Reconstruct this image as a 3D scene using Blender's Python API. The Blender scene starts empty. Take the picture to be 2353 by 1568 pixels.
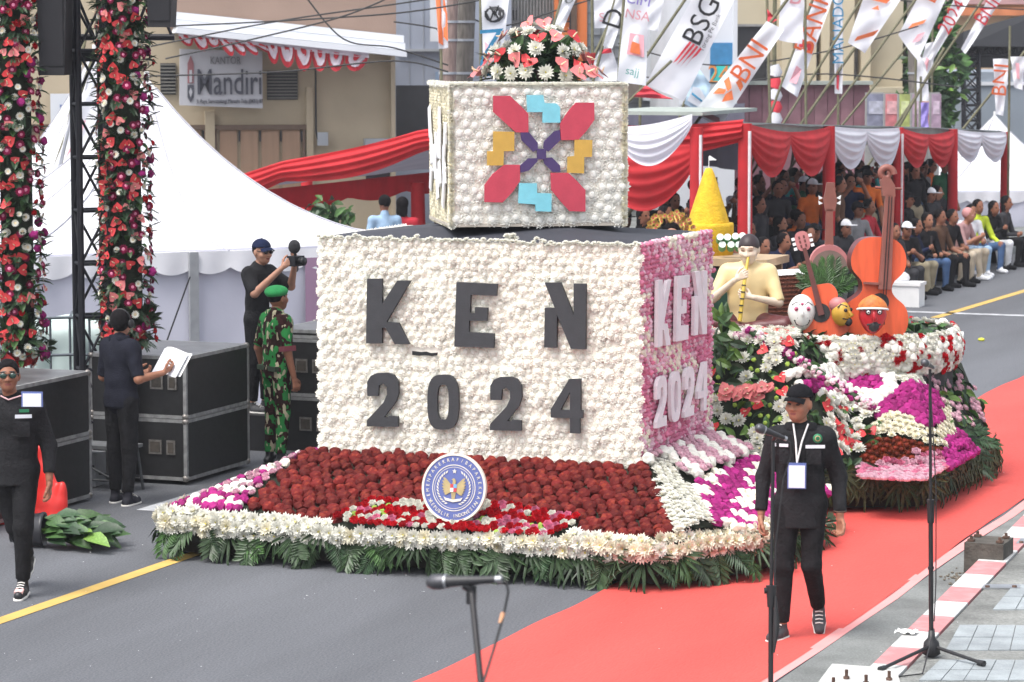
import bpy, bmesh, math, random
import numpy as np
from mathutils import Vector, Matrix, Quaternion, geometry
R=math.radians; PI=math.pi
rng=random.Random(7); nrng=np.random.RandomState(7)
SC=bpy.context.scene; COL=SC.collection
# ---------------------------------------------------------------- camera
F,H,VH,CX,CY=6894.,4.06,83.,1176.5,783.5          # focal length and principal point for a 2353 px wide frame, eye height 4.06 m
PITCH=math.atan((CY-VH)/F); YAW=math.atan((3883.5-CX)/F)
FW=np.array([-math.sin(YAW)*math.cos(PITCH),math.cos(YAW)*math.cos(PITCH),-math.sin(PITCH)])
RT=np.array([math.cos(YAW),math.sin(YAW),0.]); UP=np.cross(RT,FW); EYE=np.array([0,0,H])
cam=bpy.data.cameras.new('camera'); camo=bpy.data.objects.new('camera',cam); COL.objects.link(camo)
cam.sensor_width=36; cam.lens=F/2353*36; cam.clip_start=.5; cam.clip_end=2000
camo.location=EYE; camo.rotation_euler=(PI/2-PITCH,0,YAW)
cam.dof.use_dof=True; cam.dof.focus_distance=23.8; cam.dof.aperture_fstop=6.3
SC.camera=camo
# ---------------------------------------------------------------- light: bright overcast
W=bpy.data.worlds.new('World'); SC.world=W; W.use_nodes=True
nt=W.node_tree; nt.nodes.clear()
sky=nt.nodes.new('ShaderNodeTexSky'); sky.sky_type='NISHITA'; sky.sun_disc=False
SUN_EL,SUN_AZ=R(62),R(205)
sky.sun_elevation=SUN_EL; sky.sun_rotation=SUN_AZ; sky.dust_density=4; sky.air_density=1
hs=nt.nodes.new('ShaderNodeHueSaturation'); hs.inputs['Saturation'].default_value=.35
bg=nt.nodes.new('ShaderNodeBackground'); bg.inputs['Strength'].default_value=.15
out=nt.nodes.new('ShaderNodeOutputWorld')
nt.links.new(sky.outputs[0],hs.inputs['Color']); nt.links.new(hs.outputs[0],bg.inputs['Color']); nt.links.new(bg.outputs[0],out.inputs['Surface'])
sl=bpy.data.lights.new('sun','SUN'); sl.energy=1.0; sl.angle=R(30); sl.color=(1,.97,.92)
so=bpy.data.objects.new('sun',sl); COL.objects.link(so)
sd=Vector((math.sin(SUN_AZ)*math.cos(SUN_EL),math.cos(SUN_AZ)*math.cos(SUN_EL),math.sin(SUN_EL)))
so.rotation_euler=sd.to_track_quat('Z','Y').to_euler(); so.location=sd*60
vs=SC.view_settings; vs.view_transform='Standard'; vs.look='None'; vs.gamma=1; vs.use_curve_mapping=False; vs.exposure=1.08
SC.cycles.max_bounces=6; SC.cycles.use_denoising=True
# ---------------------------------------------------------------- measuring helpers (photo ray meets a plane of the place)
def ray(u,v): return FW+RT*((u-CX)/F)-UP*((v-CY)/F)
def P(u,v,z=None,y=None,x=None):
    d=ray(u,v); t=(z-H)/d[2] if z is not None else (y/d[1] if y is not None else x/d[0])
    return EYE+d*t
def PD(u,v,d): return EYE+ray(u,v)*d
def PL(u,v,p0,n):
    d=ray(u,v); return EYE+d*(np.dot(np.asarray(p0)-EYE,n)/np.dot(d,n))
def proj(p):
    q=np.asarray(p,float)-EYE; d=q@FW
    return CX+F*(q@RT)/d, CY-F*(q@UP)/d
def inpoly(u,v,poly):
    c=False; j=len(poly)-1
    for i in range(len(poly)):
        a,b=poly[i],poly[j]
        if (a[1]>v)!=(b[1]>v) and u<(b[0]-a[0])*(v-a[1])/(b[1]-a[1])+a[0]: c=not c
        j=i
    return c
# ---------------------------------------------------------------- materials
MATS={}
def mat(name,col,rough=.75,var=.12,scale=8.,bump=0.,bscale=None,metal=0.,rand=0.,spec=.5,trans=0.,col2=None,thr=None,detail=4.,stretch=None,sheen=0.,grain=0.,gscale=150.,bdist=.02):
    if name in MATS: return MATS[name]
    m=bpy.data.materials.new(name); m.use_nodes=True; t=m.node_tree; N=t.nodes; L=t.links
    b=N['Principled BSDF']; b.inputs['Roughness'].default_value=rough; b.inputs['Metallic'].default_value=metal
    b.inputs['Specular IOR Level'].default_value=spec
    if sheen: b.inputs['Sheen Weight'].default_value=sheen
    tc=N.new('ShaderNodeTexCoord'); src=tc.outputs['Object']
    if stretch:
        mp=N.new('ShaderNodeMapping'); mp.inputs['Scale'].default_value=stretch; L.new(src,mp.inputs[0]); src=mp.outputs[0]
    nz=N.new('ShaderNodeTexNoise'); nz.inputs['Scale'].default_value=scale; nz.inputs['Detail'].default_value=detail; L.new(src,nz.inputs['Vector'])
    rp=N.new('ShaderNodeValToRGB')
    c=np.array(col,float); lo=np.clip(c*(1-var),0,1); hi=np.clip(c*(1+var),0,1)
    if col2 is not None: lo=np.array(col2,float)
    rp.color_ramp.elements[0].color=(*lo,1); rp.color_ramp.elements[1].color=(*hi,1)
    a,bb=(thr if thr else (.3,.7)); rp.color_ramp.elements[0].position=a; rp.color_ramp.elements[1].position=bb
    L.new(nz.outputs['Fac'],rp.inputs['Fac']); cs=rp.outputs['Color']
    if rand:
        oi=N.new('ShaderNodeObjectInfo'); mr=N.new('ShaderNodeMapRange'); mr.inputs['To Min'].default_value=1-rand; mr.inputs['To Max'].default_value=1+rand
        h=N.new('ShaderNodeHueSaturation'); L.new(oi.outputs['Random'],mr.inputs['Value']); L.new(mr.outputs[0],h.inputs['Value']); L.new(cs,h.inputs['Color']); cs=h.outputs[0]
    if grain:
        n3=N.new('ShaderNodeTexNoise'); n3.inputs['Scale'].default_value=gscale; n3.inputs['Detail'].default_value=3; L.new(tc.outputs['Object'],n3.inputs['Vector'])
        m3=N.new('ShaderNodeMapRange'); m3.inputs['From Min'].default_value=.3; m3.inputs['From Max'].default_value=.7; m3.inputs['To Min'].default_value=1-grain; m3.inputs['To Max'].default_value=1+grain; L.new(n3.outputs['Fac'],m3.inputs['Value'])
        h3=N.new('ShaderNodeHueSaturation'); L.new(m3.outputs[0],h3.inputs['Value']); L.new(cs,h3.inputs['Color']); cs=h3.outputs[0]
    L.new(cs,b.inputs['Base Color'])
    if trans:
        tr=N.new('ShaderNodeBsdfTranslucent'); L.new(cs,tr.inputs['Color']); mx=N.new('ShaderNodeMixShader'); mx.inputs[0].default_value=trans
        L.new(b.outputs[0],mx.inputs[1]); L.new(tr.outputs[0],mx.inputs[2]); L.new(mx.outputs[0],N['Material Output'].inputs['Surface'])
    if bump:
        n2=N.new('ShaderNodeTexNoise'); n2.inputs['Scale'].default_value=bscale or scale*6; n2.inputs['Detail'].default_value=5; L.new(src,n2.inputs['Vector'])
        bp=N.new('ShaderNodeBump'); bp.inputs['Strength'].default_value=bump; bp.inputs['Distance'].default_value=bdist
        L.new(n2.outputs['Fac'],bp.inputs['Height']); L.new(bp.outputs[0],b.inputs['Normal'])
    MATS[name]=m; return m
# ---------------------------------------------------------------- mesh builder
def mx(p0=(0,0,0),rz=0,ry=0,rx=0): return Matrix.Translation(p0)@Matrix.Rotation(rz,4,'Z')@Matrix.Rotation(ry,4,'Y')@Matrix.Rotation(rx,4,'X')
class MB:
    def __init__(s): s.v=[];s.f=[];s.m=[];s.sm=[]
    def add(s,vs,fs,mi=0,sm=False):
        o=len(s.v); s.v.extend([tuple(map(float,p)) for p in vs])
        for f in fs: s.f.append(tuple(i+o for i in f)); s.m.append(mi); s.sm.append(sm)
        return s
    def box(s,c,d,mi=0,M=None):
        x,y,z=d[0]/2,d[1]/2,d[2]/2
        vs=[Vector(c)+Vector((a*x,b*y,e*z)) for e in(-1,1) for b in(-1,1) for a in(-1,1)]
        if M is not None: vs=[M@p for p in vs]
        return s.add(vs,[(0,2,3,1),(4,5,7,6),(0,1,5,4),(2,6,7,3),(0,4,6,2),(1,3,7,5)],mi)
    def tube(s,pts,r,n=8,mi=0,cap=True,sm=True):
        pts=[Vector(p) for p in pts]; k=len(pts); rs=r if hasattr(r,'__len__') else [r]*k
        rings=[]; up=None
        for i in range(k):
            d=(pts[min(i+1,k-1)]-pts[max(i-1,0)])
            d=d.normalized() if d.length>1e-9 else Vector((0,0,1))
            if up is None: up=Vector((0,0,1)) if abs(d.z)<.9 else Vector((1,0,0))
            a=(up-d*up.dot(d))
            a=a.normalized() if a.length>1e-6 else d.orthogonal().normalized()
            up=a; b=d.cross(a)
            rings.append([pts[i]+(a*math.cos(2*PI*j/n)+b*math.sin(2*PI*j/n))*rs[i] for j in range(n)])
        vs=[p for g in rings for p in g]; fs=[]
        for i in range(k-1):
            for j in range(n): fs.append((i*n+j,i*n+(j+1)%n,(i+1)*n+(j+1)%n,(i+1)*n+j))
        s.add(vs,fs,mi,sm)
        if cap: s.add(rings[0],[tuple(reversed(range(n)))],mi); s.add(rings[-1],[tuple(range(n))],mi)
        return s
    def ball(s,c,r,nu=12,nv=8,mi=0,M=None,sm=True):
        if not hasattr(r,'__len__'): r=(r,r,r)
        vs=[];fs=[]
        for i in range(nv+1):
            t=PI*i/nv
            for j in range(nu):
                p=2*PI*j/nu; q=Vector((r[0]*math.sin(t)*math.cos(p),r[1]*math.sin(t)*math.sin(p),r[2]*math.cos(t)))
                if M is not None: q=M.to_3x3()@q
                vs.append(Vector(c)+q)
        for i in range(nv):
            for j in range(nu): fs.append((i*nu+j,(i+1)*nu+j,(i+1)*nu+(j+1)%nu,i*nu+(j+1)%nu))
        return s.add(vs,fs,mi,sm)
    def lathe(s,prof,n=16,mi=0,c=(0,0,0),M=None,sm=True):
        vs=[];fs=[];k=len(prof)
        for r,z in prof:
            for j in range(n):
                q=Vector((c[0]+r*math.cos(2*PI*j/n),c[1]+r*math.sin(2*PI*j/n),c[2]+z)); vs.append(M@q if M is not None else q)
        for i in range(k-1):
            for j in range(n): fs.append((i*n+j,i*n+(j+1)%n,(i+1)*n+(j+1)%n,(i+1)*n+j))
        return s.add(vs,fs,mi,sm)
    def grid(s,fn,nu,nv,mi=0,sm=True):
        vs=[fn(i/nu,j/nv) for j in range(nv+1) for i in range(nu+1)]; w=nu+1
        return s.add(vs,[(j*w+i,j*w+i+1,(j+1)*w+i+1,(j+1)*w+i) for j in range(nv) for i in range(nu)],mi,sm)
    def prism(s,poly,off,mi=0,ms=None,holes=()):
        """3D planar polygon thickened by vector off (front = poly+off)"""
        off=Vector(off); loops=[[Vector(p) for p in poly]]+[[Vector(p) for p in h] for h in holes]
        flat=[p for l in loops for p in l]; tris=geometry.tessellate_polygon(loops)
        n=len(flat); nn=Vector((0,0,0))
        for t in tris: nn+=(flat[t[1]]-flat[t[0]]).cross(flat[t[2]]-flat[t[0]])
        fl=nn.dot(off)<0
        fr=[]
        for t in tris:
            nt_=(flat[t[1]]-flat[t[0]]).cross(flat[t[2]]-flat[t[0]])
            fr.append(t if nt_.dot(off)>0 else t[::-1])
        s.add([p+off for p in flat],fr,mi); s.add(flat,[t[::-1] for t in fr],ms if ms is not None else mi)
        o=0
        for l in loops:
            k=len(l); vs=l+[p+off for p in l]
            s.add(vs,[(i,(i+1)%k,(i+1)%k+k,i+k) for i in range(k)],ms if ms is not None else mi)
        return s
    def mesh(s,name,mats):
        me=bpy.data.meshes.new(name); me.from_pydata(s.v,[],s.f)
        for m in mats: me.materials.append(m)
        me.polygons.foreach_set('material_index',s.m); me.polygons.foreach_set('use_smooth',s.sm); me.update()
        return me
    def obj(s,name,mats,parent=None,world=False,**kw):
        if not isinstance(mats,(list,tuple)): mats=[mats]
        return link(name,s.mesh(name,mats),parent,world,**kw)
def tmat(o): return Matrix.Translation(o.location)@o.rotation_euler.to_matrix().to_4x4()
def link(name,data,parent=None,world=False,loc=None,M=None,kind=None,label=None,cat=None,group=None):
    o=bpy.data.objects.new(name,data); COL.objects.link(o)
    if M is not None: o.matrix_basis=M
    elif loc is not None: o.location=loc
    if parent is not None:
        o.parent=parent
        if world:
            o.matrix_parent_inverse=chain(parent).inverted()
    if kind: o['kind']=kind
    if label: o['label']=label
    if cat: o['category']=cat
    if group: o['group']=group
    return o
def chain(o):
    M=o.matrix_basis.copy()
    if o.parent is not None: M=chain(o.parent)@o.matrix_parent_inverse@M
    return M
def thing(name,label,cat,loc=(0,0,0),rz=0,group=None):
    o=bpy.data.objects.new(name,None); COL.objects.link(o); o.location=loc; o.rotation_euler=(0,0,rz); o.empty_display_size=.2
    o['label']=label; o['category']=cat
    if group: o['group']=group
    return o
def copy_tree(o,parent=None):
    c=o.copy(); COL.objects.link(c)
    if parent is not None: c.parent=parent; c.matrix_parent_inverse=o.matrix_parent_inverse.copy()
    for ch in list(o.children): copy_tree(ch,c)
    return c
def text_mesh(txt,size,ext=.004,cond=1.,align='CENTER',bold=0.):
    cu=bpy.data.curves.new('lettering','FONT'); cu.body=txt; cu.size=size; cu.extrude=ext; cu.align_x=align; cu.align_y='CENTER'; cu.offset=bold; cu.resolution_u=3
    o=bpy.data.objects.new('tmp',cu); COL.objects.link(o); dg=bpy.context.evaluated_depsgraph_get(); dg.update()
    me=bpy.data.meshes.new_from_object(o.evaluated_get(dg)); bpy.data.objects.remove(o); bpy.data.curves.remove(cu)
    if cond!=1: me.transform(Matrix.Diagonal((cond,1,1,1)))
    me.name='lettering'; return me
def basis(p,xd,yd):
    """matrix whose local x,y lie on the surface, z out"""
    x=Vector(xd).normalized(); z=x.cross(Vector(yd)).normalized(); y=z.cross(x)
    return Matrix(((x.x,y.x,z.x,p[0]),(x.y,y.y,z.y,p[1]),(x.z,y.z,z.z,p[2]),(0,0,0,1)))
def lettering(txt,size,m,parent,M,cond=1.,align='CENTER',name='lettering',ext=.004,bold=0.):
    me=text_mesh(txt,size,ext,cond,align,bold); me.materials.clear(); me.materials.append(m)
    return link(name,me,parent,True,M=M)
# scatter: the largest 300 as parts, the rest joined
def place(pos,nrm,sc,spin=0.,tilt=0.):
    q=Vector(nrm).to_track_quat('Z','Y')@Quaternion((0,0,1),spin)
    if tilt: q=q@Quaternion((1,0,0),tilt)
    return Matrix.LocRotScale(Vector(pos),q,Vector((sc,sc,sc)) if not hasattr(sc,'__len__') else Vector(sc))
def scatter(parent,name,items,limit=300,label=None):
    """items: (mesh, matrix) in world space"""
    def key(it):
        p=np.array(it[1].translation); d=p-EYE; n=np.array((it[1].to_3x3()@Vector((0,0,1))).normalized()); dist=np.linalg.norm(d)
        return -it[1].to_scale().x/dist*(1.0 if n@d<0.25*dist else .2)
    items=sorted(items,key=key)
    for me,M in items[:limit]:
        o=link(name,me,parent,True,M=M)
        if label: o['label']=label
    rest=items[limit:]
    if rest: joined(parent,name+'_mass',rest)
def joined(parent,name,items,kind='stuff',label=None,cat=None):
    V=[];Fc=[];MI=[];mats=[];off=0
    cache={}
    for me,M in items:
        if me.name not in cache:
            n=len(me.vertices); co=np.empty(n*3); me.vertices.foreach_get('co',co); co=co.reshape(-1,3)
            fs=[tuple(p.vertices) for p in me.polygons]; mi=[p.material_index for p in me.polygons]
            idx=[]
            for m in me.materials:
                if m not in mats: mats.append(m)
                idx.append(mats.index(m))
            cache[me.name]=(co,fs,[idx[i] for i in mi])
        co,fs,mi=cache[me.name]; A=np.array(M)
        V.append(co@A[:3,:3].T+A[:3,3]); Fc.extend([tuple(i+off for i in f) for f in fs]); MI.extend(mi); off+=len(co)
    me=bpy.data.meshes.new(name); me.from_pydata(np.concatenate(V).tolist(),[],Fc)
    for m in mats: me.materials.append(m)
    me.polygons.foreach_set('material_index',MI); me.update()
    return link(name,me,parent,parent is not None,kind=kind,label=label,cat=cat)
# ================================================================ shared colours
white=mat('white_paint',(.78,.78,.78),.55,.05,6); offwhite=mat('off_white',(.7,.69,.66),.6,.08,5)
black=mat('black_paint',(.012,.012,.014),.45,.2,10); blackcloth=mat('black_cloth',(.011,.011,.014),.95,.3,25,.25,60,spec=.1)
darkmetal=mat('dark_metal',(.02,.02,.025),.4,.2,12,metal=.5); steel=mat('steel',(.45,.46,.48),.35,.15,12,metal=.9); alu=mat('aluminium_edge',(.32,.32,.32),.5,.3,14,metal=.5)
redcloth=mat('red_drape_cloth',(.55,.022,.03),.8,.14,3,.15,30,trans=.18); whitecloth=mat('white_drape_cloth',(.74,.75,.82),.85,.05,3,.1,20,trans=.2)
tentwhite=mat('tent_canvas',(.72,.72,.76),.6,.03,1.2,.1,8,trans=.12)
redplastic=mat('red_plastic',(.7,.03,.025),.4,.1,8)
rust=mat('rusty_iron',(.09,.05,.035),.8,.4,20,.3)
leafd=mat('leaf_dark',(.022,.058,.02),.5,.35,15,rand=.35); leafm=mat('leaf_mid',(.045,.11,.025),.5,.35,15,rand=.35); leafl=mat('leaf_light',(.12,.22,.04),.5,.3,15,rand=.3)
palmg=mat('palm_leaf',(.03,.06,.022),.45,.3,10,rand=.4); palmbr=mat('palm_leaf_olive',(.06,.065,.024),.5,.3,10,rand=.4)
soil=mat('bed_base',(.012,.018,.008),.95,.5,30)
# ================================================================ setting: ground
asph=mat('asphalt',(.105,.11,.122),.85,.2,1.1,.5,90,detail=9,grain=.3,gscale=60,stretch=(1,.16,1))
m=MB(); m.grid(lambda a,b:(-400+800*a,-60+900*b,0),40,40,sm=False); m.obj('road',asph,kind='structure')
# worn asphalt wheel bands give the sheet a slow tonal change
carpet=mat('red_carpet',(.6,.075,.062),.95,.15,.9,.3,60,stretch=(1,.3,1),grain=.07,gscale=45); carpe=mat('carpet_edge',(.7,.3,.29),.95,.06,3)
def strip(name,x0,x1,y0,y1,z,mt,wob=.0,n=60,**kw):
    m=MB()
    def fn(a,b):
        y=y0+(y1-y0)*b; w=wob*math.sin(y*1.3)+wob*.6*math.sin(y*3.1)
        xa=x0(y) if callable(x0) else x0; xb=x1(y) if callable(x1) else x1
        return (xa+(xb-xa)*a+w,y,z)
    m.grid(fn,2,n,sm=False); return m.obj(name,mt,kind='structure',**kw)
def carpet_fn(a,b):
    y=10+60*b; x=-7.36+(2.02)*a+.03*math.sin(y*.7)
    return (x+.012*math.sin(y*2.9)*(1 if a<.05 else 0),y,.009+.003*math.sin(y*2.2+a*3)*math.sin(a*5)+.0025*math.sin(y*5.3-a*4)+.0015*math.sin(a*17+y))
m=MB(); m.grid(carpet_fn,20,500); m.obj('red_carpet',carpet,kind='structure')
strip('carpet_hem',-5.345,-5.25,10,70,.0065,carpe,.012)
yel=mat('yellow_line_paint',(.56,.37,.1),.8,.1,5); wl=mat('white_line_paint',(.42,.43,.45),.85,.35,6)
strip('yellow_line',-10.93,-10.80,8,24,.004,yel); 
strip('yellow_line',lambda y:-10.16+(y-43)*.05,lambda y:-10.02+(y-43)*.05,42.5,75,.004,yel)
strip('yellow_line',-9.9,-9.76,40.2,41.2,.004,yel)
strip('white_line',-11.2,-5.3,43.2,43.42,.004,wl)
strip('white_line',-12.35,-11.75,22.6,23.9,.004,wl); strip('white_line',-11.75,-11.64,22.3,23.6,.004,wl); strip('white_line',-11.5,-11.3,22.2,23.0,.004,wl)
# gutter strip, kerb stones, pavement on the right
conc=mat('gutter_concrete',(.175,.185,.18),.9,.28,2,.45,60,grain=.2,gscale=60); pav=mat('pavement_cement',(.19,.195,.185),.9,.4,1.8,.5,50,grain=.25,gscale=50); tile=mat('paving_tile',(.29,.32,.335),.75,.2,4,.3,40,grain=.1,gscale=60)
strip('gutter',-5.25,-4.6,10,70,.003,conc)
kx=lambda y:-4.73-.055*(y-18.16)
kr=mat('kerb_red_paint',(.44,.17,.175),.85,.2,9,.3,40,col2=(.46,.3,.3),thr=(.2,.55)); kw=mat('kerb_white_paint',(.54,.54,.53),.85,.15,9,.3,40)
kerb=thing('kerb','painted kerb of alternating red and white stones beside the grey pavement','kerb',(kx(18),18,0))
for i in range(26):
    y0=15.4+i*.56; m=MB()
    a,b=kx(y0)+.04,kx(y0+.55)+.04; w=.22
    m.prism([(a,y0,0),(a+w,y0,0),(b+w,y0+.552,0),(b,y0+.552,0)],(0,0,.118+.004*rng.random()))
    m.obj('kerb_stone',kr if i%2 else kw,kerb,True)
pv=MB(); pv.prism([(kx(12)+.275,12,0),(6,12,0),(6,40,0),(kx(40)+.275,40,0)],(0,0,.11)); pvo=pv.obj('pavement',pav,kind='structure')
def quad3(pts,z,th,mt,name,parent=None,**kw):
    m=MB(); m.prism([P(u,v,z=z) for u,v in pts],(0,0,th)); return m.obj(name,mt,parent,parent is not None,**kw)
for qd,nx,ny in (([(2172,1496),(2205,1438),(2420,1438),(2420,1496)],5,1),([(2280,1403),(2330,1344),(2440,1344),(2440,1403)],3,1),([(2110,1566),(2160,1518),(2420,1518),(2420,1566)],6,1),([(2100,1640),(2105,1590),(2420,1590),(2420,1640)],6,1)):
    c=[np.array(P(u,v,z=.11)) for u,v in qd]
    for i in range(nx):
        for j in range(2):
            def B(a,b): return (c[0]*(1-a)+c[3]*a)*(1-b)+(c[1]*(1-a)+c[2]*a)*b
            a0,a1=(i+.02)/nx,(i+.98)/nx; b0,b1=(j+.02)/2,(j+.98)/2
            m=MB(); m.prism([B(a0,b0),B(a1,b0),B(a1,b1),B(a0,b1)],(0,0,.006+.004*rng.random())); m.obj('paving_tile',tile,pvo)
# concrete stump with rusty bolts, dirt, steel plates, white base plate, litter
stump=thing('concrete_block','square dark concrete bollard stump with rusty bolts beside the carpet edge','bollard',P(2258,1310,z=.0))
stc=mat('stump_concrete',(.075,.068,.058),.95,.3,9,.5,40); p=P(2258,1322,z=0)
m=MB(); m.box((p[0],p[1]+.2,.12),(.3,.36,.24),M=None); m.obj('block',stc,stump,True)
for dx in(-.11,.11):
    for dy in(-.12,.1):
        m=MB(); m.tube([(p[0]+dx,p[1]+.2+dy,.24),(p[0]+dx,p[1]+.2+dy,.285)],.012,6); m.box((p[0]+dx,p[1]+.2+dy,.252),(.05,.05,.016)); m.obj('bolt',rust,stump,True)
dirt=mat('loose_dirt',(.16,.14,.11),1,.4,20,.5)
it=[]; pb=MB(); pb.ball((0,0,0),(1,1,.6),5,4); pbm=pb.mesh('pebble',[dirt])
for i in range(240):
    a=P(2222+rng.gauss(0,22),1330+rng.gauss(0,9),z=.006); it.append((pbm,place((a[0],a[1],.01),(0,0,1),rng.uniform(.004,.016),rng.random()*6)))
joined(None,'dirt',it)
for q,lb in (([(2255,1354),(2345,1354),(2342,1346),(2262,1346)],'thin bolted steel strip nearer the tripod mic stand'),([(2333,1252),(2420,1252),(2420,1240),(2345,1240)],'thin bolted steel strip at the right frame edge beyond the other strip')):
    t=thing('steel_plate',lb,'plate',P(*q[0],z=.11)); quad3(q,.111,.012,steel,'plate',t)
    for u in(q[0][0]+14,q[1][0]-14):
        c=P(u,q[0][1]-5,z=.123); m=MB(); m.lathe([(.018,0),(.018,.012),(0,.012)],6,c=c); m.obj('bolt',rust,t,True)
t=thing('base_plate','white metal base plate with rusty bolts at the bottom edge of the picture','plate',P(1990,1560,z=.11))
quad3([(1872,1585),(1912,1532),(2058,1543),(2072,1585)],.112,.02,mat('plate_white',(.52,.52,.5),.7,.2,9),'plate',t)
for u,v in((1945,1560),(2043,1563),(1915,1578),(1990,1572)):
    c=P(u,v,z=.132); m=MB(); m.tube([c,(c[0],c[1],.19)],.011,6); m.lathe([(.02,0),(.02,.016),(0,.016)],6,c=c); m.obj('bolt',rust,t,True)
tape=mat('paper_scrap',(.8,.8,.78),.8,.05)
for (u,v,lb) in((2082,1455,'torn white paper scrap lying on the red and white kerb'),):
    c=P(u,v,z=.124); m=MB(); m.grid(lambda a,b:(c[0]-.07+.14*a,c[1]-.05+.12*b,.126+.02*math.sin(a*7+b*5)**2),6,6); o=m.obj('paper_scrap',tape,label=lb,cat='litter')
grc=mat('green_plastic',(.03,.35,.15),.4); ywl=mat('yellow_plastic',(.6,.6,.05),.5)
t=thing('paper_cup','small green and white paper cup lying on the grey road','cup',P(2185,772,z=0)); c=P(2185,772,z=.04)
m=MB(); m.lathe([(0,0),(.055,0),(.06,.12)],12,0,M=mx(c,.3,PI/2)); m.obj('cup',grc,t,True); m=MB(); m.lathe([(.0605,.122),(.062,.165),(.05,.17),(0,.165)],12,0,M=mx(c,.3,PI/2)); m.obj('rim',white,t,True)
c=P(2255,780,z=.02); m=MB(); m.ball(c,(.05,.05,.025),8,5); m.obj('bottle_cap',ywl,label='tiny yellow bottle cap on the road right of the green cup',cat='litter')
# ================================================================ flower kinds (shared meshes)
def fm(n,c,**k): return mat(n,c,k.pop('rough',.7),k.pop('var',.18),k.pop('scale',14),rand=k.pop('rand',.15),spec=k.pop('spec',.15),**k)
f_white=fm('petal_white',(.8,.79,.72),rand=.06,var=.06,trans=.15); f_cream=fm('petal_cream',(.78,.74,.6),rand=.1); f_ivory=fm('pompon_ivory',(.95,.91,.84),rand=.05,var=.09,scale=5,trans=.25,rough=.9)
f_ivory2=fm('pompon_ivory_pale',(.96,.93,.87),rand=.04,var=.09,scale=5,trans=.25,rough=.9)
f_yel=fm('flower_heart_yellow',(.62,.55,.14)); f_blush=fm('petal_blush',(.76,.58,.5),rand=.1); f_dred=fm('petal_dark_red',(.12,.011,.010),rand=.35,var=.3); f_orange=fm('flower_heart_rust',(.17,.024,.013),rand=.4,var=.3)
f_red=fm('petal_red',(.52,.012,.022),rand=.25); f_pink=fm('petal_pink',(.66,.22,.34),rand=.2); f_lpink=fm('petal_light_pink',(.74,.48,.56),rand=.12); f_mag=fm('petal_magenta',(.3,.018,.15),rand=.3,var=.3); f_coral=fm('spathe_coral',(.54,.05,.055),rough=.3,rand=.3); f_sal=fm('spathe_salmon',(.66,.2,.2),rough=.3,rand=.2)
f_spad=fm('spadix',(.72,.6,.4)); f_green=fm('button_green',(.28,.4,.07)); f_brown=fm('petal_brown_red',(.24,.05,.02),rand=.4,var=.3); f_wine=fm('petal_wine',(.24,.012,.06),rand=.4,var=.3)
def petal(m,az,el,r0,r1,w,mi,z0=0,cup=.15):
    ca,sa=math.cos(az),math.sin(az); ce,se=math.cos(el),math.sin(el)
    def q(r,l,h=0): return (ca*(r*ce-h*se)-sa*l,sa*(r*ce-h*se)+ca*l,z0+r*se+h*ce)
    rm=r0+(r1-r0)*.6
    m.add([q(r0,-w*.35),q(r0,w*.35),q(rm,w*.5,cup*w),q(r1,0,cup*w*.5),q(rm,-w*.5,cup*w),q(rm,0,-cup*w*.6)],[(0,1,5),(1,2,5),(2,3,5),(3,4,5),(4,0,5)],mi)
def daisy(seed=0,pm=f_white,cm=f_yel,n=15,rings=3,droop=0.):
    r=random.Random(seed); m=MB()
    for k in range(rings):
        for i in range(n-k): petal(m,2*PI*(i+.5*k)/(n-k)+r.gauss(0,.06),R(8+22*k)+r.gauss(0,.08)-droop,.08,(1-.2*k)*r.uniform(.88,1.08),.33,0,z0=.05+.04*k)
    m.lathe([(.2,.13),(.17,.24),(0,.28)],7,1); return m.mesh('daisy',[pm,cm])
def mum(seed=0,pm=f_dred,cm=f_orange,core=.5):
    r=random.Random(seed); m=MB()
    for el,n,L in((0,12,1.),(22,12,1.0),(45,10,.95),(68,7,.9)):
        for i in range(n): petal(m,2*PI*(i+r.random()*.5)/n,R(el)+r.gauss(0,.08),.25,L*r.uniform(.92,1.05),.46,0,z0=.1,cup=.25)
    m.lathe([(.38,.74),(.26,.9),(0,.96)],8,1,sm=False); m.ball((0,0,.15),(core,core,core*.95),9,6,0); return m.mesh('chrysanthemum',[pm,cm])
def pompon(seed=0,pm=f_ivory,sub=2,amp=.13,flat=.85,sm=False):
    r=random.Random(seed); b=bmesh.new(); bmesh.ops.create_icosphere(b,subdivisions=sub,radius=1)
    for v in b.verts: v.co*=1+r.uniform(-amp,amp); v.co.z*=flat
    me=bpy.data.meshes.new('pompon'); b.to_mesh(me); b.free(); me.materials.append(pm)
    if sm: me.polygons.foreach_set('use_smooth',[True]*len(me.polygons))
    return me
def rose(seed=0,pm=f_red):
    r=random.Random(seed); m=MB()
    for k,(n,el,L,w) in enumerate(((6,18,1.,.95),(5,45,.92,.85),(4,68,.85,.7),(3,82,.82,.5))):
        for i in range(n): petal(m,2*PI*(i+.4*k)/n+r.gauss(0,.1),R(el),.12,L,w,0,z0=.05,cup=.28)
    return m.mesh('rose',[pm])
def anthurium(seed=0,pm=f_coral):
    m=MB(); pts=[]
    for i in range(13):
        t=2*PI*i/12; x=.62*math.sin(t)**3*1.15; y=.55*math.cos(t)-.22*math.cos(2*t)-.08*math.cos(3*t); pts.append((x,y,.16*abs(x)+.1*y*y))
    m.add([(0,.1,-.05)]+pts[:12],[(0,1+i,1+(i+1)%12) for i in range(12)],0,True)
    m.tube([(0,.12,0),(0,-.05,.25),(0,-.12,.42)],[.07,.06,.03],6,1); return m.mesh('anthurium',[pm,f_spad])
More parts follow.
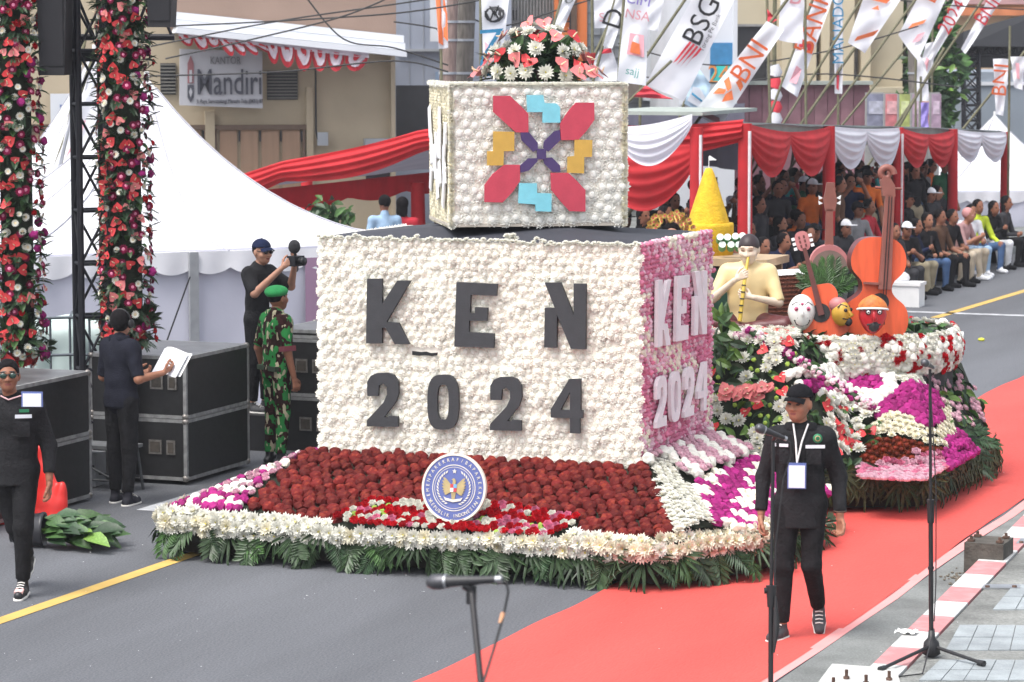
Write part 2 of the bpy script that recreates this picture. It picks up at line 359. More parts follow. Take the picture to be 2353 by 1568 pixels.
def gerbera(seed=0,pm=f_white,cm=f_spad):
    r=random.Random(seed); m=MB()
    for k in range(2):
        for i in range(14): petal(m,2*PI*(i+.5*k)/14,R(10+14*k),.2,(1-.22*k)*r.uniform(.93,1.05),.32,0)
    m.lathe([(.34,.14),(.3,.22),(.16,.2),(0,.24)],9,1); return m.mesh('gerbera',[pm,cm])
def fanleaf(seed=0,mt=palmg,n=11,spread=85):
    r=random.Random(seed); m=MB(); m.tube([(0,-.05,0),(0,.06,.01)],.018,5)
    for i in range(n):
        a=R(-spread+2*spread*i/(n-1))+r.gauss(0,.05); L=(1-.25*abs(2*i/(n-1)-1))*r.uniform(.85,1.05); d=Vector((math.sin(a),math.cos(a),0)); s=Vector((d.y,-d.x,0)); w=.045
        dz=r.uniform(-.05,.12)
        pts=[]
        for t,ww,z in((.05,.3,0),(.45,1,.06),(.85,.7,.02+dz),(1,.12,-.05+dz)):
            c=d*L*t; pts.append((c-s*w*ww+Vector((0,0,z+.02)),c+Vector((0,0,z-.012)),c+s*w*ww+Vector((0,0,z+.02))))
        vs=[p for q in pts for p in q]; m.add(vs,[(3*k+j,3*k+j+1,3*k+j+4,3*k+j+3) for k in range(3) for j in range(2)],0)
    return m.mesh('fan_leaf',[mt])
def frond(seed=0,mt=leafd,n=12,w=.07,ll=.42):
    r=random.Random(seed); m=MB(); m.tube([(0,0,0),(0,.5,.06),(0,1,0)],[.014,.01,.004],4)
    for i in range(n):
        t=.12+.86*i/n
        for s in(-1,1):
            a=R(58-34*t)*s; L=ll*(1-.55*abs(t-.4))*r.uniform(.85,1.1); o=Vector((0,t,.06*math.sin(t*3)))
            d=Vector((math.sin(a),math.cos(a),r.uniform(-.22,.05))); k=Vector((d.y,-d.x,0))*w*.5
            m.add([o,o+d*L*.5-k+Vector((0,0,.02)),o+d*L,o+d*L*.5+k+Vector((0,0,.02))],[(0,1,2),(0,2,3)],0)
    return m.mesh('palm_frond',[mt])
def broad(seed=0,mt=leafm):
    m=MB(); pts=[]
    for t,w in((0,.03),(.2,.16),(.45,.24),(.75,.16),(1,.01)):
        z=.12*math.sin(t*2.6); pts+= [(-w,t,z+.4*w),(0,t,z),(w,t,z+.4*w)]
    m.add(pts,[(3*k+j,3*k+j+1,3*k+j+4,3*k+j+3) for k in range(4) for j in range(2)],0,True); return m.mesh('leaf',[mt])
def tuft(seed=0,pm=f_dred,cm=f_orange,amp=.2,thr=.62):
    r=random.Random(seed); b=bmesh.new(); bmesh.ops.create_icosphere(b,subdivisions=2,radius=1)
    for v in b.verts: v.co*=1+r.uniform(-amp,amp); v.co.z*=.85
    me=bpy.data.meshes.new('chrysanthemum'); b.to_mesh(me); b.free(); me.materials.append(pm); me.materials.append(cm)
    for p in me.polygons: p.material_index=1 if p.center.z>thr+r.gauss(0,.1) and r.random()<.5 else 0
    return me
V3=range(3)
DAISY=[daisy(i) for i in V3]; DAISYC=[daisy(i+5,f_cream) for i in V3]; DAISYB=[daisy(i+9,f_blush) for i in V3]
MUM=[tuft(i,f_dred,f_orange,.17,.72) for i in range(5)]; MUMB=[mum(i+8,f_brown,f_orange,.45) for i in V3]
PW=[mum(i,f_ivory,f_ivory,.66) for i in range(5)]; PW2=[mum(i+10,f_ivory2,f_ivory2,.68) for i in V3]; PMAG=[pompon(i+20,f_mag,2,.2) for i in V3]; PCR=[pompon(i+30,f_cream,2,.15) for i in V3]; PWH=[pompon(i+35,f_white,2,.18) for i in V3]; PPK=[pompon(i+40,f_lpink,1,.25) for i in V3]; PPK2=[pompon(i+45,f_pink,1,.25) for i in V3]; PGR=[pompon(i+50,f_green,1,.12) for i in V3]
ROSER=[rose(i) for i in V3]; ROSEP=[rose(i+3,f_lpink) for i in V3]; ROSEP2=[rose(i+6,f_pink) for i in V3]; ROSEW=[rose(i+9,f_white) for i in V3]
ANT=[anthurium(0)]; ANTP=[anthurium(1,f_sal)]; GER=[gerbera(0)]; GERM=[gerbera(1,f_wine,f_pink)]; GERR=[gerbera(2,f_coral,f_coral)]
FAN=[fanleaf(i) for i in V3]; FANB=[fanleaf(i+3,palmbr) for i in V3]; FRD=[frond(i) for i in V3]; FRDM=[frond(i+4,leafm) for i in V3]; FRDG=[frond(i+7,palmg,12,.1,.5) for i in V3]; LEAF=[broad(0),broad(1,leafd),broad(2,leafl)]
C=rng.choice
# ================================================================ the float
fl=thing('flower_float','parade float with ivory KEN 2024 box, red chrysanthemum apron and palm skirt','parade float',(-8.7,24,0))
deckm=mat('deck_dark',(.015,.015,.014),.9)
OUT=[(-11.0,20.62),(-7.0,20.62),(-6.42,21.45),(-6.38,23.0),(-6.8,23.6),(-6.8,24.6),(-6.05,25.0),(-5.98,27.3),(-6.7,28.4),(-10.6,28.4),(-10.95,24)]
m=MB(); m.prism([(x,y,.13) for x,y in OUT],(0,0,.2)); m.obj('deck',deckm,fl,True)
for x,y in((-10.4,21.8),(-7.2,21.9),(-10.2,26.5),(-6.9,26.4)):
    m=MB(); m.lathe([(0,-.11),(.2,-.11),(.24,-.07),(.24,.07),(.2,.11),(0,.11)],16,M=mx((x,y,.242),0,PI/2)); m.obj('wheel',black,fl,True)
# front apron
def hf(x,y): return .36+.39*max(0,min(1,(y-20.6)/1.28,(x+11.06)/.78,(-6.4-x)/1.1))
xc=lambda y: min(-6.42,-7.0+(y-20.6)*.69)
m=MB(); m.grid(lambda a,b:(lambda x,y:(x,y,hf(x,y)-.035))(-11.03+(xc(20.6+3.1*b)+11.03)*a,20.6+3.1*b),40,30); m.obj('apron_bed',soil,fl,True,kind='stuff')
def hn(h,x,y,e=.02):
    return Vector((-(h(x+e,y)-h(x-e,y))/(2*e),-(h(x,y+e)-h(x,y-e))/(2*e),1)).normalized()
RED=[(565,1150),(640,1085),(700,1005),(960,1025),(1120,1035),(1490,1040),(1500,1062),(1545,1222),(1330,1222),(1180,1240),(840,1222),(700,1180)]
CARN=[(775,1188),(850,1145),(960,1152),(1130,1155),(1230,1170),(1335,1190),(1290,1222),(1200,1258),(1100,1262),(1000,1255),(880,1240),(840,1215)]
LBED=[(372,1165),(392,1138),(640,1066),(705,1030),(640,1085),(565,1150),(560,1172)]
WBAND=[(1495,1058),(1530,1052),(1590,1120),(1640,1180),(1660,1228),(1545,1232)]
PBAND=[(1485,1060),(1500,1032),(1610,985),(1700,985),(1725,1045),(1600,1095),(1530,1085)]
CHK=[(1590,1115),(1640,1075),(1740,1035),(1790,1040),(1790,1220),(1660,1222),(1625,1165)]
items={k:[] for k in('chrysanthemum','rose','pompon','daisy','pink_blossom')}
def hexgrid(x0,x1,y0,y1,s,j=.18):
    r=0; y=y0
    while y<y1:
        x=x0+(s/2 if r%2 else 0)
        while x<x1:
            yield x+rng.gauss(0,s*j*.5),y+rng.gauss(0,s*j*.5); x+=s
        y+=s*.88; r+=1
def inbox(x,y): return -10.33<x<-7.5 and 21.9<y<23.75
for x,y in hexgrid(-10.95,-6.5,20.7,22.0,.098):
    if inbox(x,y): continue
    z=hf(x,y); u,v=proj((x,y,z+.03)); n=hn(hf,x,y)
    if inpoly(u,v,CARN): continue
    if inpoly(u,v,RED): items['chrysanthemum'].append((C(MUM),place((x,y,z-.02+rng.uniform(-.01,.012)),n+Vector((0,-.25,0)),.051*rng.uniform(.88,1.12),rng.random()*6)))
for x,y in hexgrid(-10.95,-6.5,20.56,21.6,.064):
    z=hf(x,y)+.02; u,v=proj((x,y,z)); n=hn(hf,x,y)+Vector((0,-.5,0))
    if inpoly(u,v,CARN):
        t=rng.random(); k=C(ROSER) if t<.56 else C(ROSEW) if t<.82 else C(ROSEP2) if t<.94 else C(PGR)
        items['rose'].append((k,place((x,y,z),n,(.041 if t<.94 else .024)*rng.uniform(.9,1.15),rng.random()*6)))
for x,y in hexgrid(-11.0,-10.2,20.62,24,.07):
    if inbox(x,y): continue
    z=hf(x,y); u,v=proj((x,y,z)); n=hn(hf,x,y)
    if inpoly(u,v,LBED) or x<-10.45 and y>21.6:
        low=y<20.95; t=rng.random()
        k=C(PMAG) if (low and t<.75 or t<.2) else C(ROSEP) if t<.6 else C(PWH) if t<.85 else C(PCR)
        items['pink_blossom'].append((k,place((x,y,z),n+Vector((0,-.2,0)),.038*rng.uniform(.85,1.15),rng.random()*6)))
for x,y in hexgrid(-7.6,-6.42,20.62,23.6,.078):
    if inbox(x,y) or x>xc(y)+.01: continue
    z=hf(x,y); u,v=proj((x,y,z+.02)); n=hn(hf,x,y)
    if inpoly(u,v,WBAND): items['daisy'].append((C(DAISY),place((x,y,z),n,.055*rng.uniform(.85,1.1),rng.random()*6)))
    elif inpoly(u,v,PBAND):
        s=math.sin((x*2.2+y*3)*5); items['pink_blossom'].append((C(PWH) if s>.35 else C(ROSEP),place((x,y,z+.05),n,.05*rng.uniform(.85,1.1),rng.random()*6)))
    elif inpoly(u,v,CHK) or x>-7.05 and y>20.85 and not inpoly(u,v,RED):
        t=math.sin(x*19+y*4)+math.sin(y*17-x*6)+rng.gauss(0,.5)
        k=C(PMAG) if t>-.25 else C(PCR) if rng.random()<.6 else C(PWH)
        items['pompon'].append((k,place((x,y,z),n,.043*rng.uniform(.88,1.1),rng.random()*6)))
# rim of daisies: three staggered rows round the apron edge
def along(path,s,ph=0):
    d=ph
    for a,b in zip(path,path[1:]):
        L=math.dist(a,b); t=d
        while t<L: yield a[0]+(b[0]-a[0])*t/L,a[1]+(b[1]-a[1])*t/L,((b[1]-a[1])/L,-(b[0]-a[0])/L); t+=s
        d=t-L
RIM=[(-11.02,22.6),(-11.04,20.6),(-7.0,20.58),(-6.42,21.42),(-6.4,23.0)]
for r,(z,o,el) in enumerate(((.25,.0,-.1),(.31,.03,.2),(.362,-.02,.8))):
    for x,y,(nx,ny) in along(RIM,.088,.04*r):
        if y<20.7 and -9.6<x<-7.65 and r==2: continue
        sag=.02*math.sin((x+11)*1.5) if y<20.7 else 0
        k=C(DAISYC) if rng.random()<.25 else C(DAISY)
        if x>-7.4 and rng.random()<.7: k=C(DAISYB) if r==0 else C(DAISYC)
        items['daisy'].append((k,place((x+nx*o,y+ny*o,z+rng.gauss(0,.012)-sag),(nx,ny,el+rng.gauss(0,.2)),.071*rng.uniform(.85,1.15),rng.random()*6)))
for k,v in items.items(): scatter(fl,k,v)
# palm skirt
fr=[]; fr2=[]
SK=[(-11.0,22.8),(-11.02,20.66),(-6.98,20.66),(-6.45,21.47),(-6.42,23.0)]
for i,(x,y,(nx,ny)) in enumerate(along(SK,.1)):
    t=rng.random(); n=Vector((nx,ny,.22)); q=basis((x+nx*.05,y+ny*.05,.245+rng.gauss(0,.012)),(ny*-1,nx,0) ,(0,0,1))
    dn=Vector((nx*.6+rng.gauss(0,.35)*ny,ny*.6-rng.gauss(0,.35)*nx,-1)).normalized()
    side=dn.cross(Vector((nx,ny,0))).normalized(); zz=side.cross(dn)
    M=Matrix(((side.x,dn.x,zz.x,x+nx*rng.uniform(0,.05)),(side.y,dn.y,zz.y,y+ny*.03),(side.z,dn.z,zz.z,.25+rng.gauss(0,.02)),(0,0,0,1)))@Matrix.Rotation(rng.gauss(0,.35),4,'Z')@Matrix.Rotation(rng.gauss(0,.35),4,'Y')
    if t<.36: fr.append((C(FAN),M@Matrix.Scale(.33*rng.uniform(.8,1.0),4)))
    else: fr2.append(((C(FRDG) if t<.62 else C(FRD) if t<.88 else C(FRDM)),M@Matrix.Diagonal((.38,.3*rng.uniform(.75,1.0),.34,1))))
scatter(fl,'palm_fan',fr); scatter(fl,'palm_frond',fr2)
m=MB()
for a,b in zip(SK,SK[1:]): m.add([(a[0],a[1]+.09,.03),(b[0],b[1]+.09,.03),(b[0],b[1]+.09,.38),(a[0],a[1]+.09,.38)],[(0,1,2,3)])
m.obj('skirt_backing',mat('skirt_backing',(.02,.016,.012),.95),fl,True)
# ---- the big box: x -10.27..-7.53, y 21.9..23.7, z .7..2.45
BX0,BX1,BY0,BY1,BZ0,BZ1=-10.27,-7.53,21.9,23.72,.55,2.44
bxm=mat('box_cloth',(.85,.8,.72),.95,.1,20)
m=MB(); m.box(((BX0+BX1)/2,(BY0+BY1)/2-.006,(BZ0+BZ1)/2),(BX1-BX0-.02,BY1-BY0+.004,BZ1-BZ0)); m.obj('box_core',bxm,fl,True)
it=[]; s=.066; z=BZ0+.14; r=0
while z<BZ1+.01:
    big=1.12 if z<1.6 else 1.0; x=BX0+.02+(s*.5 if r%2 else 0)
    while x<BX1+.005:
        hole=abs(x+9.33)<.12 and abs(z-1.545)<.026
        if not hole: it.append((C(PW),place((x+rng.gauss(0,.006),BY0-.005+rng.gauss(0,.008),z+rng.gauss(0,.006)),(0,-1,.1),(.05*big*rng.uniform(.82,1.1),.05*big*rng.uniform(.82,1.1),.03),rng.random()*6)))
        x+=s*big*rng.uniform(.95,1.06)
    z+=.056*big; r+=1
scatter(fl,'white_pompon',it)
m=MB(); m.prism([(-9.44,BY0-.03,1.562),(-9.36,BY0-.03,1.556),(-9.32,BY0-.03,1.562),(-9.28,BY0-.03,1.55),(-9.22,BY0-.03,1.558),(-9.225,BY0-.03,1.535),(-9.27,BY0-.03,1.528),(-9.33,BY0-.03,1.532),(-9.38,BY0-.03,1.525),(-9.44,BY0-.03,1.53)],(0,-.008,0)); m.obj('torn_gap',black,fl,True)
it=[]
for x,y,(nx,ny) in along([(BX0,BY0-.02),(BX1,BY0-.02)],.03): it.append((C(DAISY),place((x,y+rng.gauss(0,.01),BZ1+.01+rng.gauss(0,.008)),(0,-.4,1),.03,rng.random()*6)))
for i in range(9): it.append((C(DAISY),place((-8.63+rng.gauss(0,.035),BY0+.06,BZ1+.03+rng.uniform(0,.025)),(0,-.5,1),.035,rng.random()*6)))
joined(fl,'edge_fringe',it)
it=[]
for y,z in ((BY0+.02+ (i+.5*(j%2))*.042,BZ0+.1+j*.036) for j in range(52) for i in range(43)):
    if y<BY1 and z<BZ1+.03:
        t=rng.random()+ .3*math.sin(z*6+y*3); k=C(PPK2) if t<.48 else C(PPK) if t<.95 else C(PCR)
        it.append((k,place((BX1-.003+rng.gauss(0,.007),y,z),(1,-.1,.1),.028*rng.uniform(.75,1.2),rng.random()*6)))
scatter(fl,'pink_blossom',it)
it=[]
for j in range(22):
    for i in range(18): it.append((C(PW2),place((BX0+.004,BY0+.1*i+.05,BZ0+.1+.084*j),(-1,0,0),.05,rng.random()*6)))
joined(fl,'side_pompons',it)
topm=mat('top_cloth',(.035,.037,.05),.8,.15,4,.1,20)
def tp(a,b):
    x=BX0+(BX1-BX0)*a; y=BY0+.03+(BY1-BY0-.05)*b; e=min(1,min(a,1-a)*3.2,min(b,1-b)*3+.0)
    return (x,y,BZ1+.004+.085*e+.006*math.sin(9*a+5*b))
m=MB(); m.grid(tp,24,16); m.obj('top_cloth',topm,fl,True)
# letters
letm=mat('letter_charcoal',(.036,.037,.042),.7,.12,12,.15,80); letw=mat('letter_white',(.76,.73,.76),.6,.06,10)
def q5(pts): return [(784.3+a*.3333,522.6+b*.3333) for a,b in pts]
G={}
G['K']=[[(187,352),(290,352),(290,525),(395,365),(487,365),(320,650),(403,655),(478,803),(378,803),(315,690),(290,690),(290,797),(180,797)]]
G['E']=[[(803,375),(1083,388),(1078,470),(900,462),(895,590),(930,590),(930,548),(1018,552),(1012,643),(890,640),(887,720),(1062,730),(1060,828),(788,820)]]
G['N']=[[(1410,378),(1520,378),(1610,605),(1610,385),(1695,387),(1692,838),(1592,835),(1495,600),(1492,828),(1407,825),(1412,552),(1480,552)]]
two=[(188,1135),(188,1062),(212,1020),(250,1003),(330,1000),(372,1015),(402,1062),(405,1140),(385,1200),(305,1303),(330,1308),(335,1297),(400,1300),(400,1372),(185,1368),(187,1325),(300,1205),(325,1150),(323,1098),(297,1074),(268,1088),(262,1160),(190,1160)]
G['2']=[two]; G['2b']=[[(a+848,b+27) for a,b in two]]
G['0']=[[(710+108*math.copysign(abs(math.cos(t))**.62,math.cos(t)),1202+190*math.copysign(abs(math.sin(t))**.75,math.sin(t))) for t in [2*PI*i/28 for i in range(28)]],[(710+40*math.copysign(abs(math.cos(t))**.62,math.cos(t)),1202+122*math.copysign(abs(math.sin(t))**.75,math.sin(t))) for t in [2*PI*i/20 for i in range(20)]]]
G['4']=[[(1580,1042),(1658,1042),(1658,1258),(1673,1258),(1672,1312),(1652,1312),(1652,1418),(1585,1415),(1585,1312),(1453,1308),(1453,1250)],[(1585,1130),(1585,1258),(1520,1255)]]
for k in('K','E','N','2','0','2b','4'):
    L=[[P(u,v,y=BY0-.055) for u,v in q5(l)] for l in G[k]]
    m=MB(); m.prism(L[0],(0,-.03,0),holes=L[1:]); m.obj('letter',letm,fl,True)
for row,(ks,zt,zb,y0,y1) in enumerate(((('K','E','N'),645,800,1505,1630),(('2','0','2b','4'),868,985,1503,1628))):
    pa=P(y0,zt,x=BX1+.04); pb=P(y0,zb,x=BX1+.04); ya=pa[1]; yb=P(y1,zt,x=BX1+.04)[1]; zt_,zb_=pa[2],pb[2]; n=len(ks); st=(yb-ya)/n
    for i,k in enumerate(ks):
        a=np.array(G[k][0]); x0,x1=a[:,0].min(),a[:,0].max(); z0,z1=a[:,1].min(),a[:,1].max()
        L=[[(BX1+.035,ya+st*i+st*.72*(q[0]-x0)/(x1-x0),zt_+(zb_-zt_)*(q[1]-z0)/(z1-z0)) for q in l] for l in G[k]]
        m=MB(); m.prism(L[0],(.03,0,0),holes=L[1:]); m.obj('letter',letw,fl,True)
# emblem disc leaning on the apron
blue=mat('emblem_blue',(.1,.13,.34),.5,.06,10); cream=mat('emblem_cream',(.72,.68,.58),.6,.05,10); gold=mat('emblem_gold',(.42,.33,.16),.5,.15,20); eblu=mat('emblem_sky',(.15,.35,.6),.5); ered=mat('emblem_red',(.5,.05,.06),.5); ewh=mat('emblem_white',(.75,.75,.75),.5)
em=thing('emblem_disc','round blue ministry emblem disc with cream rim standing on the red flower apron','sign',P(1043,1195,y=20.7))
ec=P(1043,1121,y=20.7); EM=basis(ec,(1,0,0.0),(0,.14,1)); rad=.258
def ering(r0,r1,z,th,mt,name,n=56):
    m=MB(); m.lathe([(r0,z),(r0,z+th),(r1,z+th),(r1,z)] if r0>0 else [(0,z+th),(r1,z+th),(r1,z),(0,z)],n,M=EM,sm=False); return m.obj(name,mt,em,True)
ering(0,rad,-.03,.03,blue,'disc'); ering(rad-.014,rad+.003,-.025,.031,cream,'rim'); ering(.17,.176,-.004,.007,cream,'inner_ring'); ering(.155,.158,-.004,.006,cream,'inner_ring')
def arc_text(t,r,a0,a1,flip,size):
    n=len(t)
    for i,ch in enumerate(t):
        if ch==' ': continue
        a=a0+(a1-a0)*i/(n-1); M=EM@Matrix.Rotation(a,4,'Z')@Matrix.Translation((0,-r if flip else r,.002))
        lettering(ch,size,cream,em,M,.9,name='letter',ext=.002)
arc_text('KEMENPAREKRAF/BAPAREKRAF',.213,R(118),R(-118),False,.037); arc_text('REPUBLIK INDONESIA',.213,R(-58),R(58),True,.037)
def star(c,r0,r1,n,z,mt,name):
    m=MB(); pts=[EM@Vector((c[0]+(r0 if i%2==0 else r1)*math.sin(PI*i/n),c[1]+(r0 if i%2==0 else r1)*math.cos(PI*i/n),z)) for i in range(2*n)]
    m.prism(pts,EM.to_3x3()@Vector((0,0,.004))); m.obj(name,mt,em,True)
star((0,.125),.019,.008,5,.001,cream,'star')
for s in(-1,1):
    for i in range(13):
        a=R(28+i*10.5); c=Vector((s*.132*math.sin(a),.132*math.cos(a),.001)); m=MB(); w=.011
        ds=Vector((s*math.cos(a+.5),-math.sin(a+.5),0)); pr=Vector((-ds.y,ds.x,0))
        m.prism([EM@(c-ds*w*1.5),EM@(c+pr*w*.55),EM@(c+ds*w*1.5),EM@(c-pr*w*.55)],EM.to_3x3()@Vector((0,0,.004))); m.obj('wreath_leaf',cream,em,True)
    for k in range(7):    # wing feathers
        a=R(8+k*13); o=Vector((s*.018,.012-.006*k,.001)); L=.098-.006*k; d=Vector((s*math.sin(R(62)-(k-2)*.17+.25),math.cos(R(62)-(k-2)*.17+.25),0)); pr=Vector((-d.y,d.x,0))*.0085
        d=Vector((s*math.cos(R(42)-k*.2),math.sin(R(42)-k*.2),0)); pr=Vector((-d.y,d.x,0))*.009
        m=MB(); m.prism([EM@(o-pr*.6),EM@(o+d*L*.8-pr),EM@(o+d*L),EM@(o+d*L*.8+pr),EM@(o+pr*.6)],EM.to_3x3()@Vector((0,0,.003+.0006*k))); m.obj('feather',gold,em,True)
def epoly(pts,z,mt,name):
    m=MB(); m.prism([EM@Vector((a,b,z)) for a,b in pts],EM.to_3x3()@Vector((0,0,.004))); m.obj(name,mt,em,True)
epoly([(-.012,.02),(.012,.02),(.017,.05),(.008,.068),(-.004,.072),(-.02,.062),(-.008,.056)],.004,gold,'eagle_head')
epoly([(-.022,-.02),(.022,-.02),(.012,-.085),(0,-.097),(-.012,-.085)],.002,gold,'tail')
for (a,b,c) in((-.026,.0,ered),(0.0,0.0,eblu),(-.026,-.03,ewh),(0.0,-.03,ered)): epoly([(a,b),(a+.026,b),(a+.026,b+.028),(a,b+.028)] if b==0 else [(a,b),(a+.026,b),(a+(.026 if a<0 else .012),b-.0),(a+.026,b+.03),(a,b+.03)][:2]+[(a+.026,b+.029),(a,b+.029)],.0065,c,'shield')
epoly([(-.078,-.068),(-.06,-.078),(0,-.088),(.06,-.078),(.078,-.068),(.062,-.096),(0,-.108),(-.062,-.096)],.005,cream,'ribbon')
# ================================================================ upper flower cube on the float
UZ=2.545; uc=P(1237,520,y=22.42); UR=R(31); UW,UD,UH=1.405,1.2,1.125
ux=np.array([math.cos(UR),math.sin(UR),0]); un=np.array([math.sin(UR),-math.cos(UR),0])
uf=np.array([uc[0],uc[1],0.]); ucen=uf-un*UD/2
cu=thing('flower_cube','ivory pompon covered cube with red, cyan, yellow and purple motif on top of the float','flower box',(ucen[0],ucen[1],UZ),UR)
m=MB(); m.box((0,0,UH/2),(UW-.03,UD-.012,UH)); m.obj('core',bxm,cu)
m=MB(); m.box((0,0,.012),(UW+.02,UD+.02,.024)); m.obj('base_board',mat('base_board',(.5,.45,.38),.8),cu)
it=[]; s=.094; r=0; z=.06
def W2(p): return Vector((ucen[0],ucen[1],UZ))+Vector((math.cos(UR)*p[0]-math.sin(UR)*p[1],math.sin(UR)*p[0]+math.cos(UR)*p[1],p[2]))
nv=Vector(un)
while z<UH:
    x=-UW/2+.045+(.05 if r%2 else 0)
    while x<UW/2-.02:
        it.append((C(PW2),place(W2((x+rng.gauss(0,.012),-UD/2+.01,z+rng.gauss(0,.012))),nv,(.073*rng.uniform(.88,1.1),.073*rng.uniform(.88,1.1),.042),rng.random()*6))); x+=s*rng.uniform(.92,1.05)
    z+=.084; r+=1
scatter(cu,'white_pompon',it)
it=[]
for i in range(60):
    for j in range(46):
        it.append((C(DAISYC),place(W2((-UW/2+.005,-UD/2+UD*i/59,UH*j/45)),Vector((-math.cos(UR),-math.sin(UR),0))+Vector((rng.gauss(0,.3),rng.gauss(0,.3),rng.gauss(0,.3))),.022,rng.random()*6)))
for t in range(150):
    a=t/149
    for q in((-UW/2+UW*a,-UD/2,UH+.0),(-UW/2,-UD/2+UD*a,UH),(UW/2,-UD/2,UH*a),(-UW/2,-UD/2,UH*a)):
        it.append((C(DAISYC if q[2]<UH-.02 and rng.random()<.5 else DAISY),place(W2(q),nv*.4+Vector((rng.gauss(0,.3),rng.gauss(0,.3),.5+rng.gauss(0,.3))),.034,rng.random()*6)))
for i in range(30):
    for j in range(24): it.append((C(DAISY),place(W2((-UW/2+UW*i/29,-UD/2+UD*j/23,UH-.005)),(rng.gauss(0,.2),rng.gauss(0,.2),1),.032,0)))
joined(cu,'blossom_covering',it)
paper=mat('paper_strip',(.8,.8,.82),.7,.03)
for i in range(19):
    y=-UD/2+.1+rng.uniform(0,UD-.25); z=.28+rng.uniform(0,.6); a=rng.choice([-.25,.05,.3]); h=rng.uniform(.16,.3)
    M=mx((-UW/2-.025-.008*rng.random(),y,z),0,0,a); m=MB(); m.box((0,0,0),(.012,.1,h),M=M); m.obj('paper_strip',paper,cu)
mot={'red':(.5,.05,.085),'cyan':(.2,.56,.66),'yellow':(.56,.34,.065),'purple':(.062,.035,.13)}
mot={k:mat('motif_'+k,c,.7,.07,12,.1,60) for k,c in mot.items()}
MO=[('red',[(1045,660),(1160,660),(1240,735),(1287,785),(1287,912),(1200,912),(1120,840),(1045,770)]),('red',[(1740,707),(1742,825),(1685,905),(1630,965),(1512,965),(1505,850),(1570,755),(1615,707)]),('red',[(1120,1135),(1228,1135),(1230,1245),(1180,1320),(1110,1395),(985,1392),(985,1275),(1040,1200)]),('red',[(1440,1190),(1560,1190),(1620,1245),(1680,1310),(1680,1458),(1570,1455),(1520,1400),(1445,1310)]),
('cyan',[(1275,655),(1390,655),(1398,710),(1480,712),(1505,738),(1507,845),(1385,845),(1385,772),(1280,772)]),('cyan',[(1222,1262),(1345,1262),(1347,1330),(1447,1333),(1445,1458),(1338,1455),(1335,1408),(1218,1400)]),
('yellow',[(1045,905),(1190,908),(1190,1040),(1118,1042),(1115,1140),(1003,1140),(1003,1042),(1045,1040)]),('yellow',[(1605,960),(1728,965),(1725,1080),(1672,1082),(1670,1195),(1555,1190),(1557,1080),(1605,1075)]),
('purple',[(1232,912),(1290,910),(1352,985),(1352,1030),(1320,1045),(1240,965)]),('purple',[(1505,895),(1508,965),(1425,1045),(1390,1020),(1395,975),(1465,905)]),('purple',[(1230,1140),(1290,1090),(1350,1090),(1350,1110),(1290,1175),(1232,1190)]),('purple',[(1390,1090),(1450,1085),(1505,1140),(1508,1185),(1455,1185),(1395,1125)]),('purple',[(1345,1026),(1410,1026),(1408,1098),(1348,1096)])]
for i,(k,pts) in enumerate(MO):
    off=.05+(.004 if i==12 else 0); L=[PL(784.3+a*.3333,b*.3333,uf+un*off+np.array([0,0,UZ]),un) for a,b in pts]
    m=MB(); m.prism(L,nv*.022); o=m.obj('motif_piece',mot[k],cu,True); o['label']=k+' board motif piece'
# bouquet on the cube
bc=P(1207,192,z=UZ+UH); bo=thing('flower_bouquet','dome bouquet of white daisies and pink and red anthuriums on top of the ivory cube','bouquet',tuple(bc))
bc=Vector(bc)-Vector((0,-.3,0)); it=[]; lv=[]
m=MB(); m.lathe([(.2,0),(.24,.02),(.25,.1),(.22,.16),(0,.16)],16,c=bc); m.obj('bowl',mat('dark_bowl',(.05,.02,.02),.5),bo,True)
def dome(th,ph,rr=1.): return Vector((.42*math.sin(th)*math.cos(ph),.42*math.sin(th)*math.sin(ph),.40*math.cos(th)))*rr
for i in range(300):
    th=math.acos(rng.uniform(.02,1)); ph=rng.random()*2*PI; d=dome(th,ph,rng.uniform(.45,.86)); lv.append((C(LEAF[:2]),place(bc+d+Vector((0,0,.05)),Vector((rng.gauss(0,1),rng.gauss(0,1),rng.gauss(0,1)+.5)),.16,rng.random()*6)))
for i in range(40):
    ph=2*PI*i/40; lv.append((C(FRD),Matrix.Translation(bc+Vector((0,0,.1)))@Matrix.Rotation(ph,4,'Z')@Matrix.Rotation(R(rng.uniform(-12,25)),4,'X')@Matrix.Diagonal((.3,rng.uniform(.38,.5),.3,1))))
joined(bo,'foliage',lv)
k=0
for th,n in((6,2),(24,6),(42,10),(58,13),(72,15),(86,16)):
    for i in range(n):
        ph=2*PI*(i+.5*(k%2))/n+rng.gauss(0,.08); d=dome(R(th+rng.gauss(0,3)),ph,1.02); nn=Vector((d.x/.42**2,d.y/.42**2,d.z/.47**2))
        if (i*7+k*3)%7<5 : it.append((C(DAISY),place(bc+d+Vector((0,0,.06)),nn,.078*rng.uniform(.9,1.1),rng.random()*6)))
        else: it.append((C(ANTP) if rng.random()<.6 or th>75 else C(ANT),place(bc+d*1.08+Vector((0,0,.06)),nn+Vector((0,0,.3)),.11,rng.random()*6,rng.gauss(0,.4))))
    k+=1
for ph in(200,215,190,345,355,330,20,170): 
    d=dome(R(84),R(ph),1.25); it.append((ANTP[0],place(bc+d+Vector((0,0,.04)),(d.x,d.y,.5),.13,rng.random()*6)))
for dx in(-.07,.07): it.append((ANTP[0],place(bc+Vector((dx,-.05,.5)),(dx*4,-.8,.5),.1,rng.random())))
scatter(bo,'blossom',it)
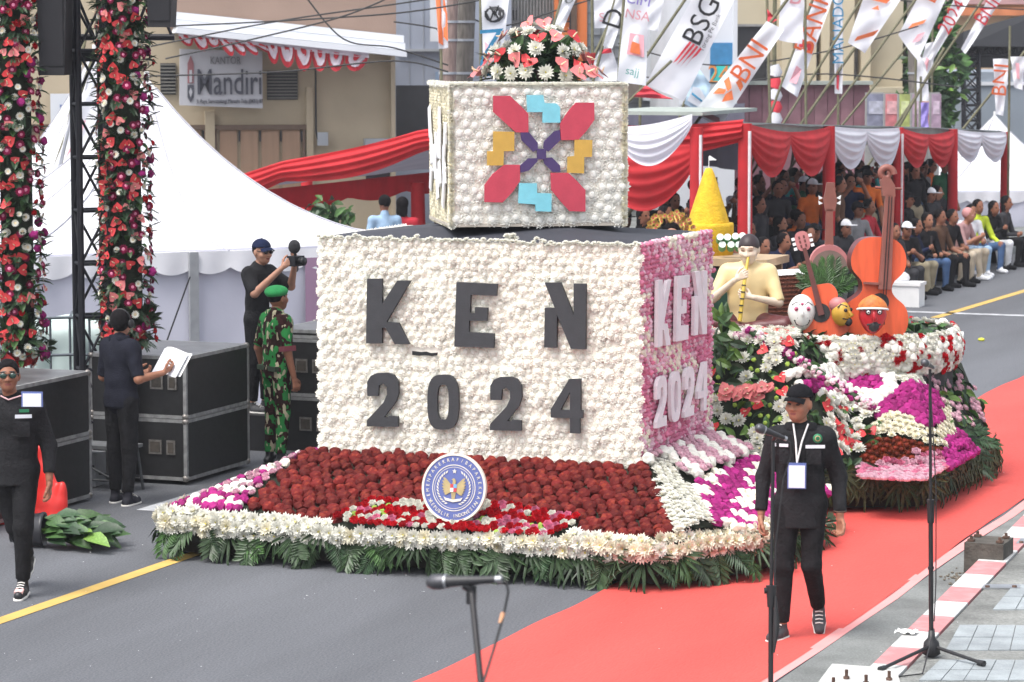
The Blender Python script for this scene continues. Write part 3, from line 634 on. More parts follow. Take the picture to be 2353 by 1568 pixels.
# ================================================================ rear half of the float: terraces of flowers
def gf(x,y):
    a=.33+.68*max(0,min(1,((y-25.0)-.12*math.sin(x*3))/1.0))*max(0,min(1,(-5.92-x)/.25+.15))
    a=min(a,.33+.72*max(0,(-5.95-x))/.55+.1)
    b=.33+1.05*max(0,min(1,(y-24.1)/.8))*max(0,min(1,(-6.6-x)/.6))
    return max(a,b)
xr=lambda y: float(np.interp(y,[23,23.6,24.6,25.0,27.3,28.3],[-6.42,-6.8,-6.8,-6.02,-5.98,-6.6]))
m=MB(); m.grid(lambda a,b:(lambda x,y:(x,y,min(1.36,gf(x,y))-.03))(-9.6+(xr(23.75+4.5*b)+9.6)*a,23.75+4.5*b),50,60); m.obj('terrace_bed',soil,fl,True,kind='stuff')
def qc(pts): return [(1617.6+a*.3048,704.6+b*.3048) for a,b in pts]
H1=qc([(640,550),(760,520),(920,530),(1050,630),(960,640),(820,640)]); H2=qc([(1090,500),(1200,490),(1330,500),(1380,570),(1330,620),(1260,655),(1160,640),(1080,590)])
HW=qc([(540,520),(800,470),(1150,435),(1400,490),(1455,600),(1420,680),(1300,770),(1150,770),(980,720),(820,660),(640,600)])
M3=qc([(1445,600),(1580,570),(1720,620),(1795,720),(1795,850),(1720,935),(1620,880),(1480,790),(1300,845),(1285,780),(1430,660)])
WB=qc([(1430,560),(1450,520),(1540,480),(1640,510),(1670,580),(1580,580)])
YB=qc([(1280,860),(1300,840),(1480,785),(1620,875),(1720,935),(1800,870),(1795,690),(1845,760),(1880,1000),(1800,1060),(1620,1010),(1480,965),(1290,1000)])
RB=qc([(1270,995),(1480,960),(1620,1010),(1810,1080),(1700,1090),(1600,1090),(1560,1165),(1250,1180),(1170,1210),(1190,1130)])
PB=qc([(1150,1240),(1250,1160),(1560,1160),(1640,1045),(1760,1090),(1845,1240),(1790,1310),(1540,1335),(1180,1315)])
M4=qc([(1800,1060),(1885,920),(2000,1000),(2070,1100),(2000,1180),(1840,1230),(1770,1100)])
CB=qc([(780,690),(1100,690),(1250,680),(1300,860),(1270,1000),(1190,1130),(1000,1150),(900,900)])
RF=qc([(1580,240),(1700,240),(1720,420),(1930,600),(1950,700),(1860,760),(1900,900),(2150,1030),(2080,1110),(1880,930),(1840,760),(1740,620),(1580,470)])
GB=qc([(60,120),(300,120),(500,480),(640,640),(600,960),(330,1050),(60,900)])
BW=qc([(240,170),(480,190),(620,300),(800,430),(700,480),(540,520),(400,460),(260,330)])
it={k:[] for k in('pompon','daisy','rose','chrysanthemum','anthurium')}; lv=[]; sm=[]
for x,y in hexgrid(-8.6,-5.85,23.85,27.6,.062):
    z=min(1.36,gf(x,y)); n=hn(gf,x,y); u,v=proj((x,y,z+.02)); j=rng.random()*6; A=lambda s,k,o=0.:(k,place((x,y,z+o),n,s*rng.uniform(.88,1.12),j))
    if inpoly(u,v,H1) or inpoly(u,v,H2): it['pompon'].append(A(.042,C(PMAG),.02))
    elif inpoly(u,v,HW): it['pompon'].append(A(.046,C(PWH),.035))
    elif inpoly(u,v,M3) or inpoly(u,v,M4): it['pompon'].append(A(.043,C(PMAG),.03))
    elif inpoly(u,v,WB): it['daisy'].append(A(.05,C(DAISY),.02))
    elif inpoly(u,v,YB): it['daisy'].append(A(.05,C(DAISYC),.03))
    elif inpoly(u,v,RB): it['chrysanthemum'].append(A(.05,C(MUMB)))
    elif inpoly(u,v,PB): it['rose'].append(A(.048,C(ROSEP if rng.random()<.7 else ROSEP2),.03))
    elif x>xr(y): continue
    elif inpoly(u,v,RF) or x>-6.3 and y>26.2:
        t=rng.random()
        if t<.45: it['rose'].append(A(.042,C(ROSEP),.05))
        else: lv.append((C(LEAF),place((x,y,z+.02),n+Vector((rng.gauss(0,.6),rng.gauss(0,.6),0)),.14,j)))
    elif inpoly(u,v,CB) or (u<1830 and v>690 and y<26.1):
        gb=inpoly(u,v,GB); t=rng.random()
        if t<(.2 if gb else .42): it['daisy'].append(A(.068,C(DAISY),.07))
        elif t<(.24 if gb else .55): it['anthurium'].append((ANT[0],place((x,y,z+.07),n+Vector((rng.gauss(0,.3),-.6,.3)),.085,j)))
        elif t<.62 : sm.append((C(PGR),place((x+rng.gauss(0,.02),y,z+.05),n,.024,j)))
        else: lv.append((C(LEAF[:1] if not gb else LEAF),place((x,y,z+.0),n+Vector((rng.gauss(0,.7),rng.gauss(0,.7),0)),.13,j)))
    else: lv.append((C(LEAF[:2]),place((x,y,z-.02),n+Vector((rng.gauss(0,.5),rng.gauss(0,.5),0)),.13,j)))
a0,a1=P(1655,902,y=24.25),P(1765,893,y=24.45)   # the dense row of anthuriums beside the box
for i in range(34): 
    b=a0+(a1-a0)*rng.random(); b=b+np.array([rng.gauss(0,.02),rng.gauss(0,.02),rng.gauss(0,.025)]); it['anthurium'].append((ANTP[0],place(b,(rng.gauss(.1,.3),-1,.6),.085,rng.gauss(0,.5))))
for k,v in it.items(): scatter(fl,k,v,300)
joined(fl,'foliage',lv); joined(fl,'button_blossoms',sm)
# skirts of the rear half
fr=[]
SK2=[(-6.42,22.9),(-6.8,23.6),(-6.82,24.6),(-6.05,25.0),(-5.96,25.3),(-5.93,27.3),(-6.5,28.3)]
for x,y,(nx,ny) in along(SK2,.07):
    dn=Vector((nx*.22+rng.gauss(0,.25)*ny,ny*.22-rng.gauss(0,.25)*nx,-1)).normalized(); side=dn.cross(Vector((nx,ny,0))).normalized(); zz=side.cross(dn)
    M=Matrix(((side.x,dn.x,zz.x,x),(side.y,dn.y,zz.y,y),(side.z,dn.z,zz.z,.33+rng.gauss(0,.02)),(0,0,0,1)))
    fr.append((C(FANB if rng.random()<.8 else FAN),M@Matrix.Scale(.32*rng.uniform(.85,1.05),4)))
for i in range(9): 
    b=P(rng.uniform(2185,2245),rng.uniform(985,1060),y=26.6); fr.append((C(FRD),place(b,(.5,-.6,.6),.23,rng.uniform(3.5,6))))
scatter(fl,'palm_fan',fr)
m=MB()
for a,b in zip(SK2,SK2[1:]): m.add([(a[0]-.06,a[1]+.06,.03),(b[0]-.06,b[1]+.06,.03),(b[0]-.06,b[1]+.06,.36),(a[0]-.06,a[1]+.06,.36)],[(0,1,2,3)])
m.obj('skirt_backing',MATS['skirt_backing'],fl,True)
# drum with red and white band that carries the figures
DC,DA,DB=(-7.2,26.85),.98,1.05
def dr(t,r=1.): return DC[0]+DA*r*math.sin(t),DC[1]-DB*r*math.cos(t)
m=MB(); m.grid(lambda a,b:(*dr(2*PI*a,.97+.012*math.sin(a*120)),.85+.5*b),120,3); m.obj('drum_side',mat('drum_cloth_grey',(.04,.042,.045),.9,.2,9),fl,True)
m=MB(); m.lathe([(0,1.345),(1,1.345)],40,M=Matrix.Translation((DC[0],DC[1],0))@Matrix.Diagonal((DA,DB,1,1))); m.obj('drum_top',soil,fl,True)
m=MB(); m.box((-8.35,27.1,1.05),(1.7,2.2,.6)); m.obj('rear_deck',soil,fl,True)
rl=[]
for k in range(8):
    for i in range(122):
        t=R(-75)+R(235)*(i+.5*(k%2))/122; x,y=dr(t); z=1.07+.043*k; e=min(1,(k)/7.)
        s=math.sin(t*9+k*.35)+.6*math.sin(t*23-k*.9); 
        if rng.random()<.06: continue
        red_=s>1.15 or rng.random()<.09
        rl.append(((C(ROSER) if red_ else C(DAISY if rng.random()<.75 else PWH)),place((x+.05*math.sin(t)*math.sin(PI*e),y-.05*math.cos(t)*math.sin(PI*e),z+rng.gauss(0,.008)),(math.sin(t),-math.cos(t),-.2+1.0*e),.041*rng.uniform(.85,1.2),rng.random()*6)))
scatter(fl,'band_blossom',rl)
lv=[]
for i in range(150):
    t=rng.random()*6.3; r_=math.sqrt(rng.random())*.93; x,y=dr(t,r_); lv.append((C(LEAF[:2]),place((x,y,1.36),(rng.gauss(0,.6),rng.gauss(0,.6),1),.13,rng.random()*6)))
joined(fl,'drum_foliage',lv)
# blossom rails
def rail(pts,r,name):
    n=60; L=[]
    pts=[Vector(p) for p in pts]
    for i in range(n*7):
        t=rng.random()*(len(pts)-1); k=min(int(t),len(pts)-2); p=pts[k].lerp(pts[k+1],t-k); d=Vector((rng.gauss(0,1),rng.gauss(0,1),rng.gauss(0,1))).normalized()
        L.append((C(PPK if rng.random()<.7 else PWH) if rng.random()<.8 else C(PMAG),place(p+d*r*.75,d,.022*rng.uniform(.8,1.3),rng.random()*6)))
    m=MB(); m.tube(pts,r*.7,6); m.obj(name,leafd,fl,True); joined(fl,name+'_blossoms',L)
rail([P(1690,775,y=24.95),P(1725,762,y=24.9),P(1850,835,y=24.9),P(1985,925,y=24.9),P(2003,930,y=24.95)],.048,'blossom_rail')
rail([P(1695,820,y=24.9),P(1750,850,y=24.85),P(1818,893,y=24.8)],.042,'blossom_rail')
rail([P(1692,772,y=25.15),P(1698,850,y=25.1)],.03,'blossom_rail')
# foliage tuft beside the box and behind the figures
lv=[]
for (u,v,y,n) in((1665,745,24.6,14),(1668,800,24.5,14),(1660,850,24.4,10)):
    for i in range(n): lv.append((C(LEAF),place(P(u+rng.gauss(0,10),v+rng.gauss(0,18),y=y),(rng.gauss(0,1),-1,.3),.17,rng.random()*6)))
joined(fl,'leaf_tuft',lv)
pf=thing('fern_plant','small green fern between the leaning guitar and the round banjo','plant',P(1902,660,y=27.0))
for i in range(9):
    a=R(-70+17*i); M=Matrix.Translation(P(1900,672,y=26.95))@Matrix.Rotation(YAW,4,'Z')@Matrix.Rotation(a,4,'Y')@Matrix.Rotation(R(80),4,'X')@Matrix.Diagonal((.34,.3*rng.uniform(.85,1.1),.3,1)); link('frond',C(FRDM),pf,True,M=M)
# ---------------------------------------------------------------- instruments
org=mat('instrument_orange',(.7,.105,.035),.45,.16,6,stretch=(3,3,.4)); org2=mat('instrument_maroon',(.13,.022,.03),.4,.15,6); nk=mat('neck_brown',(.24,.085,.065),.5,.15,8); nk2=mat('neck_dark',(.12,.035,.03),.5,.15,8); hole=mat('sound_hole',(.03,.03,.032),.6)
banj=mat('banjo_rim_pink',(.46,.17,.17),.5,.1,8); banf=mat('banjo_face',(.2,.13,.11),.6,.1,8)
def curve_outline(half):  # list of (w,z) for one side -> closed outline with smoothing
    pts=[(w,z) for w,z in half]+[(-w,z) for w,z in reversed(half)]
    out=[];n=len(pts)
    for i in range(n):
        p0,p1,p2,p3=[np.array(pts[(i+k)%n],float) for k in(-1,0,1,2)]
        for t in(0,.25,.5,.75):
            out.append(tuple(.5*((2*p1)+(-p0+p2)*t+(2*p0-5*p1+4*p2-p3)*t*t+(-p0+3*p1-3*p2+p3)*t**3)))
    return out
def frame(o,face_az,lean=0.,roll=0.):
    """local x right, y up, z out of the face"""
    return Matrix.Translation(o)@Matrix.Rotation(face_az,4,'Z')@Matrix.Rotation(PI/2-lean,4,'X')@Matrix.Rotation(roll,4,'Z')
def tubeL(M,pts,r,n=8): m=MB(); m.tube([M@Vector(p) for p in pts],r,n); return m
def discL(M,c,r,z0,z1,n=28):
    m=MB(); m.lathe([(0,z1),(r,z1),(r,z0),(0,z0)],n,M=M@Matrix.Translation(c),sm=False); return m
def pr(M,pts,z,th,mt,name,parent,ms=None,holes=(),label=None):
    m=MB(); m.prism([M@Vector((a,b,z)) for a,b in pts],M.to_3x3()@Vector((0,0,th)),0,1 if ms else 0,holes=[[M@Vector((a,b,z)) for a,b in h] for h in holes]); return m.obj(name,[mt,ms] if ms else mt,parent,True,label=label)
def boxL(M,c,d,mt,name,parent): m=MB(); m.box(c,d,M=M); return m.obj(name,mt,parent,True)
# double bass
bs=P(2008,770,y=26.35); bass=thing('double_bass','tall orange double bass with maroon sides and scroll head, tallest instrument on the float','double bass',tuple(bs))
M=frame(bs,R(24),R(2),R(-3)); ol=curve_outline([(.06,-.02),(.24,.0),(.3,.12),(.27,.27),(.17,.36),(.135,.42),(.15,.5),(.235,.6),(.25,.72),(.2,.84),(.1,.9)])
ol=[(a*1.0,b*.98) for a,b in ol]
pr(M,ol,-.22,.25,org,'body',bass,org2)
m=discL(M,(.03,.3,.03),.085,0,.006); m.obj('sound_hole',hole,bass,True)
pr(M,[(.005,.42),(.12,.42),(.1,1.28),(.02,1.28)],.03,.05,nk,'fingerboard',bass)
for x in(.05,.075): tubeL(M,[(x,.1,.085),(x,1.26,.09)],.004,5).obj('string',black,bass,True)
m=MB(); m.prism([M@Vector((a,b,-.02)) for a,b in [(0,1.26),(.11,1.26),(.1,1.36),(.06,1.42),(.0,1.44),(-.03,1.4)]],M.to_3x3()@Vector((0,0,.1))); m.obj('peg_box',nk,bass,True)
sp=[(.02+ (.07-.05*t)*math.cos(t*7.5),1.46+(.07-.05*t)*math.sin(t*7.5),.03) for t in np.linspace(0,1,22)]
tubeL(M,sp,[.035-.015*t for t in np.linspace(0,1,22)],8).obj('scroll',nk,bass,True)
for s in(-1,1):
    tubeL(M,[(.05,1.33,.02),(.05+s*.12,1.335,.02)],.012,6).obj('tuning_peg',nk,bass,True)
boxL(M,(-.05,.47,.055),(.16,.02,.05),nk,'bridge',bass)
# guitar in front
gs=P(1905,772,y=26.0); gui=thing('guitar','orange guitar with dark neck leaning left behind the white and yellow masks','guitar',tuple(gs))
M=frame(gs,R(14),R(4),R(15)); ol=curve_outline([(.05,-.03),(.17,.0),(.215,.1),(.18,.2),(.14,.26),(.17,.36),(.13,.45),(.04,.47)])
pr(M,ol,-.13,.14,org,'body',gui,org2); discL(M,(-.02,.22,.01),.085,0,.006).obj('sound_hole',hole,gui,True)
pr(M,[(-.045,.2),(.01,.2),(.0,.82),(-.035,.82)],.018,.035,nk2,'neck',gui)
ol=curve_outline([(.03,.8),(.06,.84),(.06,.93),(.03,.97)]); ol=[(a-.018,b) for a,b in ol]; pr(M,ol,.0,.04,banj,'headstock',gui)
for i in range(3):
    for s in(-1,1):
        boxL(M,(-.018+s*.078,.83+.045*i,.02),(.03,.028,.03),white,'tuning_peg',gui); boxL(M,(-.018+s*.022,.84+.04*i,.042),(.016,.026,.004),nk2,'slot',gui)
# banjo
bj=P(1905,640,y=27.4); ban=thing('banjo','pink rimmed round banjo with upright neck behind the guitar','banjo',tuple(bj))
M=frame(P(1905,607,y=27.4),R(20)); discL(M,(0,0,0),.185,-.1,.03).obj('rim',banj,ban,True); discL(M,(.0,-.035,0),.17,.03,.036).obj('face',banf,ban,True)
pr(M,[(-.04,.16),(.04,.16),(.032,.52),(-.032,.52)],-.05,.05,nk,'neck',ban); pr(M,[(-.04,.5),(.05,.5),(.07,.6),(.05,.7),(.045,.77),(-.03,.77),(-.04,.7),(-.06,.6)],-.05,.05,nk,'headstock',ban)
for s in(-1,1):
    for i in range(2): pr(M,[(s*.065,.575+.05*i),(s*.1,.56+.05*i),(s*.105,.6+.05*i)],-.03,.03,white,'tuning_peg',ban)
tubeL(M,[(0,-.5,-.05),(0,-.1,-.05)],.03,8).obj('stand',nk,ban,True)
# masks
def mask(name,label,c,az,r,mt,build):
    t=thing(name,label,'mask',(c[0],c[1],1.34)); M=Matrix.Translation(c)@Matrix.Rotation(az,4,'Z')@Matrix.Rotation(PI/2,4,'X')
    m=MB(); nu,nv=20,14
    def fn(a,b):
        th=PI*b; ph=2*PI*a; x=r[0]*math.sin(th)*math.cos(ph); z=r[2]*math.sin(th)*math.sin(ph); y=r[1]*math.cos(th)
        x*=1-.22*max(0,-y/r[1])
        return M@Vector((x,y,z))
    m.grid(fn,nu,nv); m.obj('face',mt,t,True); build(t,M); return t
def onf(r,x,y,k=1.0): 
    q=1-(x/r[0])**2-(y/r[1])**2; return Vector((x,y,r[2]*math.sqrt(max(.01,q))*k))
def stroke(t,M,r,pts,w,mt,name):
    L=[M@onf(r,a,b,1.03) for a,b in pts]; m=MB(); m.tube(L,w,5); m.obj(name,mt,t,True)
def spot(t,M,r,x,y,s,mt,name,k=1.02):
    m=MB(); m.ball(M@onf(r,x,y,k),(s[0],s[1],s[0]),8,6); m.obj(name,mt,t,True)
mw=mat('mask_white',(.78,.78,.76),.35,.04,6); mr=mat('mask_red',(.5,.02,.03),.3,.1,6); my=mat('mask_yellow',(.55,.33,.045),.4,.12,6); ink=mat('mask_ink',(.02,.02,.022),.5); pk=mat('mask_pink',(.6,.1,.2),.5)
def bw(t,M):
    r=(.125,.165,.1)
    for s in(-1,1):
        stroke(t,M,r,[(s*.02-.0,.075),(s*.05,.1),(s*.09,.07)],.007,ink,'brow'); spot(t,M,r,s*.052,.04,(.022,.02),pk,'eye'); spot(t,M,r,s*.05,.04,(.008,.008),ink,'pupil',1.2)
    spot(t,M,r,0,.085,(.014,.022),pk,'forehead_mark'); m=MB(); m.tube([M@Vector((0,.04,.09)),M@Vector((0,-.01,.125)),M@Vector((0,-.03,.1))],[.008,.016,.01],6); m.obj('nose',mw,t,True)
    stroke(t,M,r,[(-.07,-.06),(-.05,-.1),(0,-.115),(.05,-.1),(.07,-.06)],.006,ink,'lip'); stroke(t,M,r,[(-.07,-.06),(0,-.085),(.07,-.06)],.005,ink,'lip'); stroke(t,M,r,[(-.045,-.04),(0,-.048),(.045,-.04)],.006,ink,'moustache')
mask('white_mask','white smiling mask with pink eyes, leftmost mask in the red and white flower ring',P(1842,718,y=25.95),R(20),(.125,.165,.11),mw,bw)
def brd(t,M):
    r=(.125,.15,.11)
    for s in(-1,1):
        spot(t,M,r,s*.05+.01,.04,(.026,.024),ink,'eye_rim',1.0); spot(t,M,r,s*.05+.01,.04,(.018,.016),mw,'eye',1.12); spot(t,M,r,s*.05+.01,.04,(.008,.008),ink,'pupil',1.28); stroke(t,M,r,[(s*.02+.01,.06),(s*.055+.01,.078),(s*.09,.055)],.006,ink,'brow')
    m=MB(); m.tube([M@Vector((.01,.05,.1)),M@Vector((.015,-.02,.15)),M@Vector((.015,-.035,.11))],[.012,.026,.016],8); m.obj('nose',mr,t,True)
    spot(t,M,r,.01,-.088,(.05,.026),ink,'mouth',1.0); spot(t,M,r,.01,-.1,(.036,.01),mw,'teeth',1.1); stroke(t,M,r,[(-.05,-.075),(0.01,-.062),(.07,-.075)],.009,ink,'moustache')
    m=MB(); m.grid(lambda a,b:M@Vector((.135*math.cos(PI*a)*math.cos(b*1.35),.055+.118*math.sin(b*1.35)+.02*math.sin(PI*a),.118*math.sin(PI*a)*math.cos(b*1.35)+.0)),18,6); m.obj('head_cloth',mat('head_cloth_orange',(.58,.17,.035),.6,.3,30),t,True)
    L=[M@Vector((.136*math.cos(PI*a),.055+.02*math.sin(PI*a),.122*math.sin(PI*a))) for a in np.linspace(0,1,14)]; m=MB(); m.tube(L,.01,6); m.obj('head_band',mw,t,True)
mask('red_mask','red mask with moustache and orange headcloth at the foot of the double bass',P(2005,725,y=25.95),R(16),(.125,.165,.11),mr,brd)
def byl(t,M):
    r=(.08,.115,.09)
    m=MB(); m.tube([M@Vector((0,.03,.07)),M@Vector((.0,-.01,.115)),M@Vector((0,-.03,.08))],[.012,.018,.014],8); m.obj('nose',my,t,True)
    for s in(-1,1): spot(t,M,r,s*.045,.035,(.018,.014),ink,'eye'); stroke(t,M,r,[(s*.02,.065),(s*.05,.085),(s*.08,.06)],.007,ink,'brow')
    spot(t,M,r,0,-.07,(.04,.022),ink,'mouth'); stroke(t,M,r,[(-.06,-.04),(0,-.05),(.06,-.04)],.007,ink,'moustache')
    m=MB(); m.ball(M@Vector((0,.075,-.035)),(.085,.07,.07),12,8); m.obj('head_cloth',banj,t,True)
mask('yellow_mask','yellow mask in profile with pink headcloth between white and red masks',P(1933,720,y=25.98),R(75),(.08,.115,.09),my,byl)
# woven boat shaped basket behind the flute player
wv=mat('woven_bark',(.16,.045,.025),.8,.5,40,.8,60); bt=thing('woven_boat','brown shingled boat hull with white rim behind the seated flute player','basket',P(1800,745,y=27.2))
a,b,c,d=[np.array(P(u,v,y=27.0)) for u,v in((1715,640),(1852,632),(1805,748),(1730,748))]
bk=np.array([-.1,.7,0])
m=MB(); m.add([a,b,c,d,a+bk,b+bk*.6,c+bk,d+bk],[(3,2,1,0),(4,5,6,7),(1,2,6,5),(0,4,7,3),(2,3,7,6)]); m.obj('hull',wv,bt,True)
it=[]; sh=MB(); sh.add([(-.5,-1,.05),(.5,-1,.05),(.55,.2,.14),(0,.7,.1),(-.55,.2,.14)],[(0,1,2,3,4)]); sh=sh.mesh('shingle',[wv])
for j in range(12):
    for i in range(16):
        s_,t_=(i+.5*(j%2))/15.5,(j+.5)/12; p=(a*(1-s_)+b*s_)*(1-t_)+(d*(1-s_)+c*s_)*t_; it.append((sh,basis(p+np.array([0,-.01,0]),(1,.03,0),(0,.2,-1))@Matrix.Diagonal((.04,.03,.12,1))))
scatter(bt,'shingle',it)
m=MB(); 
def rimf(s_,t_):
    p=(a*(1-s_)+b*s_); q=p+bk*(1-.4*s_); r_=p*(1-t_)+q*t_; r_=r_+np.array([0,0,.035*math.sin(PI*t_)+.01]); return tuple(r_)
m.grid(rimf,12,5); m.obj('rim',white,bt,True)
# yellow rice cone on its tray table
tc_=P(1632,560,y=27.5); ycol=mat('cone_yellow',(.68,.42,.02),.85,.14,14,.5,50)
yc=thing('yellow_cone','tall yellow rice cone on a round yellow base behind the pink side panel','cone',(tc_[0],tc_[1],1.98))
cz=np.array(P(1628,520,y=27.6)); m=MB(); m.lathe([(.0,.6),(.03,.595),(.055,.54),(.195,.1),(.2,.07)],24,c=(cz[0],cz[1],2.2)); m.obj('cone',ycol,yc,True)
m=MB(); m.lathe([(0,.07),(.24,.07),(.245,.04),(.24,-.24),(0,-.24)],28,c=(cz[0],cz[1],2.2)); m.obj('base',ycol,yc,True)
m=MB(); m.tube([(cz[0],cz[1],2.8),(cz[0],cz[1],2.91)],.004,5); m.add([(cz[0],cz[1],2.87),(cz[0]+.09,cz[1]-.03,2.875),(cz[0]+.005,cz[1],2.92)],[(0,1,2)]); m.obj('paper_pennant',white,yc,True)
tb=thing('serving_table','pale wooden table edge carrying the yellow cone and leaf cups','table',(tc_[0]+.1,27.5,1.2)); wood=mat('pale_wood',(.42,.3,.18),.6,.15,6); gl=mat('bottle_green',(.015,.045,.03),.3)
m=MB(); m.box((tc_[0]+.12,27.45,1.93),(1.15,.75,.07)); m.obj('table_top',wood,tb,True)
for dx in(-.4,.62):
    for dy in(-.3,.3): m=MB(); m.box((tc_[0]+dx,27.45+dy,1.55),(.05,.05,.7)); m.obj('leg',wood,tb,True)
m=MB(); m.box((tc_[0]+.1,27.3,1.62),(1.0,.4,.5)); m.obj('green_panel',gl,tb,True)
lid=mat('cup_lid',(.74,.78,.74),.5,.04); lf=mat('cup_leaf_wrap',(.1,.36,.14),.5,.2)
cups=[(1655,545,0),(1672,545,0),(1690,543,0),(1706,542,0),(1660,562,0),(1680,562,0),(1698,562,0),(1716,558,0),(1728,565,0)]
for i,(u,v,_) in enumerate(cups):
    c=np.array(P(u,v,y=27.16)); 
    t=thing('leaf_cup','green leaf wrapped cup with white lid beside the yellow cone','cup',tuple(c),0,'leaf wrapped cups round the yellow cone')
    M=frame(c,R(20),R(25)); discL(M,(0,0,0),.036,-.1,0).obj('wrap',lf,t,True); discL(M,(0,0,0),.033,0,.008).obj('lid',lid,t,True)
# ================================================================ people: smooth-blended bodies extracted from a distance field
def sdf_cap(p,a,b,ra,rb,sy=1.):
    a=np.array(a,np.float32); b=np.array(b,np.float32); ba=b-a; L=max(float(ba@ba),1e-9)
    pa=p-a; t=np.clip((pa@ba)/L,0,1); q=pa-t[...,None]*ba
    if sy!=1: q=q*np.array([1,1/sy,1],np.float32)
    return np.linalg.norm(q,axis=-1)-(ra+(rb-ra)*t)
def sdf_ell(p,c,r):
    q=(p-np.array(c,np.float32))/np.array(r,np.float32); k=np.linalg.norm(q,axis=-1); return (k-1)*min(r)
def surf(prims,h,k=.03,noise=None):
    """prims: dicts with kind data; returns verts, quads, tag per face"""
    lo=np.array([9e9]*3);hi=-lo
    for q in prims:
        if q['t']=='c': pts=np.array([q['a'],q['b']]); r=max(q['ra'],q['rb'])
        else: pts=np.array([q['c']]); r=max(q['r'])
        if q.get('neg'): continue
        lo=np.minimum(lo,pts.min(0)-r); hi=np.maximum(hi,pts.max(0)+r)
    lo-=2.5*h; hi+=2.5*h; n=np.ceil((hi-lo)/h).astype(int)+1
    D=np.full(n,1.,np.float32); T=np.zeros(n,np.int16); best=np.full(n,9.,np.float32)
    ax=[lo[i]+h*np.arange(n[i]) for i in range(3)]
    for q in prims:
        if q['t']=='c': pts=np.array([q['a'],q['b']]); r=max(q['ra'],q['rb'])
        else: pts=np.array([q['c']]); r=max(q['r'])
        kk=q.get('k',k); mg=r+kk+3*h
        i0=np.maximum(0,np.floor((pts.min(0)-mg-lo)/h).astype(int)); i1=np.minimum(n,np.ceil((pts.max(0)+mg-lo)/h).astype(int)+1)
        if (i1<=i0).any(): continue
        sl=tuple(slice(i0[i],i1[i]) for i in range(3))
        g=np.stack(np.meshgrid(*[ax[i][sl[i]] for i in range(3)],indexing='ij'),-1).astype(np.float32)
        d=sdf_cap(g,q['a'],q['b'],q['ra'],q['rb'],q.get('sy',1.)) if q['t']=='c' else sdf_ell(g,q['c'],q['r'])
        for pt,nn in q.get('cut',()): d=np.maximum(d,(g-np.array(pt,np.float32))@np.array(nn,np.float32))
        if q.get('neg'):
            hh=np.clip(.5-.5*(D[sl]+d)/kk,0,1); D[sl]=D[sl]*(1-hh)-d*hh+kk*hh*(1-hh); continue
        hh=np.clip(.5+.5*(d-D[sl])/kk,0,1); D[sl]=d*(1-hh)+D[sl]*hh-kk*hh*(1-hh)
        bm=d<best[sl]; best[sl]=np.where(bm,d,best[sl]); T[sl]=np.where(bm,q.get('tag',0),T[sl])
    if noise is not None:
        g=np.meshgrid(*ax,indexing='ij'); D=D+noise(*g).astype(np.float32)
    S=D<0; nc=n-1
    acc=np.zeros((*nc,3),np.float32); cnt=np.zeros(nc,np.int16)
    cs=[(i,j,k2) for i in(0,1) for j in(0,1) for k2 in(0,1)]
    def sub(A,o): return A[o[0]:nc[0]+o[0],o[1]:nc[1]+o[1],o[2]:nc[2]+o[2]]
    for a in cs:
        for axn in range(3):
            if a[axn]: continue
            b=list(a); b[axn]=1
            da,db=sub(D,a),sub(D,b); m=(da<0)!=(db<0)
            if not m.any(): continue
            t=np.where(m,da/np.where(m,da-db,1),0)
            for x in range(3): acc[...,x]+=np.where(m,a[x]+(t if x==axn else 0),0)
            cnt+=m
    act=cnt>0; idx=np.full(nc,-1,np.int32); idx[act]=np.arange(act.sum())
    ijk=np.argwhere(act); verts=(ijk+acc[act]/cnt[act][:,None])*h+lo
    tags=T[:-1,:-1,:-1][act]
    faces=[]
    for axn in range(3):
        o=[(1,2),(2,0),(0,1)][axn]
        s0=[slice(1,-1)]*3; s0[axn]=slice(0,-1); s1=[slice(1,-1)]*3; s1[axn]=slice(1,None)
        a,b=S[tuple(s0)],S[tuple(s1)]
        for flip,m in((False,a&~b),(True,b&~a)):
            w=np.argwhere(m)
            if not len(w): continue
            base=w+1; base[:,axn]-=1
            def cell(d1,d2):
                c=base.copy(); c[:,o[0]]-=d1; c[:,o[1]]-=d2; return idx[c[:,0],c[:,1],c[:,2]]
            f=np.stack([cell(1,1),cell(0,1),cell(0,0),cell(1,0)],1)
            faces.append(f[:,::-1] if flip else f)
    f=np.concatenate(faces); f=f[(f>=0).all(1)]
    return verts,f,tags[f[:,0]]
def Cp(a,b,ra,rb=None,tag=0,**k): return dict(t='c',a=tuple(a),b=tuple(b),ra=ra,rb=ra if rb is None else rb,tag=tag,**k)
def El(c,r,tag=0,**k): return dict(t='e',c=tuple(c),r=r,tag=tag,**k)
def sobj(parts,name,mats,parent,kind=None):
    """parts: list of (verts,faces,tags); joined as one mesh object"""
    V=[];Fs=[];Tg=[];o=0
    for v,f,t in parts:
        V.append(v);Fs.append(f+o);Tg.append(t);o+=len(v)
    V=np.concatenate(V);Fs=np.concatenate(Fs);Tg=np.concatenate(Tg)
    me=bpy.data.meshes.new(name); me.vertices.add(len(V)); me.vertices.foreach_set('co',V.astype(np.float32).ravel())
    nf=len(Fs); me.loops.add(nf*4); me.loops.foreach_set('vertex_index',Fs.astype(np.int32).ravel()); me.polygons.add(nf); me.polygons.foreach_set('loop_start',np.arange(nf,dtype=np.int32)*4)
    for m in mats: me.materials.append(m)
    me.polygons.foreach_set('material_index',Tg.astype(np.int32)); me.polygons.foreach_set('use_smooth',np.ones(nf,bool)); me.update(calc_edges=True); me.validate()
    return link(name,me,parent)
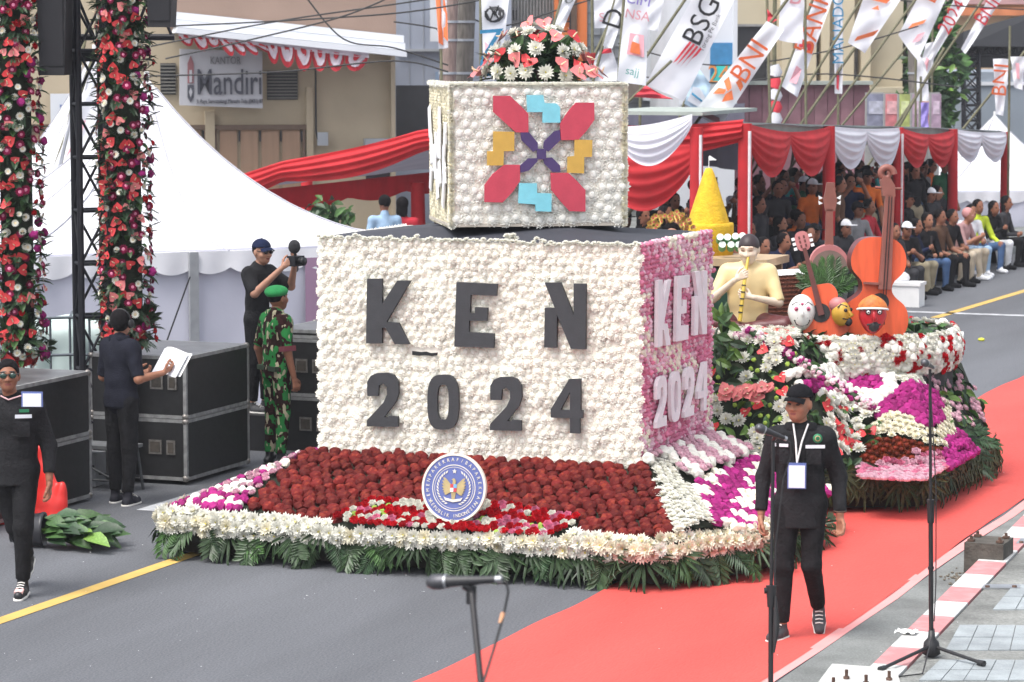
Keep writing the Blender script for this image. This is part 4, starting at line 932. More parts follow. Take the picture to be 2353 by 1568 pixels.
def rotm(yaw=0,pitch=0,roll=0): return np.array((Matrix.Rotation(yaw,3,'Z')@Matrix.Rotation(pitch,3,'X')@Matrix.Rotation(roll,3,'Y')))
def head_parts(c,yaw,pitch,h=.0055,roll=0,sc=1.,detail=True):
    """face along -y; tags 0 skin,1 lips,2 dark(eye,brow)"""
    P_=[El((0,.012,.028),(.076,.094,.093)),El((0,-.018,-.035),(.06,.07,.075),k=.04),El((0,-.05,-.075),(.034,.034,.03),k=.035),
        Cp((0,-.083,.022),(0,-.102,-.018),.009,.014,k=.015),El((-.011,-.094,-.022),(.012,.012,.009),k=.012),El((.011,-.094,-.022),(.012,.012,.009),k=.012),
        Cp((-.04,-.076,.034),(.04,-.076,.034),.011,k=.022),El((.042,-.058,-.018),(.026,.026,.024),k=.025),El((-.042,-.058,-.018),(.026,.026,.024),k=.025),
        Cp((-.02,-.083,-.047),(.02,-.083,-.047),.0075,k=.008),Cp((-.015,-.081,-.057),(.015,-.081,-.057),.008,k=.008),
        El((.079,.012,-.002),(.011,.022,.032),k=.012),El((-.079,.012,-.002),(.011,.022,.032),k=.012),
        El((.032,-.096,.014),(.017,.016,.011),neg=True,k=.012),El((-.032,-.096,.014),(.017,.016,.011),neg=True,k=.012)]
    v,f,t=surf(P_,h,.03)
    fc=v[f].mean(1); t=np.zeros(len(f),int); ax_=np.abs(fc[:,0]); fr=fc[:,1]<-.055
    t[fr&(((ax_-.0)/.024)**2+((fc[:,2]+.052)/.0095)**2<1)]=1
    t[fr&(((ax_-.033)/.016)**2+((fc[:,2]-.013)/.0075)**2<1)]=2
    t[fr&(((ax_-.034)/.024)**2+((fc[:,2]-.036-.004*(ax_<.04))/.0065)**2<1)]=2
    Rm=rotm(yaw,pitch,roll); return (v*sc)@Rm.T+np.array(c),f,t
def hand_parts(w,d,pn,side,curl=.5,h=.0046,spread=.12,sc=1.,tcurl=.4):
    """w wrist, d finger direction, pn palm normal (palm faces pn), side=+1 if thumb on cross(d,pn) side"""
    d=np.array(d,float); d/=np.linalg.norm(d); pn=np.array(pn,float); pn-=d*(pn@d); pn/=np.linalg.norm(pn); t=np.cross(d,pn)*side
    P_=[Cp((0,-.02,0),(0,.02,0),.024,.026,k=.02,sy=1)]
    L=lambda x,y,z:(x,y,z)   # local: x thumb side, y along fingers, z palm normal
    P_=[Cp((0,-.03,0),(0,.015,0),.024,.024),]
    for i in range(4): P_.append(Cp((.008-.006*i,.015,0),(.028-.0185*i,.083-.004*abs(i-1.2),-.002),.0135,.0115,k=.012))
    for i,(ln) in enumerate((.068,.076,.071,.055)):
        b=np.array((.028-.0185*i,.083-.004*abs(i-1.2),-.002)); a=curl*(.55+.12*i); sp=(1.2-i)*spread*.5
        for s,(q,rr) in enumerate(((.45,.0092),(.32,.0084),(.23,.0074))):
            e=b+ln*q*np.array((math.sin(sp),math.cos(a)*math.cos(sp),math.sin(a))); P_.append(Cp(b,e,rr+.0007,rr,k=.004)); b=e; a+=curl*1.05
    b=np.array((.022,.012,.004)); 
    for q,an,rr in((.042,.75,.0125),(.032,.75-tcurl,.0105),(.026,.75-2*tcurl,.009)):
        e=b+q*np.array((math.sin(an),math.cos(an),.35+.2*tcurl)); P_.append(Cp(b,e,rr+.001,rr,k=.008)); b=e
    v,f,tg=surf(P_,h,.01); v=v*sc
    out=np.array(w)+v[:,[0]]*t+v[:,[1]]*d+v[:,[2]]*pn
    if side*1<0: f=f[:,::-1]
    # handedness: (t,d,pn) orientation
    if np.dot(np.cross(t,d),pn)<0 and side>0 or np.dot(np.cross(t,d),pn)>0 and side<0: f=f[:,::-1]
    return out,f,np.zeros(len(f),int)
skin=lambda n,c: mat(n,c,.55,.1,14,.05,80,spec=.35)
SK1=skin('skin_tan',(.33,.15,.092)); SK2_=skin('skin_brown',(.26,.11,.066)); SK3=skin('skin_light',(.42,.22,.15)); lipm=skin('lips',(.21,.065,.055)); eyem=mat('eye_brow_dark',(.012,.01,.009),.5)
hairm=mat('black_hair',(.008,.007,.008),.85,.3,40,.3,90,spec=.12); _fd=np.random.RandomState(3).normal(size=(7,3))
def wr(a,s):
    def f(x,y,z):
        o=0
        for i,d in enumerate(_fd):
            k=s*(.35+.16*i); w=d/np.linalg.norm(d); o=o+np.sin(k*(w[0]*x+w[1]*y+.8*w[2]*z)+i*1.9+1.5*np.sin(5*x*w[2]+6*z*w[0]+i))/(1+.35*i)
        return a*.42*(np.abs(o)-.9)
    return f
camo=mat('camouflage_cloth',(.02,.1,.03),.9,.2,9,.3,60,spec=.1)
def camo_nodes(m):
    t=m.node_tree;N=t.nodes;L=t.links;b=N['Principled BSDF']; tc=N.new('ShaderNodeTexCoord'); prev=None
    cols=[(.024,.17,.045),(.02,.008,.008),(.38,.34,.24),(.035,.012,.012)]
    src=None
    for i,(sc,th,c) in enumerate(((6,.0,cols[0]),(11,.5,cols[1]),(20,.6,cols[2]),(16,.6,cols[3]))):
        if i==0:
            rgb=N.new('ShaderNodeRGB'); rgb.outputs[0].default_value=(*c,1); src=rgb.outputs[0]; continue
        mp=N.new('ShaderNodeMapping'); mp.inputs['Location'].default_value=(i*7.3,i*2.1,i*4.7); mp.inputs['Scale'].default_value=(1,1,.8 if i!=2 else .45); L.new(tc.outputs['Object'],mp.inputs[0])
        nz=N.new('ShaderNodeTexNoise'); nz.inputs['Scale'].default_value=sc; nz.inputs['Detail'].default_value=1.5; L.new(mp.outputs[0],nz.inputs['Vector'])
        g=N.new('ShaderNodeMath'); g.operation='GREATER_THAN'; g.inputs[1].default_value=th; L.new(nz.outputs['Fac'],g.inputs[0])
        mxn=N.new('ShaderNodeMix'); mxn.data_type='RGBA'; L.new(g.outputs[0],mxn.inputs[0]); L.new(src,mxn.inputs[6]); mxn.inputs[7].default_value=(*c,1); src=mxn.outputs[2]
    L.new(src,b.inputs['Base Color'])
camo_nodes(camo)
blackpoly=mat('black_work_shirt',(.016,.016,.018),.9,.35,9,.5,45,spec=.2); blackjean=mat('black_trousers',(.012,.012,.0135),.9,.35,10,.5,50,spec=.18); navy=mat('navy_polo',(.013,.014,.022),.9,.2,14,.25,80,spec=.12); sole=mat('shoe_sole',(.72,.7,.66),.6); shoeb=mat('shoe_grey',(.05,.05,.055),.7,.2,20)
def sl_cut(a,b,t):  # cut plane at fraction t along a->b, keep start side
    a=np.array(a,float);b=np.array(b,float);d=(b-a)/np.linalg.norm(b-a); p=a+(b-a)*t; return (tuple(p),tuple(d))
def human(name,label,loc,rz,J,skinm=SK1,shirt=blackpoly,trous=blackjean,sleeve=1.,hem=.80,hemround=0.,shirtname='shirt',shoes=(shoeb,sole),fat=1.,bodyparts=True,head=(0,0,0),hands=True,shoe_kind='low'):
    """J joints in metres, front -y, L=+x"""
    t=thing(name,label,'person',loc,rz)
    j={k:np.array(v,float) for k,v in J.items() if not k.startswith(('hand','hsc'))}
    pel=j['pel']; ch=j['chest']; nk_=j['neck']; hd=j['head']
    up=(ch-pel); 
    waist=pel+up*.42
    def torso(e,tag=0):
        L=[Cp(pel+[-.07,0,0],pel+[.07,0,0],.105*fat+e,sy=.85,tag=tag),Cp(pel,waist,.135*fat+e,(.128 if e<0 else .145)*fat+e,sy=.72,tag=tag),Cp(waist,ch,(.128 if e<0 else .145)*fat+e,.15*fat+e,sy=.68,tag=tag),
           Cp(ch+(j['shL']-ch)*.45,ch+(j['shR']-ch)*.45,.12*fat+e,sy=.72,tag=tag),Cp(j['shL']-[.012,0,0.008],j['shR']+[.012,0,-.008],.05+e,sy=.95,k=.06,tag=tag),Cp(ch,nk_,.09+e,.062+e*.3,k=.05,tag=tag)]
        return L
    B=[];
    core=torso(-.025)+[Cp(nk_-[0,0,.05],hd+np.array(J.get('nkoff',(0,.012,-.075))),.056,.05,k=.02)]
    for s in 'LR':
        core+=[Cp(j['sh'+s],j['el'+s],.05,.04),Cp(j['el'+s],j['wr'+s],.041,.027,k=.02)]
        if sleeve<1: pass
        core+=[Cp(pel+[.085 if s=='L' else -.085,0,-.02],j['kn'+s],.08,.052),Cp(j['kn'+s],j['an'+s],.054,.036)]
    B.append(surf(core,.0115,.03)); B[-1]=(B[-1][0],B[-1][1],np.zeros(len(B[-1][1]),int))
    B.append(head_parts(hd,*head,sc=J.get('hsc',1.)))
    if hands:
        for s in 'LR':
            g=J.get('hand'+s)
            if g is None: dd=j['wr'+s]-j['el'+s]; g=(dd,(-.9 if s=='L' else .9,-.1,-.1),.55)
            B.append(hand_parts(j['wr'+s]+np.array(g[0])/np.linalg.norm(g[0])*.02,g[0],g[1],-1 if s=='L' else 1,g[2],**(g[3] if len(g)>3 else {})))
    body=sobj(B,'body',[skinm,lipm if skinm in(SK1,SK2_,SK3) else skinm,eyem if skinm in(SK1,SK2_,SK3) else mat('statue_paint_brown',(.42,.27,.19),.5)],t)
    # shirt
    S=torso(.012)
    if hem<pel[2]: S.append(Cp(pel,(pel[0],pel[1],hem-.1),.15*fat,.165*fat,sy=.78,cut=[((0,0,hem),(0,0,-1))],k=.03))
    for s in 'LR':
        if sleeve<=1: S.append(Cp(j['sh'+s],j['el'+s],.064*fat,.056,cut=[sl_cut(j['sh'+s],j['el'+s],sleeve)] if sleeve<1 else [],k=.04))
        else:
            S+= [Cp(j['sh'+s],j['el'+s],.064*fat,.056,k=.04),Cp(j['el'+s],j['wr'+s],.055,.042,cut=[sl_cut(j['el'+s],j['wr'+s],sleeve-1)],k=.02)]
    v=surf(S,.0105,.03,noise=wr(.008,30)); sobj([(v[0],v[1],v[2]*0)],shirtname,[shirt],t)
    # trousers
    T=[Cp(pel+[-.07,0,.0],pel+[.07,0,.0],.112*fat,sy=.85,cut=[((0,0,pel[2]+.08),(0,0,1))])]
    for s in 'LR':
        hp=pel+[.085 if s=='L' else -.085,0,-.02]
        T+=[Cp(hp,j['kn'+s],.094*fat,.066*fat),Cp(j['kn'+s],j['an'+s],.066*fat,.05,cut=[sl_cut(j['kn'+s],j['an'+s],.93)],k=.02)]
    v=surf(T,.0105,.02,noise=wr(.007,36)); sobj([(v[0],v[1],v[2]*0)],'trousers',[trous],t)
    # shoes
    for s in 'LR':
        a=j['an'+s]; td=np.array(J.get('toe'+s,(0,-1,0)),float); td/=np.linalg.norm(td); upv=np.array(J.get('sup'+s,(0,0,1)),float); upv-=td*(upv@td); upv/=np.linalg.norm(upv)
        hz=a-upv*.055-td*.03; sh=[Cp(hz,hz+td*.1,.04,.042,k=.02,cut=[(tuple(hz-upv*.022),tuple(-upv))]),Cp(hz+td*.1,hz+td*.185,.044,.034,k=.02,cut=[(tuple(hz-upv*.022),tuple(-upv))]),Cp(a-upv*.02,a+upv*(.05 if shoe_kind=='high' else .005),.042,.04,k=.02)]
        v=surf(sh,.0085,.02); so_=sobj([(v[0],v[1],v[2]*0)],'shoe',[shoes[0]],t)
        sw=[Cp(hz-upv*.02,hz+td*.1-upv*.02,.045,.047,cut=[(tuple(hz-upv*.04),tuple(-upv)),(tuple(hz-upv*.017),tuple(upv))]),Cp(hz+td*.1-upv*.02,hz+td*.188-upv*.02,.047,.038,cut=[(tuple(hz-upv*.04),tuple(-upv)),(tuple(hz-upv*.017),tuple(upv))])]
        v=surf(sw,.0075,.01); link_parent=sobj([(v[0],v[1],v[2]*0)],'sole',[shoes[1]],t)
        lc=MB()
        for i in range(4):
            c=a+td*(.05+.024*i)+upv*(.014-.012*i); sd_=np.cross(td,upv); lc.tube([c-sd_*.026,c+upv*.006,c+sd_*.026],.0045,5)
        lc.obj('laces',[sole],t)
    return t,j
def hair_cap(t,c,yaw,pitch,mt,name,cuts,r=(.084,.102,.1),off=(0,.014,.03),roll=0,noise=None):
    cc=[(p,n) for p,n in cuts]
    v,f,g=surf([El(off,r,cut=cc)],.006,.01,noise=noise); Rm=rotm(yaw,pitch,roll); return sobj([(v@Rm.T+np.array(c),f,g*0)],name,[mt],t)
def cap(t,c,yaw,pitch,mt):
    Rm=rotm(yaw,pitch); Q=lambda *p: tuple(np.array(p)@Rm.T+np.array(c))
    v,f,g=surf([El((0,.012,.05),(.088,.106,.088),cut=[((0,0,.05),(0,-.12,-1))])],.006,.01); o=sobj([(v@Rm.T+np.array(c),f,g*0)],'cap',[mt],t)
    m=MB()
    def fn(a,b):
        x=(a-.5)*2; w=.078*x; y=-.088*math.sqrt(max(0,1-.62*x*x))-.062*b*math.sqrt(max(0,1-.75*x*x)); z=.062-.016*b-.014*x*x*b-.014*x*x
        return Q(w,y,z)
    m.grid(fn,14,5); m.grid(lambda a,b: tuple(np.array(fn(1-a,b))-np.array((0,0,.004))),14,5); m.tube([Q(0,.012,.137),Q(0,.012,.143)],.008,8); m.obj('brim',mt,o); return o
def lbox(t,c,d,mt,name,rz=0,rx=0,ry=0): m=MB(); m.box((0,0,0),d,M=mx(c,rz,ry,rx)); return m.obj(name,mt,t)
BASEJ=dict(pel=(0,0,.93),chest=(0,-.005,1.27),neck=(0,.01,1.445),head=(0,-.012,1.59),shL=(.166,0,1.38),shR=(-.166,0,1.38),elL=(.235,.02,1.1),elR=(-.235,.02,1.1),wrL=(.245,-.04,.86),wrR=(-.245,-.04,.86),knL=(.095,-.01,.5),knR=(-.095,-.01,.5),anL=(.1,.02,.085),anR=(-.1,.02,.085))
card=mat('badge_card',(.72,.74,.8),.4,.03); lany=mat('lanyard_white',(.7,.68,.68),.7); badgeb=mat('badge_blue',(.1,.14,.35),.5); grn=mat('crest_green',(.02,.2,.09),.6)
# --- the walking man on the carpet
J=dict(BASEJ); J.update(pel=(0,0,.93),head=(-.015,-.02,1.6),elR=(-.25,.05,1.1),wrR=(-.262,-.02,.855),elL=(.255,.06,1.1),wrL=(.268,-.04,.86),
  knR=(-.105,-.04,.5),anR=(-.12,.0,.085),toeR=(-.45,-1,0),knL=(.08,-.03,.51),anL=(.125,.26,.165),toeL=(.06,-1,-.75),supL=(0,-.6,1),
  handL=((.05,-.12,-1),(-.5,-.6,0),.75),handR=((-.02,-.1,-1),(.8,-.2,0),.65))
wp=P(1806,1476,z=0)
capm=mat('black_cap_cloth',(.01,.01,.012),.9,.2,30,.3,100,spec=.1)
wk,j=human('person','man in black cap and long black shirt walking along the red carpet',(wp[0]+.045,wp[1]+.16,0),R(14),J,SK1,blackpoly,blackjean,sleeve=1.93,hem=.77,head=(R(-24),R(2)))
hc=j['head']; cap(wk,hc,R(-24),R(2),capm); hair_cap(wk,hc,R(-24),R(2),hairm,'hair',[((0,.0,0),(0,-1,.1)),((0,0,-.055),(0,0,-1)),((0,0,.06),(0,0,1))],r=(.0835,.1,.09))
v=surf([Cp((-.06,-.02,1.44),(.06,-.02,1.44),.055,sy=1,cut=[((0,0,1.478),(0,0,1))])],.008,.01); sobj([(v[0],v[1],v[2]*0)],'collar',[blackpoly],wk)
for pts in ([(-.05,-.075,1.475),(-.03,-.13,1.36),(-.02,-.145,1.22)],[(.05,-.07,1.475),(.01,-.13,1.36),(-.02,-.145,1.22)]): m=MB(); m.tube(pts,.007,5); m.obj('lanyard',lany,wk)
def badge(t,c,w,h,rx=0): 
    lbox(t,c,(w,.008,h),badgeb,'badge_holder',rx=rx); o=lbox(t,(c[0],c[1]-.006,c[2]-.005),(w*.86,.004,h*.86),card,'badge_card',rx=rx)
badge(wk,(-.02,-.155,1.135),.125,.175)
lbox(wk,(.1,-.128,1.33),(.13,.006,.022),card,'name_strip',rz=R(10)); lbox(wk,(-.11,-.126,1.335),(.06,.006,.02),card,'name_strip',rz=R(-10)); lbox(wk,(-.175,-.095,1.335),(.03,.006,.022),card,'patch',rz=R(-40))
m=MB(); m.lathe([(0,.004),(.032,.004),(.032,0),(0,0)],18,M=mx((.115,-.122,1.385),R(10),0,PI/2)); m.obj('crest',grn,wk); m=MB(); m.lathe([(.014,.007),(.02,.007),(.02,.004),(.014,.004)],12,M=mx((.115,-.122,1.385),R(10),0,PI/2)); m.obj('crest_ring',gold,wk)
for s in(-1,1): lbox(wk,(s*.09,-.127,1.26),(.1,.006,.1),blackpoly,'pocket',rz=R(7*s))
m=MB(); m.tube([(-.262+.04*math.cos(a)+.53,-.045+.04*math.sin(a),.885) for a in np.linspace(0,2*PI,14)],.006,5); m.obj('bracelet',rust,wk)
# --- man at the left frame edge, striding, sunglasses
J=dict(BASEJ); J.update(head=(-.02,-.03,1.61),knL=(.09,-.1,.52),anL=(.07,-.06,.1),toeL=(.0,-1,-.08),knR=(0,.06,.5),anR=(.0,.42,.22),toeR=(0,-1,-.6),supR=(0,-.5,1),elL=(.26,.03,1.1),wrL=(.275,-.05,.86),elR=(-.25,.06,1.1),wrR=(-.27,.08,.86),handL=((.02,-.1,-1),(-.8,-.3,0),.5))
lp=P(42,1372,z=0)
lm,j=human('person','man with sunglasses and black shirt striding at the left edge of the road',(lp[0]-.06,lp[1]+.06,0),R(18),J,SK2_,blackpoly,blackjean,sleeve=1.8,hem=.82,fat=1.1,head=(R(12),R(-2)),shoes=(black,sole),shoe_kind='high')
hc=j['head']; hair_cap(lm,hc,R(12),R(-2),hairm,'hair',[((0,-.06,.06),(0,-.8,-.45)),((0,0,-.03),(0,-.5,-1))],r=(.083,.102,.1),noise=wr(.004,90))
Rm=rotm(R(12),R(-2))
for s in(-1,1): 
    m=MB(); m.ball(np.array((s*.034,-.098,.012))@Rm.T+hc,(.028,.008,.02),10,6); m.obj('sunglass_lens',mat('lens_green',(.02,.05,.04),.1),lm)
m=MB(); m.tube([np.array(p)@Rm.T+hc for p in((-.08,-.02,.02),(-.064,-.09,.022),(0,-.105,.02),(.064,-.09,.022),(.08,-.02,.02))],.004,5); m.obj('sunglass_frame',black,lm)
m=MB(); m.tube([(-.07,-.05,1.47),(.0,-.115,1.45),(.08,-.09,1.475),(.17,-.2,1.5)],.006,5); m.obj('lanyard',mat('lanyard_pink',(.65,.4,.42),.7),lm)
badge(lm,(.2,-.235,1.47),.155,.11); lbox(lm,(.115,-.15,1.335),(.12,.006,.026),card,'name_strip',rz=R(14)); lbox(lm,(.12,-.145,1.375),(.07,.006,.022),grn,'crest',rz=R(14)); lbox(lm,(.1,-.152,1.24),(.12,.007,.11),blackpoly,'pocket',rz=R(10))
lbox(lm,(.07,-.185,.062),(.062,.06,.02),mat('shoe_pink_toe',(.7,.42,.4),.6),'toe_patch',rx=R(12))
# --- man in navy polo seen from behind, headset, papers
J=dict(BASEJ); J.update(head=(.02,-.03,1.58),elL=(.24,.0,1.1),wrL=(.1,-.24,1.12),elR=(-.28,.03,1.12),wrR=(-.27,-.24,1.15),knL=(.1,-.01,.5),anL=(.12,-.02,.085),anR=(-.1,.02,.085),toeL=(.5,-1,0),toeR=(.35,-1,0),handR=((-.1,-1,.4),(.6,.1,.5),.7),handL=((-.5,-1,.1),(-.3,.2,1),.6))
np_=P(275,1160,z=0)
nm,j=human('person','man in dark navy polo seen from behind holding white papers by the flight cases',(np_[0],np_[1]+.05,0),R(158),J,SK1,navy,blackjean,sleeve=.95,hem=.86,fat=1.06,head=(R(28),R(-8)),shoes=(mat('canvas_black',(.012,.012,.02),.85),sole),shoe_kind='high')
hc=j['head']; hair_cap(nm,hc,R(28),R(-8),hairm,'hair',[((0,-.065,.04),(0,-1,-.5)),((0,0,-.075),(0,-.3,-1))],r=(.086,.106,.103),noise=wr(.004,80))
v=surf([Cp((-.05,.01,1.45),(.05,.01,1.45),.062,cut=[((0,0,1.482),(0,0,1))])],.008,.01); sobj([(v[0],v[1],v[2]*0)],'collar',[navy],nm)
Rm=rotm(R(28),R(-8))
m=MB(); m.tube([np.array((.092*math.cos(a),.012,.03+.1*math.sin(a)))@Rm.T+hc for a in np.linspace(-.1,PI+.1,16)],.008,6); m.obj('headset_band',black,nm)
for s in(-1,1): m=MB(); m.ball(np.array((s*.093,.01,.0))@Rm.T+hc,(.02,.036,.042),10,8); m.obj('ear_pad',black,nm)
m=MB(); m.grid(lambda a,b:(-.02-.36*a,-.33-.15*b+.03*a,1.13+.2*b+.015*math.sin(a*5)),6,6,sm=True); m.obj('papers',card,nm); m=MB(); m.grid(lambda a,b:(-.06-.34*a,-.335-.14*b,1.14+.19*b+.02*math.sin(a*4+1)),6,6,sm=True); m.obj('papers',white,nm)
for s in(.12,-.1): pass
# --- soldier in camouflage
J=dict(BASEJ); J.update(head=(.01,-.03,1.58),elL=(.255,.04,1.1),wrL=(.275,-.03,.85),elR=(-.25,.03,1.1),wrR=(-.26,-.03,.86),toeL=(.2,-1,0),toeR=(-.2,-1,0))
sp_=P(625,1068,z=0)
sm_,j=human('person','soldier in green camouflage and bright green beret seen from behind beside black cases',(sp_[0]+.03,sp_[1]+.05,0),R(148),J,SK2_,camo,camo,sleeve=.9,hem=.84,fat=1.02,head=(R(14),R(-4)),shoes=(black,black),shoe_kind='high')
hc=j['head']; Rm=rotm(R(14),R(-4)); hair_cap(sm_,hc,R(14),R(-4),hairm,'hair',[((0,-.02,.0),(0,-1,-.2)),((0,0,-.06),(0,-.3,-1))],r=(.081,.099,.083))
ber=mat('beret_green',(.015,.23,.06),.9,.12,20,.2,80); v,f,g=surf([El((.0,.02,.06),(.09,.108,.05),cut=[]),El((.035,-.015,.078),(.105,.105,.05),k=.03)],.006,.03); sobj([(v@Rm.T+hc,f,g*0)],'beret',[ber],sm_)
lbox(sm_,(-.245,.03,1.13),(.1,.13,.05),mat('maroon_cuff',(.12,.02,.03),.8),'armband',ry=R(8))
v=surf([Cp((-.05,.01,1.45),(.05,.01,1.45),.062,cut=[((0,0,1.482),(0,0,1))])],.008,.01); sobj([(v[0],v[1],v[2]*0)],'collar',[camo],sm_)
lbox(sm_,(0,.0,.93),(.31,.24,.045),mat('web_belt',(.02,.04,.02),.8),'belt')
# --- photographer behind the cases
J=dict(BASEJ); J.update(head=(.0,-.04,1.585),elL=(.25,-.2,1.24),wrL=(.09,-.38,1.47),elR=(-.26,-.16,1.2),wrR=(-.11,-.38,1.45),handL=((-.3,-.6,.8),(-.8,.2,.2),.9),handR=((.4,-.6,.6),(.8,.3,.2),.9))
cpz=.35; cp_=PD(596,700,29.7)
ph,j=human('person','photographer in blue cap, sunglasses and black shirt filming above the soldier',(cp_[0],cp_[1],cpz),R(76),J,SK3,blackpoly,blackjean,sleeve=.98,hem=.86,fat=1.06,head=(R(-8),R(4)))
hc=j['head']; cap(ph,hc,R(-8),R(4),mat('navy_cap_cloth',(.012,.018,.05),.9,.2,30,spec=.15)); hair_cap(ph,hc,R(-8),R(4),hairm,'hair',[((0,.0,0),(0,-1,.1)),((0,0,-.05),(0,0,-1)),((0,0,.06),(0,0,1))],r=(.0835,.1,.09))
Rm=rotm(R(-8),R(4))
for s in(-1,1): m=MB(); m.ball(np.array((s*.034,-.098,.014))@Rm.T+hc,(.03,.008,.019),10,6); m.obj('sunglass_lens',black,ph)
m=MB(); m.tube([np.array(p)@Rm.T+hc for p in((-.08,-.0,.02),(-.064,-.09,.022),(0,-.105,.02),(.064,-.09,.022),(.08,-.0,.02))],.004,5); m.obj('sunglass_frame',black,ph)
m=MB(); m.lathe([(.036,-.022),(.04,0),(.036,.022)],14,M=mx((.16,-.325,1.43),R(30),R(40),0)); m.obj('wrist_watch',darkmetal,ph)
lbox(ph,(.03,-.15,1.12),(.1,.008,.14),card,'badge_card')
cmt=thing('video_camera','black video camera with fluffy microphone held up by the photographer','camera',(cp_[0]+.35,cp_[1]-.2,1.85))
MM=mx((cp_[0],cp_[1],cpz),R(76)); m=MB(); m.box((0,-.47,1.52),(.15,.1,.1),M=MM); m.obj('body',darkmetal,cmt,True); m=MB(); m.lathe([(.04,0),(.038,.04),(.042,.06),(0,.06)],14,M=MM@mx((0,-.52,1.52),0,0,PI/2)); m.obj('lens',black,cmt,True)
m=MB(); m.ball(MM@Vector((-.02,-.47,1.66)),(.06,.06,.07),12,9); m.obj('microphone',mat('mic_fur',(.03,.03,.035),1,.4,60,.8,90),cmt,True); m=MB(); m.tube([MM@Vector((0,-.47,1.56)),MM@Vector((-.02,-.47,1.62))],.012,6); m.obj('mount',black,cmt,True)
pl_=thing('platform_case','low black case under the photographer, mostly hidden behind the soldier','flight case',(cp_[0],cp_[1],0)); m=MB(); m.box((cp_[0],cp_[1],.175),(.9,.6,.35)); m.obj('box',black,pl_,True)
# --- flute player statue (painted figure) seated cross legged on the float
cream_s=mat('statue_cream',(.74,.6,.47),.4,.05,8); shirt_y=mat('statue_shirt_yellow',(.74,.58,.3),.45,.06,8); pants=mat('statue_maroon',(.11,.025,.028),.45,.1,8)
sc_=P(1703,762,y=26.0); zz=1.34
J=dict(hsc=1.13,pel=(0,0,.13),chest=(0,.0,.46),neck=(0,.0,.64),head=(.01,-.05,.785),shL=(.19,0,.58),shR=(-.19,0,.58),elL=(.29,-.1,.31),wrL=(.07,-.27,.37),elR=(-.31,-.12,.34),wrR=(-.1,-.25,.52),knL=(.36,-.24,.12),knR=(-.36,-.24,.12),anL=(-.08,-.3,.08),anR=(.1,-.36,.08),toeL=(-1,-.2,0),toeR=(1,-.2,0),
  handL=((-1,-.1,.25),(.1,1,.1),.75),handR=((.75,-.2,.5),(.2,1,0),.75))
st=None
st,j=human('statue','painted statue of a seated man in yellow shirt playing a flute on the float',(sc_[0],sc_[1]+.2,zz),R(12),J,cream_s,shirt_y,pants,sleeve=.97,hem=.06,fat=1.16,head=(R(-6),R(12)),shoes=(cream_s,cream_s))
st['category']='statue'; hc=j['head']; hair_cap(st,hc,R(-6),R(12),mat('statue_hair',(.035,.022,.025),.5),'hair',[((0,-.08,.055),(0,-.55,-1)),],r=(.096,.119,.115))
m=MB(); m.tube([(0.015,-.145,.735),(-.01,-.28,.5),(-.04,-.36,.16)],[.014,.017,.02],8); m.obj('flute',mat('flute_yellow',(.6,.42,.06),.4),st)
for i in range(5): m=MB(); m.tube([(-.012-.006*i,-.285-.016*i,.485-.06*i),(-.013-.006*i,-.287-.016*i,.475-.06*i)],.0205,8); m.obj('flute_band',ink,st)
# --- person with a golden headdress behind the box
rp=P(1545,520,y=25.3); rt=thing('person','performer with golden flower headdress just behind the ivory box','person',(rp[0],rp[1],1.2))
v=surf([Cp((0,0,.2),(0,0,.75),.15,.13,sy=.7),Cp((-.17,0,.85),(.17,0,.85),.065),Cp((0,0,.75),(0,0,.85),.12),Cp((0,0,.85),(0,0,1.05),.055),Cp((.17,0,.85),(.2,-.1,.55),.05),Cp((-.17,0,.85),(-.2,-.1,.55),.05)],.015,.03); hv=head_parts((0,-.02,1.13),R(20),0); bo_=sobj([(v[0],v[1],v[2]*0),hv],'body',[SK3,lipm,eyem],rt)
rt.location.z=2.36-1.2
hair_cap(rt,(0,-.02,1.13),R(20),0,hairm,'hair',[((0,-.05,.05),(0,-1,-.6))]); gl_=mat('gold_leaf',(.6,.42,.12),.35,.2,20,metal=.4); gi=[]
for i in range(60):
    a=rng.uniform(-.1,PI+.1); r_=rng.uniform(.11,.22); gi.append((C(PPK) if 0 else GER[0],place(Matrix.Translation(rt.location)@Vector((r_*math.cos(a),-.03+rng.gauss(0,.03),1.19+r_*math.sin(a)*.75)),(rng.gauss(0,.4),-1,.3),.028,rng.random()*6)))
goldf=gerbera(5,gl_,ered); joined(rt,'golden_headdress',[(goldf,M) for _,M in gi],kind=None)
